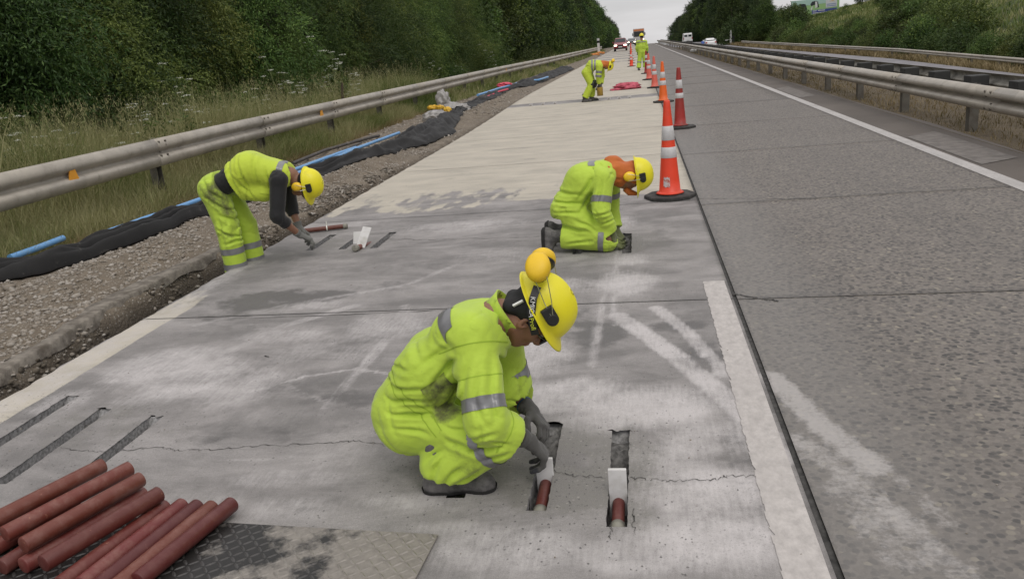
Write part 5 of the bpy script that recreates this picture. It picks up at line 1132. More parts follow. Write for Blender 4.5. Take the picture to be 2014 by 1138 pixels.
# gloves
def glove(parent, wr, el, d, nrm, mat, cuff=None, **k):
    S = Sdf(); wr = np.asarray(wr, float); el = np.asarray(el, float); b_ = nrmz(el-wr); kn, tips = hand(S, wr, d, nrm, **k); S.cap(wr+b_*.055, wr, .036, .031, .02); S.cap(wr+b_*.05, wr+b_*.045, .038, .038, .006); S.cut(wr+b_*.055, b_, .07)
    S.disp = lambda X: (.0035*(vnoise(X*55)-.5)).astype(np.float32); o = S.obj('glove', .0036, mat, parent)
    dirt_attr(o, [(t, .035, .8) for t in tips]+[(q, .03, .3) for q in kn])
    if cuff: band(o, 'cuff_trim', cuff, o, wr+b_*.045, wr+b_*.06, .001, wr+b_*.05, .06)
    return o
haR = Wd(1082, 902, 2.90); glove(p, J['wrR'], J['elR'], haR-J['wrR'], np.array([-.45, .1, -.85]), M['glove'], size=1.08, curl=(48, 42, 25), thumb=1, spread=4)
haL = Wd(1084, 856, 3.06); glove(p, J['wrL'], J['elL'], haL-J['wrL'], np.array([.05, -.55, -.7]), M['glove'], simple('blue_knit_cuff', (.03, .10, .22), .9), size=1.05, curl=(40, 45, 30), thumb=-1, spread=4)
boot(p, J['anR'], J['anR']+[.2, .02, 0], (0, 0, 1), s=1.12); boot(p, J['anL'], J['anL']+[.2, .03, 0], (0, 0, 1))

# ---- shared builder for the others
def simple_torso(S, J, r_low=.115, r_mid=.118, r_up=.098, k=.06, width=.07, drop=None):
    mid, nk = J['mid'], J['neck']; lat = nrmz(J['shL']-J['shR']); H_ = (J['hipR']+J['hipL'])/2; dn = nrmz(mid-nk)
    for q in (-1, 1): S.cap(H_+lat*q*width, mid+lat*q*width, r_low, r_mid, k); S.cap(mid+lat*q*width, nk+lat*q*(width*.95)+dn*.085, r_mid, r_up, k)
def limbs(S, J, arms=True, legs=True, ra=(.078, .068, .06), rl_=(.10, .082, .085), hem=.03, at_=.8):
    nk = J['neck']; dn = nrmz(J['mid']-nk)
    for q in 'RL':
        sh, el, wr, hi, kn, an = [J[a+q] for a in ('sh', 'el', 'wr', 'hip', 'kn', 'an')]
        if arms: S.cap(nk+dn*.055, sh, .062, ra[0], .04); S.cap(sh, el, ra[0], ra[1], .03); sleeve_end(S, el, wr, ra[2], at_)
        if legs: S.cap(hi, kn, rl_[0], rl_[1], .04); d = nrmz(an-kn); e_ = an-d*hem; S.cap(kn, e_, rl_[1], rl_[2], .03); S.cap(e_-d*.05, e_-d*.02, rl_[2]*1.03, rl_[2]*1.04, .02); S.cut(e_, d, rl_[2]*1.9)
def lb(o, J, a, b_, t, w=.05, off=.003, rad=.13, mat=None):
    d = nrmz(J[b_]-J[a]); c0 = J[a]+(J[b_]-J[a])*t; return band(o, 'reflective_band', mat or M['reflect'], o, c0-d*w/2, c0+d*w/2, off, c0, rad)
def skirt_hood(parent, hc, up, fwd, side, nk, mat, h=.007):
    """orange cloth hanging from the helmet over ears and nape"""
    S = Sdf(); ax = np.array([side, fwd, up]); P = lambda a, b_, u: hc+side*a+fwd*b_+up*u
    S.ell(P(0, -.015, .02), ax, (.098, .118, .10), .03); S.cap(P(0, -.07, -.06), nk-up*.0-fwd*.03, .070, .088, .03); S.cap(P(.045, -.01, -.07), nk+fwd*.03+side*.03, .055, .075, .03); S.cap(P(-.045, -.01, -.07), nk+fwd*.03-side*.03, .055, .075, .03)
    S.cap(P(0, -.02, -.07), nk-up*.01, .082, .090, .04); S.cap(nk-up*.0-side*.02, nk-up*.06-side*.11-fwd*.03, .06, .04, .03); S.cap(nk+side*.02, nk-up*.06+side*.11-fwd*.03, .06, .04, .03); S.cap(P(0, .03, -.10), nk+fwd*.05, .06, .075, .04); S.ell(P(0, .125, -.02), ax, (.056, .085, .085), .02, sub=True); S.cut(P(0, 0, .07), up, .2)
    S.disp = lambda X: (.026*(1-np.abs(2*vnoise(X*np.array([6, 15, 15], np.float32))-1))-.012+.005*vnoise(X*30)).astype(np.float32)
    o = S.obj('neck_cover', h, mat, parent); dirt_attr(o, []); return o

# ---- worker 2: bending over in the trench, vest over black shirt
J = dict(hipR=Wd(420, 372, 6.78), hipL=Wd(436, 366, 6.98), neck=Wd(572, 345, 6.95), shR=Wd(548, 352, 6.78), shL=Wd(562, 345, 7.14), elR=Wd(545, 425, 6.72), wrR=Wd(590, 462, 6.92), elL=Wd(572, 405, 7.12), wrL=Wd(588, 448, 7.06),
         knR=Wd(448, 448, 6.76), anR=Wd(470, 548, 6.78), knL=Wd(482, 440, 7.02), anL=Wd(505, 535, 7.02), mid=Wd(490, 330, 6.9))
J2 = J; p = person_base('person', (-3.95, 6.9, -.3), 'worker bending over in the trench, yellow vest over a black shirt, dirty lime trousers')
up2, fw2, sd2 = frame([.93, -.08, .06], [.10, .12, -1]); hc = Wd(598, 362, 6.95)
S = Sdf(); skinny(J, S); head_prims(S, hc, up2, fw2, sd2); S.cap(hc-up2*.06-fw2*.03, J['neck'], .058, .064, .03); S.obj('body', .0085, M['skin'], p)
S = Sdf(); simple_torso(S, J, .10, .115, .095); limbs(S, J, True, False, (.074, .062, .052), at_=.42); S.disp = fold_disp([(J['shR'], J['elR'], .07, 1), (J['elR'], J['wrR'], .06, 1)], .012); S.cut(J['neck']+up2*.02, up2, .1); S.cut(J['hipR']+[.02, .1, 0], [-1, 0, -.4], .3); o = S.obj('shirt', .0085, M['black_cloth'], p); dirt_attr(o, [])
S = Sdf(); simple_torso(S, J, .118, .132, .112, width=.075); lat = nrmz(J['shL']-J['shR'])
S.cap(Wd(462, 372, 6.8), Wd(520, 378, 6.85), .085, .085, .06); S.cap(Wd(462, 372, 7.02), Wd(520, 378, 7.02), .085, .085, .06)
for q in 'RL': S.cap(J['neck']-nrmz(J['neck']-J['mid'])*.05, J['sh'+q]*.6+J['neck']*.4-nrmz(J['neck']-J['mid'])*.02, .09, .088, .05)
for q, sg in (('R', -1), ('L', 1)): c_ = J['sh'+q]+lat*sg*.035+np.array([.0, 0, -.035]); S.ell(c_, np.eye(3), (.085, .07, .115), .02, sub=True)
S.disp = fold_disp([(J['mid']-[.1, 0, 0], J['neck'], .13, .8)], .012, .002, (14, 3), [(440, 310, 470, 390, .014, .012), (462, 305, 490, 395, .012, .012), (490, 300, 505, 370, .010, .012), (515, 330, 530, 395, .014, .011), (452, 340, 500, 402, .010, .010)], 6.7, 6.95); S.cut(J['neck']+up2*.0, up2, .13); S.cut(J['hipR']*.40+J['mid']*.60+[0, .1, 0], [-1, 0, -.35], .35)
vo = S.obj('vest', .0085, M['vest'], p); dirt_attr(vo, [(Wd(480, 400, 6.75), .12, .3)])
tx = nrmz(J['neck']-J['mid']); c0 = J['mid']+(J['neck']-J['mid'])*.82; band(vo, 'reflective_band', M['reflect'], vo, c0-tx*.026, c0+tx*.026, .003, c0+[0, -.1, .14], .17)
mb = MB(); c = Wd(468, 388, 6.62)
for cx, cy, w_, h_ in ((470, 385, .05, .15), (482, 390, .035, .17), (470, 345, .05, .05), (515, 372, .10, .10)):
    c = Wd(cx, cy, 6.755-.0*cx); 

for cx, cy, w_, h_ in ((474, 385, .03, .075), (520, 372, .055, .06), (512, 352, .055, .022), (474, 345, .028, .022)): patch(vo, Wd(cx, cy, 6.7), .14, nrmz(J['neck']-J['mid']), w_, h_, 'pocket', M['vest'])
S = Sdf(); H_ = (J['hipR']+J['hipL'])/2; S.cap(J['hipR'], J['hipL'], .125, .125, .05); S.cap(H_+[0, -.06, 0], H_*.7+J['mid']*.3+[0, -.06, 0], .125, .118, .05); S.cap(H_+[0, .06, 0], H_*.7+J['mid']*.3+[0, .06, 0], .125, .118, .05)
limbs(S, J, False, True, rl_=(.118, .100, .098), hem=.02); S.disp = fold_disp([(J['hipR'], J['knR'], .1, 1), (J['knR'], J['anR'], .09, 1.5), (J['hipL'], J['knL'], .1, 1), (J['knL'], J['anL'], .09, 1.5)], .013, .002, (12, 2.5),
    [(392, 352, 440, 400, .016, .013), (400, 385, 455, 420, .014, .012), (412, 345, 470, 385, .012, .012), (430, 420, 480, 452, .014, .012), (425, 450, 470, 470, .014, .010), (440, 480, 490, 470, .014, .011), (455, 400, 462, 480, .012, .013), (425, 400, 448, 500, .010, .014)], 6.68, 6.9); S.cut(H_*.76+J['mid']*.24+[0, 0, 0], nrmz(J['mid']-H_), .3)
to = S.obj('trousers', .0085, M['hivis'], p); dirt_attr(to, [(Wd(460, 415, 6.66), .17, .95), (Wd(430, 380, 6.66), .24, .75), (Wd(405, 370, 6.7), .1, .6), (J['knR'], .2, .55), (J['anR'], .2, .3)])
for q in 'RL':
    lb(to, J, 'kn'+q, 'an'+q, .42, .055); lb(to, J, 'kn'+q, 'an'+q, .72, .055); boot(p, J['an'+q], J['an'+q]+[.2, .0, 0], (0, 0, 1))
helmet(p, hc+up2*.045, up2, fw2, sd2, 1.02, 'side')
S = Sdf(); ax = np.array([sd2, fw2, up2]); S.ell(hc+up2*.035-fw2*.015, ax, (.083, .10, .09), .02); S.ell(hc+fw2*.10-up2*.02, ax, (.12, .07, .06), .02, sub=True); S.obj('hair', .008, M['hair'], p)
MB().tube([hc+fw2*.1-sd2*.06+up2*.01, hc+fw2*.106+up2*.012, hc+fw2*.1+sd2*.06+up2*.01, hc+sd2*.086], [.016, .02, .016, .004], 8).build('safety_glasses', M['lens'], p)
haR = Wd(618, 472, 6.98); glove(p, J['wrR'], J['elR'], haR-J['wrR'], np.array([.1, .15, -1]), M['gloveg'], size=1.12, curl=(38, 35, 25), thumb=1, spread=7)
haL = Wd(612, 466, 7.1); glove(p, J['wrL'], J['elL'], haL-J['wrL'], np.array([0, -.3, -1]), M['gloveg'], size=1.08, curl=(30, 35, 25), thumb=-1, spread=5)

# ---- worker 3: kneeling, orange neck cover
J = dict(hipR=Wd(1112, 412, 6.68), hipL=Wd(1122, 404, 6.92), neck=Wd(1208, 333, 6.8), shR=Wd(1186, 350, 6.64), shL=Wd(1202, 342, 6.98), elR=Wd(1182, 415, 6.55), wrR=Wd(1204, 460, 6.62), elL=Wd(1200, 400, 7.05), wrL=Wd(1212, 455, 6.95),
         knR=Wd(1192, 476, 6.62), knL=Wd(1196, 466, 6.94), anR=Wd(1098, 464, 6.66), anL=Wd(1104, 458, 6.9), mid=Wd(1150, 355, 6.8))
J['knR'][2] = .09; J['knL'][2] = .09; J['anR'][2] = .13; J['anL'][2] = .13; J3 = J
p = person_base('person', (-.45, 6.8, 0), 'worker kneeling near the first cone, orange neck cover under a yellow helmet')
up3, fw3, sd3 = frame([.95, 0, .10], [.08, .02, -1]); hc = Wd(1240, 345, 6.8)
S = Sdf(); skinny(J, S); head_prims(S, hc, up3, fw3, sd3); S.cap(hc-up3*.06-fw3*.03, J['neck'], .058, .064, .03); S.obj('body', .0085, M['skin'], p)
S = Sdf(); simple_torso(S, J, .125, .135, .108, width=.075); limbs(S, J, True, True, (.085, .074, .064), (.118, .095, .088), at_=.86); S.disp = fold_disp([(J['mid'], J['neck'], .12, .5), (J['shR'], J['elR'], .08, 1.2), (J['elR'], J['wrR'], .07, 1.5), (J['hipR'], J['knR'], .11, 1.3), (J['knR'], J['anR'], .09, .8), ((J['hipR']+J['hipL'])/2, J['mid'], .13, .7)], .013, .002, (13, 2.6),
    [(1165, 350, 1135, 395, .016, .012), (1170, 370, 1140, 420, .014, .012), (1080, 378, 1150, 385, .012, .011), (1078, 398, 1150, 402, .014, .010), (1085, 420, 1150, 418, .012, .010), (1185, 350, 1175, 405, .012, .012), (1165, 420, 1205, 412, .014, .010), (1180, 440, 1212, 430, .012, .010), (1100, 445, 1165, 455, .014, .012), (1130, 430, 1180, 455, .014, .012), (1115, 480, 1170, 470, .012, .010)], 6.58, 6.85); S.cut(J['neck']+up3*.03, up3, .12)
cv = S.obj('coverall', .0085, M['hivis'], p); dirt_attr(cv, [(J['knR'], .17, .7), (Wd(1175, 475, 6.55), .12, .6), (Wd(1110, 470, 6.6), .08, .5), (Wd(1140, 420, 6.55), .1, .35)])
lb(cv, J, 'shR', 'elR', .66); lb(cv, J, 'shL', 'elL', .66); lb(cv, J, 'knR', 'anR', .08, .045, rad=.12)
tx = nrmz(J['neck']-J['mid']); c0 = J['mid']+(J['neck']-J['mid'])*.42; band(cv, 'reflective_band', M['reflect'], cv, c0-tx*.026, c0+tx*.026, .003, c0+[-.04, -.04, .16], .12)
skirt_hood(p, hc, up3, fw3, sd3, J['neck'], M['orange_cloth']); helmet(p, hc+up3*.05, up3, fw3, sd3, 1.02, 'side')
bpy.data.objects
MB().tube([hc+fw3*.10-up3*.06+sd3*.03, hc+fw3*.135-up3*.03, hc+fw3*.16+up3*.03], [.022, .030, .014], 8).build('neck_cover_flap', M['orange_cloth'], p, True)
for q in 'RL':
    a = J['an'+q]; boot(p, a-[.03, 0, 0], a+[-.03, 0, -.25], (1, 0, -.05), s=1.08)
haR = Wd(1214, 480, 6.68); glove(p, J['wrR'], J['elR'], haR-J['wrR'], np.array([.4, .3, -.6]), M['gloveo'], size=1.1, curl=(45, 45, 30), thumb=1)
haL = Wd(1222, 474, 6.86); glove(p, J['wrL'], J['elL'], haL-J['wrL'], np.array([.2, -.4, -.7]), M['gloveo'], size=1.08, curl=(40, 45, 30), thumb=-1)

# ---- worker 4: bending far down the slab with a can
J = dict(hipR=Wd(1153, 143, 24.3), hipL=Wd(1156, 142, 24.5), neck=Wd(1184, 127, 24.4), shR=Wd(1179, 130, 24.22), shL=Wd(1183, 128, 24.6), elR=Wd(1177, 150, 24.2), wrR=Wd(1178, 168, 24.3), elL=Wd(1184, 150, 24.6), wrL=Wd(1182, 168, 24.5),
         knR=Wd(1163, 166, 24.3), knL=Wd(1166, 165, 24.5), anR=Wd(1150, 194, 24.3), anL=Wd(1163, 192, 24.55), mid=Wd(1165, 128, 24.4))
J['anR'][2] = .1; J['anL'][2] = .1; p = person_base('person', (-1.45, 24.4, 0), 'distant worker bent double with orange hood, knee pads and a yellow can')
up4, fw4, sd4 = frame([.85, 0, -.2], [-.2, 0, -1]); hc = Wd(1194, 129, 24.4)
S = Sdf(); skinny(J, S); head_prims(S, hc, up4, fw4, sd4); S.cap(hc-up4*.06-fw4*.03, J['neck'], .058, .064, .03); S.obj('body', .016, M['skin'], p)
S = Sdf(); simple_torso(S, J, .135, .135, .12, width=.085); limbs(S, J, True, True, (.09, .08, .07), (.125, .10, .095)); S.disp = fold_disp([(J['hipR'], J['knR'], .11, 1)], .015, .002, (10, 3)); cv = S.obj('suit', .014, M['vest'], p); dirt_attr(cv, [])
lb(cv, J, 'shR', 'elR', .6, .07, rad=.16); lb(cv, J, 'shR', 'elR', 1.0, .07, rad=.16); tx = nrmz(J['neck']-J['mid']); 
for t in (.0, .3): c0 = J['mid']+(J['neck']-J['mid'])*t; band(cv, 'reflective_band', M['reflect'], cv, c0-tx*.025, c0+tx*.025, .004, c0, .24)
for q in 'RL':
    boot(p, J['an'+q], J['an'+q]+[.2, .0, 0], (0, 0, 1), s=1.15); S = Sdf(); k_ = J['kn'+q]; S.ell(k_+[.05, 0, 0], np.eye(3), (.075, .105, .12), .02); S.ell(k_, np.eye(3), (.03, .12, .05), .02); o = S.obj('knee_pad', .014, M['blackpl'], p)
    d = nrmz(J['wr'+q]-J['el'+q]); glove(p, J['wr'+q], J['el'+q], d, np.array([-.3, .0, -.4]), M['glove'], size=1.1, curl=(50, 50, 30), thumb=1 if q == 'R' else -1)
skirt_hood(p, hc, up4, fw4, sd4, J['neck'], M['orange_cloth'], .014); helmet(p, hc+up4*.05, up4, fw4, sd4, 1.02, 'back')
mm = Matrix.Translation(Vector(tuple(Wd(1180, 180, 24.3)))); co = Gd(1180, 190)
root = empty('paint_can', (mm.translation[0], 24.3, mm.translation[2]-.1), 'yellow can held low in the hand of the bent distant worker', 'can')
M['can'] = simple('yellow_can', (.42, .27, .05), .5, dirt=(.2, .15, .06)); c = MB().lathe([(.075, -.12), (.085, -.12), (.085, .11), (.088, .115), (.08, .115), (.078, -.10)], 20, mm).build('can_body', M['can'], root, True); MB().tube([mm @ Vector((-.085, 0, .1)), mm @ Vector((-.05, 0, .18)), mm @ Vector((.05, 0, .18)), mm @ Vector((.085, 0, .1))], .004, 5).build('handle', M['wire'], root)

# ---- worker 5: standing with back turned
b0 = Gd(1264, 138); bx_, by_ = b0[0], b0[1]; V_ = lambda x, y, z: np.array([bx_+x, by_+y, z])
J = dict(hipR=V_(.10, 0, .90), hipL=V_(-.08, 0, .90), neck=V_(.02, .0, 1.46), shR=V_(.20, 0, 1.38), shL=V_(-.18, 0, 1.38), elR=V_(.27, .03, 1.10), wrR=V_(.27, .12, .87), elL=V_(-.25, .05, 1.10), wrL=V_(-.22, .14, .88), knR=V_(.13, .03, .49), knL=V_(-.14, .0, .49), anR=V_(.15, .0, .1), anL=V_(-.20, -.08, .1), mid=V_(.01, .0, 1.14))
p = person_base('person', (bx_, by_, 0), 'farthest worker, standing with back turned beside the cones in a lime suit'); up5, fw5, sd5 = frame([0, .1, 1], [0, 1, -.1]); hc = V_(.02, .03, 1.63)
S = Sdf(); skinny(J, S); head_prims(S, hc, up5, fw5, sd5); S.cap(hc-up5*.06-fw5*.03, J['neck'], .058, .064, .03); S.obj('body', .016, M['skin'], p)
S = Sdf(); simple_torso(S, J, .125, .13, .11, width=.085); limbs(S, J, True, True, (.088, .08, .072), (.12, .105, .11)); S.disp = fold_disp([(J['hipR'], J['anR'], .11, 1), (J['hipL'], J['anL'], .11, 1)], .02, .002, (8, 3)); cv = S.obj('suit', .014, M['hivis'], p); dirt_attr(cv, [])
for q in 'RL': lb(cv, J, 'kn'+q, 'an'+q, .25, .06, rad=.2); boot(p, J['an'+q], J['an'+q]+[.04, .2, 0], (0, 0, 1)); d = nrmz(J['wr'+q]-J['el'+q]); glove(p, J['wr'+q], J['el'+q], d, np.array([0, .3, -.4]), M['gloveo'], size=1.0, curl=(30, 30, 20), thumb=1 if q == 'L' else -1)
band(cv, 'reflective_band', M['reflect'], cv, V_(0, 0, 1.36), V_(0, 0, 1.41), .004, V_(0, 0, 1.38), .24)
S = Sdf(); S.ell(hc+up5*.02-fw5*.02, np.eye(3), (.083, .10, .09), .02); S.obj('hair', .014, M['hair'], p); helmet(p, hc+up5*.05, up5, fw5, sd5, 1.05, 'none')
# ------------------------------------------------------------------ traffic cones
M['cred'] = simple('red_orange_cone_plastic', (.78, .060, .022), .45, var=.08, vs=5, dirt=(.33, .07, .03), dirt_s=4, dirt_lo=.55, dirt_hi=.85)
M['corange'] = simple('orange_cone_plastic', (.80, .14, .02), .45, var=.06, vs=5, dirt=(.4, .1, .03), dirt_s=4, dirt_lo=.6, dirt_hi=.9)
M['cdark'] = simple('dull_red_cone_plastic', (.34, .028, .022), .5, var=.12, vs=6, dirt=(.14, .03, .02), dirt_s=5, dirt_lo=.45, dirt_hi=.75)
M['cpink'] = simple('faded_red_cone_plastic', (.70, .14, .10), .5, var=.08, dirt=(.4, .12, .08), dirt_s=5)
M['cwhite'] = simple('white_reflective_sleeve', (.60, .59, .59), .4, var=.06, vs=6, dirt=(.36, .35, .34), dirt_s=7, dirt_lo=.5, dirt_hi=.85)
M['rubber'] = simple('black_cone_base', (.028, .027, .025), .85, dirt=(.09, .085, .08), dirt_s=9, bump=.3)
M['sticker'] = simple('peeling_sticker', (.55, .5, .5), .6, dirt=(.45, .12, .08), dirt_s=40, dirt_lo=.5, dirt_hi=.6)
def make_cone(mat, label, bands=((.60, .745), (.42, .53)), H=1.0, rb=.118, rt=.032, extra=False, base=.25):
    root = empty('traffic_cone', (0, 0, 0), label, 'traffic cone', 'traffic cones along the lane closure')
    mb = MB(); o8 = []; b = base; c = b*.42
    poly = [(b, -c), (b, c), (c, b), (-c, b), (-b, c), (-b, -c), (-c, -b), (c, -b)]
    for z, k in ((0, 1), (.028, 1), (.036, .97), (.036, .55), (.05, .52)): o8.append([(x*k, y*k, z) for x, y in poly])
    V = [v for r_ in o8 for v in r_]; F = [(8*i+k, 8*i+(k+1) % 8, 8*i+8+(k+1) % 8, 8*i+8+k) for i in range(4) for k in range(8)]+[tuple(range(7, -1, -1)), tuple(32+k for k in range(8))]
    MB().add(V, F).build('base', M['rubber'], root)
    rr = lambda z: rb+(rt-rb)*(z/H)
    pr = [(rb+.03, .05), (rb+.012, .062), (rr(.08), .075)]+[(rr(z), z) for z in (.2, .4, .6, .8, .95)]+[(rt, H-.01), (rt-.004, H), (rt-.012, H), (rt-.014, H-.05)]
    MB().lathe(pr, 28).build('cone_body', mat, root, True)
    for k, (z0, z1) in enumerate(bands):
        z0 *= H; z1 *= H; MB().lathe([(rr(z0)+.001, z0), (rr(z0)+.003, z0+.002), (rr(z1)+.003, z1-.002), (rr(z1)+.001, z1)], 28, cap=False).build('reflective_sleeve', M['cwhite'], root, True)
    return root
red = make_cone(M['cred'], 'nearest traffic cone, bright red with two white bands and a peeling sticker, by the joint')
for k, a in enumerate(np.linspace(-2.05, -1.35, 1)): pass
V = []; 
for i in range(7):
    for j in range(4):
        a = R(-128-22)+R(38)*i/6; z = .125+.10*j/3; r_ = .118+(.032-.118)*z+.0022; V.append((r_*math.cos(a), r_*math.sin(a), z+.006*math.sin(i*2.1)*(j in (0, 3))))
st = mesh_np('sticker', np.array(V), [(4*i+j, 4*i+4+j, 4*i+5+j, 4*i+1+j) for i in range(6) for j in range(3)], M['sticker'], red)
dark = make_cone(M['cdark'], 'dull dark-red traffic cone standing further right than the others', ((.66, .80), (.50, .585)), 1.02, .108)
orange = make_cone(M['corange'], 'clean orange traffic cone, third from the camera', ((.60, .745), (.42, .53)), 1.0)
pink = make_cone(M['cpink'], 'faded pinkish-red traffic cone, fourth from the camera')
def place(o, px, py, rot, s=1): g_ = Gd(px, py); o.location = (g_[0], g_[1], .003); o.rotation_euler = (0, 0, rot); o.scale = (s, s, s)
place(red, 1318, 388, R(22)); place(dark, 1338, 252, R(8), 1.04); place(orange, 1305, 201, R(10)); place(pink, 1288, 173, R(5), 1.0)
for (px, py, k, s, lab) in [(1277, 157, pink, 1.0, 'faded red traffic cone, fifth from the camera, overlapping a darker one'), (1272, 145, dark, 1.0, 'dark red traffic cone just right of the standing worker\'s legs'), (1242, 131, red, .92, 'first traffic cone of the tight row left of the standing worker'), (1242.5, 125, orange, .92, 'second traffic cone of the tight row left of the standing worker'), (1241.5, 120, red, .92, 'third traffic cone of the tight row left of the standing worker'), (1241, 116.5, dark, .92, 'fourth traffic cone of the tight row left of the standing worker'),
                        (1241.5, 110, pink, .95, 'traffic cone deep in the tight row towards the horizon'), (1240.5, 105.5, red, .95, 'traffic cone deep in the tight row towards the horizon'), (1241, 102, pink, .95, 'traffic cone deep in the tight row towards the horizon'), (1241.5, 99, red, .95, 'traffic cone deep in the tight row towards the horizon')]:
    g_ = Gd(px, py); o = copy_tree(k, None, (g_[0], g_[1], .003), random.uniform(0, 1.5), s); o['label'] = lab
    for c in list(o.children):
        if c.name.startswith('sticker'): bpy.data.objects.remove(c)
# a red cone far off on the gravel
g_ = Gd(1188, 103); o = copy_tree(pink, None, (g_[0]-.6, g_[1], -.06), .3, .8); o['label'] = 'small faded traffic cone far off on the gravel shoulder beside the left guardrail'
# ------------------------------------------------------------------ dowel bars, foam boards
def m_rod(name, c, dust=(.25, .125, .10)):
    b = NB(name); oi = b.n('ShaderNodeObjectInfo'); n = b.noise(14, 7, .7); hv = b.n('ShaderNodeHueSaturation'); hv.inputs['Color'].default_value = (*c, 1); b.L(b.rng(oi.outputs['Random'], 0, 1, .75, 1.3), hv.inputs['Value']); b.L(b.rng(b.math('FRACT', b.math('MULTIPLY', oi.outputs['Random'], 5.7)), 0, 1, .49, .512), hv.inputs['Hue'])
    col = b.mix(b.math('MULTIPLY', b.rng(n, .45, .72), b.rng(oi.outputs['Random'], 0, 1, .15, .7)), hv.outputs[0], dust); s_ = b.noise(30, 6, .7, b.coord('Object', (1, 1, 1))); col = b.mix(b.rng(s_, .64, .72), col, (.30, .13, .085))
    return b.fin(col, .48, b.bump(b.noise(35, 5), .35, .003))
M['rod'] = m_rod('red_epoxy_bar', (.115, .024, .018)); M['rodcap'] = simple('grey_plastic_cap', (.25, .24, .20), .6, dirt=(.12, .11, .1), dirt_s=20); M['rodend'] = simple('dusty_bar_end', (.085, .022, .020), .7, dirt=(.2, .12, .1), dirt_s=40)
M['foam'] = simple('white_foam_board', (.62, .61, .60), .8, var=.05, dirt=(.40, .385, .35), dirt_s=8, dirt_lo=.52, dirt_hi=.8); M['tie'] = simple('white_plastic_clip', (.65, .65, .6), .5)
def rod(a, b_, r, name='dowel_bar', label=None, cat='steel bar', group=None, parent=None, cap=None, bev=.004):
    a = Vector(tuple(map(float, a))); b_ = Vector(tuple(map(float, b_))); d = (b_-a).normalized(); L = (b_-a).length; q = d.to_track_quat('Z', 'Y').to_matrix().to_4x4(); q.translation = a
    o = MB().lathe([(r-bev, 0), (r-bev*.3, bev*.4), (r, bev), (r, L*.33), (r, L*.66), (r, L-bev), (r-bev*.3, L-bev*.4), (r-bev, L)], 20, q).build(name, M['rod'], parent); smooth_by_angle(o, 35)
    if parent is None: tag(o, label, cat, group)
    if cap:
        for which in cap:
            m2 = q @ Matrix.Translation((0, 0, -.004 if which == 0 else L-.045)); MB().lathe([(r*.8, 0), (r+.003, .002), (r+.004, .049), (r*.8, .051)], 20, m2).build('end_cap', M['rodcap'], o, True)
    return o
RR = .0315
def seat(py_, px_, z): return Gd(px_, py_, z)
GRP = 'red bars heaped on the steel plate'
pile = [((-45, 1040), (203, 914), .125, 'topmost red bar at the far left of the heap, darker and half out of frame'), ((8, 1050), (256, 920), .12, 'second red bar from the left, on top of the heap'), ((45, 1072), (278, 941), .115, 'third red bar from the left, on top of the heap'),
        ((45, 1112), (284, 969), .045, 'pale dusty bar lying low between the upper and the lower bars'), ((84, 1108), (314, 970), .11, 'brownish bar crossing over the middle of the heap'), ((118, 1150), (326, 995), .045, 'dusty dark bar just right of the brownish crossing bar'),
        ((160, 1150), (360, 992), .045, 'plum-red bar, fourth from the right end of the heap'), ((195, 1152), (390, 994), .045, 'rust-streaked bar, third from the right end of the heap'), ((228, 1155), (419, 996), .045, 'bright scratched bar, second from the right end of the heap'), ((270, 1142), (457, 990), .045, 'rightmost red bar of the heap, lying on the bare plate'),
        ((-25, 1085), (150, 985), .045, 'red bar under the left side of the heap, only its end showing'), ((3, 1115), (180, 1000), .04, 'low red bar at the left, end face towards the camera')]
for (a, b_, z, lab) in pile:
    A = Gd(*a, z); B = Gd(*b_, z); B = A+(B-A)/np.linalg.norm(B-A)*min(np.linalg.norm(B-A), .60); rod(A, B, RR, label=lab, group=GRP)
def assembly(xc, y0, y1, z, yb, ztop, lab, boards=True, bw=.069, r=.024, glove_hide=False):
    root = rod((xc, y0, z), (xc, y1, z), r, label=lab, cat='steel bar', cap=(0, 1))
    if boards:
        h0 = -.115; mb = MB(); mb.box((xc-bw/2, yb-.008, h0), (xc+bw/2, yb+.008, ztop), Matrix.Translation((0, 0, 0)), .003); fo = mb.build('foam_board', M['foam'], root); 
    return root
zt = CAMH; 
assembly(-.145, 2.615, 2.93, -.042, 2.82, .10, 'red bar with white foam board seated in the rightmost slot beside the squatting worker'); assembly(-.440, 2.715, 3.08, -.040, 2.96, .075, 'red bar with white foam board that the squatting worker sets into the slot')
# second group: bar with boards tilted out of its slot
a = Wd(699, 497, 7.1); b_ = Wd(712, 462, 7.5); a[2] = .05; rt_ = rod((-2.62, 7.06, .035), (-2.60, 7.5, -.03), .026, label='short bar with two white foam boards leaning out of the middle slot', cap=(0,))
def board(c, w, h, tilt_x, tilt_y, rotz, parent):
    mm = Matrix.Translation(Vector(tuple(c))) @ Matrix.Rotation(rotz, 4, 'Z') @ Matrix.Rotation(tilt_x, 4, 'X') @ Matrix.Rotation(tilt_y, 4, 'Y'); return MB().box((-w/2, -.006, -h*.25), (w/2, .006, h*.75), mm, .002).build('foam_board', M['foam'], parent)
board((-2.60, 7.22, .05), .085, .22, R(-42), R(14), R(4), rt_); board((-2.72, 7.42, .01), .08, .14, R(-30), R(-2), R(-3), rt_)
o = rod(Gd(588, 455, .03), Gd(683, 444, .03), .023, label='loose red bar with a white clip on the slab by the bent worker\'s gloves', cap=(1,)); c_ = (Gd(588, 455, .03)*.42+Gd(683, 444, .03)*.58); d_ = nrmz(Gd(683, 444, .03)-Gd(588, 455, .03)); MB().tube([c_+np.array([0, 0, .025])+np.cross(d_, [0, 0, 1])*0+np.array([0, 0, q]) for q in (-.052, 0, .045)], .006, 6).build('clip', M['tie'], o)
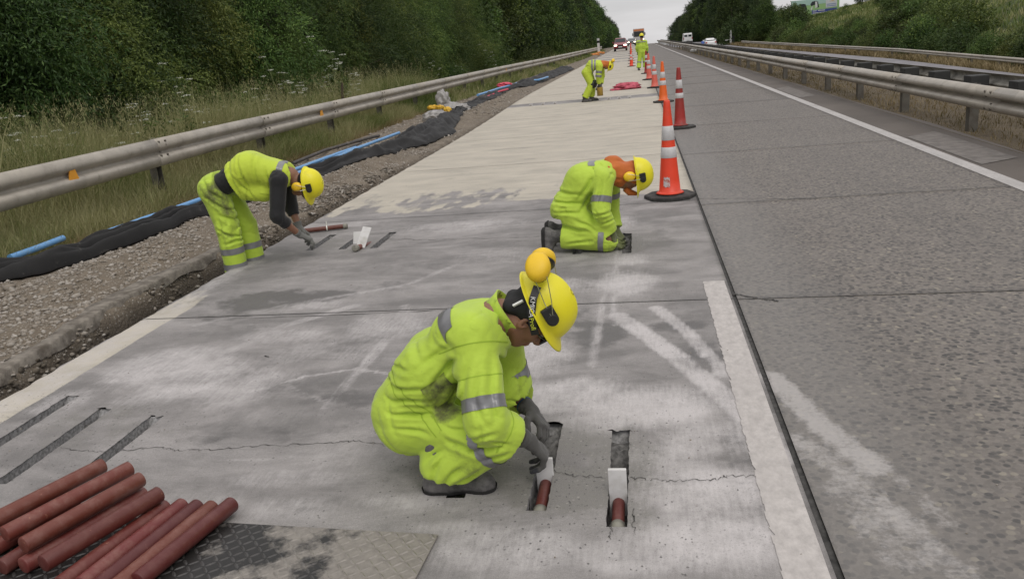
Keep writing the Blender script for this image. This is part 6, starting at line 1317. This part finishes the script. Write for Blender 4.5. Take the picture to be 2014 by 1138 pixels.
MB().lathe([(.026, -.006), (.031, -.006), (.031, .006), (.026, .006)], 18, Matrix.Translation(Vector(tuple(c_))) @ Vector(tuple(d_)).to_track_quat('Z', 'Y').to_matrix().to_4x4(), cap=False).build('clip', M['tie'], o)
for i, (xc, nm) in enumerate([(-3.15, 'left'), (-2.79, 'middle'), (-2.43, 'right'), (-.87, 'left'), (-.57, 'middle'), (-.28, 'right')]):
    o = rod((xc, 24.55, .0), (xc, 25.0, -.02), .026, label=('bar set in the %s slot of the group left of the bent distant worker' if i < 3 else 'bar set in the %s slot of the group right of the bent distant worker') % nm, cap=(0, 1)); MB().box((xc-.05, 24.72, -.08), (xc+.05, 24.735, .045), bev=.002).build('foam_board', M['foam'], o)
# ------------------------------------------------------------------ chequer plate
b = NB('worn_chequer_steel'); n = b.noise(4.5, 7, .68); c = b.mix(b.rng(b.noise(30, 6, .7), .3, .7), (.30, .275, .245), (.20, .182, .165)); sx_ = b.n('ShaderNodeSeparateXYZ'); b.L(b.tc.outputs['Object'], sx_.inputs[0])
f = b.math('ADD', n, b.rng(sx_.outputs[0], -1.75, -.95, .20, -.12)); c = b.mix(b.rng(f, .47, .58), c, (.022, .021, .020)); b.fin(c, b.rng(f, .47, .6, .62, .42), b.bump(b.noise(60, 5), .3, .003), .25); M['plate'] = b.m
pz = .010; c1, c2, c3 = Gd(430, 1026, pz), Gd(862, 1050, pz), Gd(812, 1145, pz); ex = nrmz(c1-c2); ey = nrmz(c3-c2); oo = c2
proot = empty('chequer_plate', (oo[0], oo[1], 0), 'dirty steel chequer plate with worn raised lugs under the heap of red bars', 'steel plate')
def pq(u, v, z): return oo+ex*u+ey*v+np.array([0, 0, z-pz])
MB().add([pq(0, 0, .003), pq(1.9, 0, .003), pq(1.9, .95, .003), pq(0, .95, .003), pq(0, 0, pz), pq(1.9, 0, pz), pq(1.9, .95, pz), pq(0, .95, pz)], [(4, 5, 6, 7), (3, 2, 1, 0), (0, 1, 5, 4), (1, 2, 6, 5), (2, 3, 7, 6), (3, 0, 4, 7)]).build('plate', M['plate'], proot)
mb = MB(); st_ = .034
for i in range(int(1.9/st_)):
    for j in range(int(.6/st_)):
        u, v = (i+.5)*st_, (j+.5)*st_; a = R(45) if (i+j) % 2 else R(-45); du, dv = math.cos(a), math.sin(a); l, w = .021, .0055
        if random.random() < .04: continue
        P_ = lambda s, t, z: pq(u+du*s-dv*t, v+dv*s+du*t, z); h = pz+.0032*random.uniform(.5, 1.1)
        mb.add([P_(-l, 0, pz+.0001), P_(-l*.5, w, pz+.0001), P_(l*.5, w, pz+.0001), P_(l, 0, pz+.0001), P_(l*.5, -w, pz+.0001), P_(-l*.5, -w, pz+.0001), P_(-l*.5, 0, h), P_(l*.5, 0, h)], [(0, 6, 1), (1, 6, 7, 2), (2, 7, 3), (3, 7, 4), (4, 7, 6, 5), (5, 6, 0)][::1])
b = NB('worn_lug_steel'); n = b.noise(4.5, 7, .68); sx_ = b.n('ShaderNodeSeparateXYZ'); b.L(b.tc.outputs['Object'], sx_.inputs[0]); f = b.math('ADD', n, b.rng(sx_.outputs[0], -1.75, -.95, .20, -.12))
b.fin(b.mix(b.rng(f, .47, .58), b.mix(b.noise(40, 3), (.34, .315, .28), (.20, .182, .165)), (.075, .072, .07)), .4, None, .35); M['lug'] = b.m
lg = mb.build('raised_lug', M['lug'], proot); lg['kind'] = 'stuff'
# ------------------------------------------------------------------ black geotextile
b = NB('black_geotextile'); c = b.mix(b.rng(b.noise(3, 6, .65), .35, .7), (.006, .006, .0065), (.015, .0145, .0145)); c = b.mix(b.rng(b.noise(9, 8, .75), .6, .72), c, (.10, .095, .085)); b.fin(c, .8, b.bump(b.noise(120, 3), .3, .002)); b.b.inputs['Sheen Weight'].default_value = .04; M['geo'] = b.m
def fabric(pts, widths, label, seed=0, lift=.05, n=160, m_=26, cell=1.0):
    P = np.array([Gd(x, y, -.08)[:2] for x, y in pts]); s_ = np.concatenate([[0], np.cumsum(np.hypot(*np.diff(P, axis=0).T))]); t = np.linspace(0, s_[-1], n); cx = np.interp(t, s_, P[:, 0]); cy = np.interp(t, s_, P[:, 1]); w = np.interp(t, s_, widths); k_ = np.ones(9)/9
    cx = np.convolve(np.pad(cx, 4, 'edge'), k_, 'valid'); cy = np.convolve(np.pad(cy, 4, 'edge'), k_, 'valid'); tx = np.gradient(cx); ty = np.gradient(cy); L = np.hypot(tx, ty); nx, ny = -ty/L, tx/L
    u = np.linspace(-1, 1, m_); T, U = np.meshgrid(t, u, indexing='ij'); X = cx[:, None]+nx[:, None]*U*w[:, None]/2; Y = cy[:, None]+ny[:, None]*U*w[:, None]/2
    q = np.stack([T*.55, U*2.0*w[:, None]/.8+seed, T*0+seed], -1); fold = fbm(q*1.3+seed, 3); rid = 1-np.abs(2*fbm(np.stack([T*.7+U*.9, U*2.6, T*0+seed+3], -1), 2)-1)
    base = shoulder_z(X, Y); H = lift*(1-U**2)**.5*1.6+.16*np.maximum(rid-.70, 0)/.30*.9*(1-U**4)+.10*(fold-.4)*(1-U**4)+.012; X = X+(fbm(np.stack([T*1.5, U*0+seed, U*0], -1), 3)-.5)*.16
    Z = np.maximum(base, -.12)+np.maximum(H, .012); o, = [None]; V = np.stack([X, Y, Z], -1).reshape(-1, 3); i, j = np.meshgrid(np.arange(n-1), np.arange(m_-1), indexing='ij'); a = (i*m_+j).ravel()
    o = mesh_np('geotextile_sheet', V, np.stack([a, a+m_, a+m_+1, a+1], 1), M['geo'], None, True); md = o.modifiers.new('t', 'SOLIDIFY'); md.thickness = .012; md.offset = 1; sb = o.modifiers.new('s', 'SUBSURF'); sb.levels = sb.render_levels = 1
    tag(o, label, 'fabric'); return o
fabric([(-60, 556), (60, 533), (160, 507), (280, 480), (400, 440), (520, 398), (600, 362)], [.46, .40, .32, .40, .30, .32, .34], 'black geotextile roll lying crumpled along the gravel shoulder in the foreground', 1, .055)
fabric([(600, 358), (650, 347), (730, 322), (800, 293), (850, 272), (880, 240), (905, 222)], [.42, .55, .6, .8, .95, .8, .6], 'wide folded sheet of black geotextile spread between the bent worker and the white bags', 5, .05)
fabric([(890, 232), (925, 212), (960, 200), (990, 188)], [.7, .9, .9, .5], 'black fabric heap beyond the white bags, under the pink cloth', 9, .06, 90, 20); fabric([(985, 187), (1030, 175), (1065, 160), (1090, 150), (1120, 138)], [.5, .7, .9, .8, .7], 'farthest strip of black fabric along the gravel shoulder', 14, .06, 90, 18)
# ------------------------------------------------------------------ pipes
M['blue'] = simple('pale_blue_pvc', (.13, .33, .62), .4, var=.06, dirt=(.22, .36, .5), dirt_s=6); M['dkpipe'] = simple('dark_hose', (.06, .055, .05), .7, dirt=(.16, .14, .11), dirt_s=6)
def pipe(pts, r, mat, label, name='blue_pipe', z=.03, cat='pipe', taper=None):
    P = [Gd(x, y, -.02) for x, y in pts]; Q = []
    for a, b_ in zip(P[:-1], P[1:]):
        for k in range(5): Q.append(a+(b_-a)*k/5)
    Q.append(P[-1]); Q = [np.array([q[0], q[1], max(float(shoulder_z(np.array([q[0]]), np.array([q[1]]))[0]), -.12)+r+z]) for q in Q]; zz = np.convolve(np.pad([q[2] for q in Q], 3, 'edge'), np.ones(7)/7, 'valid')
    o = MB().tube([(q[0], q[1], z_) for q, z_ in zip(Q, zz)], r, 12).build(name, mat, None, True); smooth_by_angle(o, 50); tag(o, label, cat); return o
pipe([(20, 508), (75, 488), (124, 469)], .036, M['blue'], 'short end of pale blue pipe sticking out of the black fabric in the foreground', z=.07); pipe([(195, 470), (300, 433), (398, 399), (470, 372)], .034, M['blue'], 'pale blue pipe between the black fabric and the grass, behind the bent worker\'s legs', z=.10)
pipe([(560, 352), (620, 330), (700, 295), (785, 264)], .034, M['blue'], 'long pale blue pipe ending on the gravel right of the bent worker\'s helmet', z=.06); pipe([(560, 342), (612, 322), (660, 305), (700, 290)], .034, M['blue'], 'second pale blue pipe lying along the upper side of the long one', z=.05)
pipe([(940, 193), (985, 178), (1020, 170), (1060, 165), (1078, 158)], .045, M['blue'], 'bent pale blue pipe far along the shoulder beside the pink cloth', z=.12)
pipe([(575, 318), (640, 292), (700, 276), (745, 266)], .035, M['dkpipe'], 'dark corrugated hose running along the edge of the grass', 'dark_hose', .03, 'hose'); pipe([(590, 326), (650, 302), (710, 278)], .022, M['dkpipe'], 'thin dark hose below the thick one at the edge of the grass', 'dark_hose', .03, 'hose'); pipe([(790, 285), (835, 262), (870, 250)], .014, simple('pale_stick', (.35, .33, .29), .8), 'thin pale stick lying on the rubble below the white bags', 'stick', .03, 'stick')
# ------------------------------------------------------------------ bags, cloths
def crumple(name, c, r, mat, label, cat, seed, parent=None, amp=.45, f=2.2, flat=1, h=.02):
    bm = bmesh.new(); bmesh.ops.create_icosphere(bm, subdivisions=4, radius=1); P = np.array([v.co[:] for v in bm.verts]); n = 1-np.abs(2*fbm(P*f+seed, 3)-1); n2_ = 1-np.abs(2*vnoise(P*f*2.7+seed)-1); k = .62+amp*(n-.6)*1.6+.12*n2_; V = P*k[:, None]*np.asarray(r)*flat+np.asarray(c); V[:, 2] = np.maximum(V[:, 2], c[2]-r[2]*.55)
    bm.verts.index_update(); F = [[q.index for q in p.verts] for p in bm.faces]; bm.free(); o = mesh_np(name, V, F, mat, parent, True)
    if parent is None: tag(o, label, cat)
    return o
b = NB('translucent_plastic_film'); b.fin((.52, .50, .48), .3); b.b.inputs['Transmission Weight'].default_value = .25; b.b.inputs['Alpha'].default_value = .82; M['film'] = b.m
M['ybag'] = simple('yellow_plastic', (.70, .42, .03), .45); M['pinkc'] = simple('pink_cloth', (.50, .10, .14), .85, var=.25, vs=12); M['pinkt'] = simple('pink_red_tape', (.65, .08, .13), .6); M['orangep'] = simple('orange_plastic', (.65, .25, .06), .6)
zb = -.06
g_ = lambda x, y, z=-.03: Gd(x, y, z)
c = g_(858, 238); crumple('plastic_bag', c+[0, 0, .10], (.42, .34, .20), M['film'], 'crumpled clear plastic bag at the foot of the guardrail, nearest of the litter', 'plastic bag', 2); c = g_(895, 225); crumple('plastic_bag', c+[0, 0, .14], (.5, .36, .24), M['film'], 'clear plastic bag spread against the black fabric, right of the yellow pieces', 'plastic bag', 5); c = g_(872, 215); crumple('plastic_bag', c+[0, .1, .28], (.26, .22, .36), M['film'], 'clear plastic bag standing up behind the yellow pieces', 'plastic bag', 8)
for x, y, z, s, lab in [(855, 228, .25, (.17, .12, .09), 'yellow plastic piece at the left on top of the clear bags'), (870, 228, .25, (.15, .1, .08), 'yellow plastic piece in the middle of the clear bags'), (884, 232, .2, (.13, .11, .13), 'yellow plastic piece at the right of the clear bags')]: c = g_(x, y); crumple('yellow_wrapper', c+[0, -.15, z], s, M['ybag'], lab, 'litter', x)
c = g_(1233, 176, 0); crumple('pink_cloth', c+[.02, .1, .075], (.50, .30, .17), M['pinkc'], 'crumpled pink cloth left on the pale slab near the bent distant worker', 'cloth', 3, amp=.5)
o = crumple('pink_cloth', c+[-.33, 0, .02], (.26, .2, .07), M['pinkc'], 'x', 'cloth', 13, parent=bpy.data.objects['pink_cloth']); o.name = 'cloth_tail'
c = g_(993, 175); crumple('pink_cloth', c+[0, 0, .16], (.38, .3, .14), M['pinkt'], 'pink cloth at the foot of the guardrail above the bent blue pipe', 'cloth', 6); pipe([(945, 203), (965, 196), (980, 192), (1000, 188)], .03, M['pinkt'], 'pink-red tape trailing over the black fabric heap', 'pink_tape', .12, 'tape')
for x, y, lab in [(1170, 110, 'orange litter on the far gravel shoulder'), (1180, 106.5, 'orange litter on the far gravel shoulder')]: c = g_(x, y); o = crumple('orange_litter', c+[0, 0, .1], (.7, .6, .22), M['orangep'], lab, 'litter', x); o['group'] = 'orange litter far along the shoulder'
# old wooden stake and thin posts behind the rail
M['wood'] = simple('weathered_wood', (.07, .05, .035), .9, bump=.5, bs=20)
c = Wd(801, 190, 24); MB().tube([(-8.3, 23.2, -.3), (-8.32, 23.2, .8), (-8.28, 23.22, 1.15)], [.05, .045, .03], 7).build('wooden_stake', M['wood'], None); tag(bpy.data.objects['wooden_stake'], 'short dark wooden stake in the grass behind the left guardrail', 'stake')
# ------------------------------------------------------------------ delineator posts
M['wplast'] = simple('white_post_paint', (.62, .62, .6), .5); M['bluep'] = simple('blue_panel', (.10, .18, .55), .5)
def delineator(x, y, h, label, w=.12, mat=None):
    z = float(ground_z(np.array([x]), np.array([y]))[0]); r_ = empty('marker_post', (x, y, z), label, 'marker post'); MB().box((x-w/2, y-.02, z-.3), (x+w/2, y+.02, z+h), bev=.01).build('post', mat or M['wplast'], r_); MB().box((x-w/2-.002, y-.024, z+h*.72), (x+w/2+.002, y+.024, z+h*.86)).build('reflector_band', M['blackpl'], r_)
c = Wd(1177, 88, 112); delineator(c[0], 112, 2.0, 'pale marker post at the foot of the wood by the far left guardrail', .32)
X_ = float(Xw(148))+2.2; zz = float(Zo(148)); r_ = empty('emergency_phone_post', (X_, 148, zz), 'tall white post with a dark box at the start of the far guardrail', 'roadside post'); MB().box((X_-.14, 147.9, zz-.3), (X_+.14, 148.1, zz+2.3), bev=.02).build('post', M['wplast'], r_); MB().box((X_+.25, 147.8, zz-.2), (X_+.6, 148.2, zz+1.35), bev=.03).build('box', M['blackpl'], r_); MB().box((X_-.9, 147.95, zz+.72), (X_-.14, 148.05, zz+.86)).build('arm', M['wplast'], r_)
# blue container in the median, white scrap on the rail
c = Wd(1382, 96, 5.6/(Wd(1382, 96, 1.)[0])); r_ = MB().box((5.5, c[1], -.1), (5.75, c[1]+.3, .78), bev=.04).build('barrier_plate', M['bluep']); tag(r_, 'small blue panel standing in the median behind the double guardrail', 'panel')
c = Gd(1330, 101, .35); crumple('white_scrap', np.array([4.28, 68, .25]), (.28, .22, .14), M['wplast'], 'white scrap caught on the near median guardrail', 'litter', 7)
# ------------------------------------------------------------------ billboard
bx0, bx1 = Wd(1556, 2, 205), Wd(1651, 2, 205); zb0, zb1 = Wd(1556, 36, 205)[2], Wd(1556, 3, 205)[2]; w = bx1[0]-bx0[0]; h = zb1-zb0; r_ = empty('billboard', (bx0[0]+w/2, 205, zb0-3), 'roadside billboard with two black and white cows on green, on the hillside', 'billboard'); Mb = lambda n, c: simple(n, c, .6, var=.03)
MB().box((bx0[0], 205, zb0), (bx1[0], 205.25, zb1)).build('panel', Mb('billboard_green', (.28, .46, .19)), r_)
def flat(poly, name, mat, k=1): o = MB(); P = [(bx0[0]+w*u, 205-.02*k, zb0+h*v) for u, v in poly]; Q = [(x, y+.018, z) for x, y, z in P]; n = len(P); o.add(P+Q, [tuple(range(n)), tuple(range(2*n-1, n-1, -1))]+[(i, n+i, n+(i+1) % n, (i+1) % n) for i in range(n)]); return o.build(name, mat, r_)
flat([(0, .62), (.75, .7), (.75, 1), (0, 1)], 'pale_sky_print', Mb('billboard_sky', (.36, .52, .46))); bk = Mb('cow_black', (.02, .025, .03)); wh = Mb('cow_white', (.6, .6, .58))
flat([(.12, .45), (.17, .72), (.24, .78), (.30, .74), (.33, .5), (.33, .25), (.30, .12), (.28, .35), (.20, .38), (.17, .3), (.13, .36)], 'cow_print', bk, 2); flat([(.14, .42), (.18, .5), (.19, .38), (.15, .32)], 'cow_patch', wh, 3); flat([(.12, .3), (.145, .35), (.13, .02), (.11, .02)], 'cow_leg', wh, 3)
flat([(.40, .72), (.44, .86), (.52, .88), (.56, .82), (.58, .5), (.55, .48), (.54, .68), (.46, .64), (.42, .6)], 'cow_print', bk, 2); flat([(.50, .62), (.50, .85), (.54, .82), (.55, .5), (.50, .45)], 'cow_patch', wh, 3); flat([(.41, .45), (.45, .62), (.44, .42), (.41, .3)], 'cow_leg', wh, 3)
flat([(.72, .42), (.95, .45), (.95, .97), (.72, .95)], 'logo_panel', Mb('billboard_white', (.55, .57, .58)), 2); flat([(.79, .75), (.83, .82), (.88, .82), (.91, .76), (.88, .78), (.83, .78)], 'logo_arc', Mb('logo_orange', (.6, .4, .15)), 3)
for v in (.62, .52): flat([(.74, v-.03), (.93, v-.02), (.93, v+.03), (.74, v+.02)], 'text_line', Mb('logo_blue', (.22, .27, .42)), 3)
flat([(.43, .12), (.95, .16), (.95, .38), (.43, .34)], 'blue_banner', Mb('billboard_blue', (.04, .06, .25)), 2)
for u0, u1, v in [(.45, .54, .29), (.56, .70, .30), (.45, .93, .17)]:
    u = u0
    while u < u1-.01: q = random.uniform(.012, .022); flat([(u, v-.025), (u+q*.8, v-.025), (u+q*.8, v+.025), (u, v+.025)], 'lettering', wh, 3); u += q
for u in (.15, .5, .85): MB().box((bx0[0]+w*u-.15, 205.3, zb0-6), (bx0[0]+w*u+.15, 205.6, zb1-.3)).build('support_post', M['post'], r_)
# ------------------------------------------------------------------ vehicles
M['glass'] = simple('dark_vehicle_glass', (.02, .025, .028), .12); M['tyre'] = simple('tyre_rubber', (.015, .015, .015), .9); M['rim'] = simple('alloy_rim', (.35, .35, .36), .35, .7); M['trimb'] = simple('black_trim', (.02, .02, .02), .6)
def lamp(name, col, st):
    b = NB(name); b.fin(col, .2); b.b.inputs['Emission Color'].default_value = (*col, 1); b.b.inputs['Emission Strength'].default_value = st; return b.m
M['hl'] = lamp('lit_headlight', (1, .88, .7), 3.0); M['tail'] = simple('red_tail_lamp', (.4, .02, .02), .3)
def paint(n, c): return simple(n, c, .28, .1, var=.03, Coat_Weight=.6)
def body_loft(mb, st):
    """st: list of (y, halfwidth_low, halfwidth_belt, z_low, z_belt, halfwidth_top, z_top)"""
    V = []; n = 0
    for y, wl, wb, zl, zb_, wt, zt_ in st:
        half = [(wl*.92, zl), (wl, zl+.08), (wb, (zl+zb_)/2), (wb*.985, zb_), (wt, zt_-.05), (wt*.9, zt_)]; ring = [(x, z) for x, z in half]+[(-x, z) for x, z in half[::-1]]; n = len(ring); V += [(x, y, z) for x, z in ring]
    F = [(i*n+k, i*n+(k+1) % n, (i+1)*n+(k+1) % n, (i+1)*n+k) for i in range(len(st)-1) for k in range(n)]+[tuple(range(n-1, -1, -1)), tuple((len(st)-1)*n+k for k in range(n))]; mb.add(V, F)
def wheels(root, xs_, ys_, r):
    for x in xs_:
        for y in ys_:
            mm = Matrix.Translation((x, y, r)) @ Matrix.Rotation(R(90), 4, 'Y'); t = MB().lathe([(r*.6, -.11), (r*.95, -.11), (r, -.06), (r, .06), (r*.95, .11), (r*.6, .11)], 24, mm).build('wheel', M['tyre'], root); MB().lathe([(.01, -.115), (r*.55, -.115), (r*.62, -.10), (r*.62, .10), (r*.55, .115), (.01, .115)], 16, mm).build('rim', M['rim'], t)
def car(label, mat, W_=1.78, L_=4.5, H_=1.75, front=True, cat='car', sedan=False):
    root = empty('parked_car' if 0 else 'car', (0, 0, 0), label, cat); w = W_/2; d = -1
    # y=0 is the nose (faces -Y, towards the camera) if front, tail otherwise
    z0 = .28
    if not sedan: st = [(0, w*.84, w*.86, z0+.05, .72, w*.80, .80), (.12, w*.96, w*.97, z0, .86, w*.90, .93), (.95, w, w, z0, 1.0, w*.90, 1.06), (1.15, w, w, z0, 1.02, w*.86, 1.13), (1.85, w, w, z0, 1.04, w*.76, H_-.03), (2.6, w, w, z0, 1.04, w*.77, H_), (L_-.55, w, w, z0, 1.04, w*.76, H_-.05), (L_-.1, w*.97, w*.96, z0, 1.02, w*.80, 1.15), (L_, w*.9, w*.9, z0+.1, .95, w*.78, 1.0)]
    else: st = [(0, w*.86, w*.88, z0+.1, .85, w*.78, .93), (.1, w*.96, w*.97, z0, .93, w*.86, 1.0), (.55, w, w, z0, .97, w*.84, 1.04), (1.3, w, w, z0, .98, w*.70, H_-.04), (2.0, w, w, z0, .97, w*.71, H_), (2.7, w, w, z0, .96, w*.72, H_-.04), (3.4, w, w, z0, .92, w*.84, .99), (L_-.15, w*.95, w*.95, z0, .78, w*.84, .84), (L_, w*.85, w*.86, z0+.05, .66, w*.78, .72)]
    mb = MB(); body_loft(mb, st); o = mb.build('body', mat, root); bv = o.modifiers.new('b', 'BEVEL'); bv.width = .04; bv.segments = 3; bv.limit_method = 'ANGLE'; bv.angle_limit = R(25); smooth_by_angle(o, 50)
    i0 = 3 if not sedan else 2; a, b2 = st[i0], st[i0+1]; o_ = .035
    MB().add([(-a[5]*.92, a[0]+.05-o_, a[6]+.02), (a[5]*.92, a[0]+.05-o_, a[6]+.02), (b2[5]*.93, b2[0]-.05-o_, b2[6]-.06), (-b2[5]*.93, b2[0]-.05-o_, b2[6]-.06), (-a[5]*.92, a[0]+.09, a[6]-.02), (a[5]*.92, a[0]+.09, a[6]-.02), (b2[5]*.93, b2[0]+.05, b2[6]-.10), (-b2[5]*.93, b2[0]+.05, b2[6]-.10)], [(0, 1, 2, 3), (7, 6, 5, 4), (0, 4, 5, 1), (1, 5, 6, 2), (2, 6, 7, 3), (3, 7, 4, 0)]).build('windscreen' if front else 'rear_window', M['glass'], root)
    for sd_ in (-1, 1):
        y0, y1 = (1.75, L_-.6) if not sedan else (1.15, 2.95); zz0, zz1 = 1.09, H_-.14; MB().add([(sd_*(w*.955), y0-.35, zz0), (sd_*(w*.955), y1+.2, zz0), (sd_*(w*.83), y1-.05, zz1), (sd_*(w*.83), y0+.12, zz1), (sd_*(w*.90), y0-.35, zz0-.01), (sd_*(w*.90), y1+.2, zz0-.01), (sd_*(w*.70), y1-.05, zz1), (sd_*(w*.70), y0+.12, zz1)], [(0, 1, 2, 3), (7, 6, 5, 4), (0, 4, 5, 1), (1, 5, 6, 2), (2, 6, 7, 3), (3, 7, 4, 0)]).build('side_window', M['glass'], root)
        MB().box((sd_*w*1.0-.02+sd_*.09-.07, 1.25 if not sedan else 2.75, 1.08), (sd_*w*1.0+.02+sd_*.09+.07, 1.4 if not sedan else 2.9, 1.25), bev=.03).build('mirror', mat, root)
        if front: MB().box((sd_*w*.72-.2, -.045, .68), (sd_*w*.72+.2, .12, .86), bev=.05).build('headlight', M['hl'], root)
        else: MB().box((sd_*w*.8-.13, -.03, .72), (sd_*w*.8+.13, .12, .93), bev=.04).build('tail_light', M['tail'], root)
    if front: MB().box((-w*.42, -.035, .64), (w*.42, .05, .82), bev=.02).build('grille', M['trimb'], root); MB().box((-w*.8, -.06, z0+.02), (w*.8, .05, .47), bev=.03).build('lower_bumper', M['trimb'], root)
    MB().box((-.26, -.075, .50), (.26, -.04, .62)).build('number_plate', M['wplast'], root); wheels(root, (-w+.12, w-.12), (.85, L_-.9), .34); return root
o = car('red sport utility vehicle with headlights on driving towards the camera on the slab lane', paint('red_car_paint', (.24, .012, .022)), 1.78, 4.5, 1.72, True); g_ = Gd(1220, 101.5); o.location = (g_[0], 117, 0)
o = car('small dark car following the red one, mostly hidden', paint('dark_car_paint', (.02, .022, .03)), 1.7, 4.3, 1.5, True); o.location = (-1.0, 172, 0)
o = car('white saloon car seen from behind on the opposite carriageway', paint('white_car_paint', (.8, .8, .79)), 1.76, 4.5, 1.48, False, sedan=True); c = Wd(1387, 85, 140); o.location = (float(Xw(140))-1.85, 140, float(Zo(140)))
# van
c = 1.9/2; root = empty('van', (0, 0, 0), 'white van seen from behind, farther off on the opposite carriageway', 'van'); vm = paint('white_van_paint', (.8, .8, .79)); mb = MB(); body_loft(mb, [(0, .93, .93, .35, 1.15, .82, 2.05), (.1, .95, .95, .3, 1.15, .86, 2.15), (3.2, .95, .95, .3, 1.15, .86, 2.15), (3.9, .95, .95, .3, 1.15, .8, 1.95), (4.6, .94, .94, .3, 1.0, .85, 1.15), (5, .85, .85, .4, .9, .75, 1.0)]); ob = mb.build('body', vm, root); bv = ob.modifiers.new('b', 'BEVEL'); bv.width = .08; bv.segments = 3; bv.limit_method = 'ANGLE'; bv.angle_limit = R(25); smooth_by_angle(ob, 50)
for s_ in (-1, 1): MB().box((s_*.42-.32, -.03, 1.42), (s_*.42+.32, .06, 1.82), bev=.03).build('rear_window', M['glass'], root); MB().box((s_*.86-.06, -.03, .9), (s_*.86+.06, .08, 1.3), bev=.02).build('tail_light', M['tail'], root)
MB().box((-.9, -.08, .36), (.9, .05, .55), bev=.03).build('bumper', M['trimb'], root); MB().box((-.26, -.1, .7), (.26, -.02, .82)).build('number_plate', M['wplast'], root); wheels(root, (-.83, .83), (.9, 4.1), .34); root.location = (float(Xw(185))-1.8, 185, float(Zo(185)))
# bus / lorry cab coming over the crest
root = empty('bus', (0, 0, 0), 'tall white bus with an orange sign strip above the windscreen coming over the crest', 'bus'); bm_ = paint('white_bus_paint', (.6, .58, .57)); ob = MB().box((-1.27, 0, .4), (1.27, 10, 3.6), bev=.1).build('body', bm_, root)
MB().box((-1.15, -.03, 1.75), (1.15, .08, 2.95), bev=.05).build('windscreen', M['glass'], root); MB().box((-1.2, -.035, 3.0), (1.2, .08, 3.42), bev=.04).build('sign_strip', simple('orange_sign', (.65, .22, .08), .5), root); MB().box((-1.2, -.05, .5), (1.2, .05, .9), bev=.03).build('bumper', M['trimb'], root)
for s_ in (-1, 1): MB().box((s_*.95-.2, -.06, .98), (s_*.95+.2, .06, 1.25), bev=.05).build('headlight', M['hl'], root); MB().box((s_*1.42-.1, -.25, 2.0), (s_*1.42+.1, -.05, 2.6), bev=.03).build('mirror', M['trimb'], root); MB().box((s_*1.28-.03, .4, 1.8), (s_*1.28+.03, 9.4, 2.8)).build('side_window', M['glass'], root)
MB().box((-.3, -.07, .62), (.3, -.04, .78)).build('number_plate', M['wplast'], root); wheels(root, (-1.1, 1.1), (2.2, 7.5), .5); c = Wd(1257, 90, 205); root.location = (.55, 205, float(zdrop(205)))
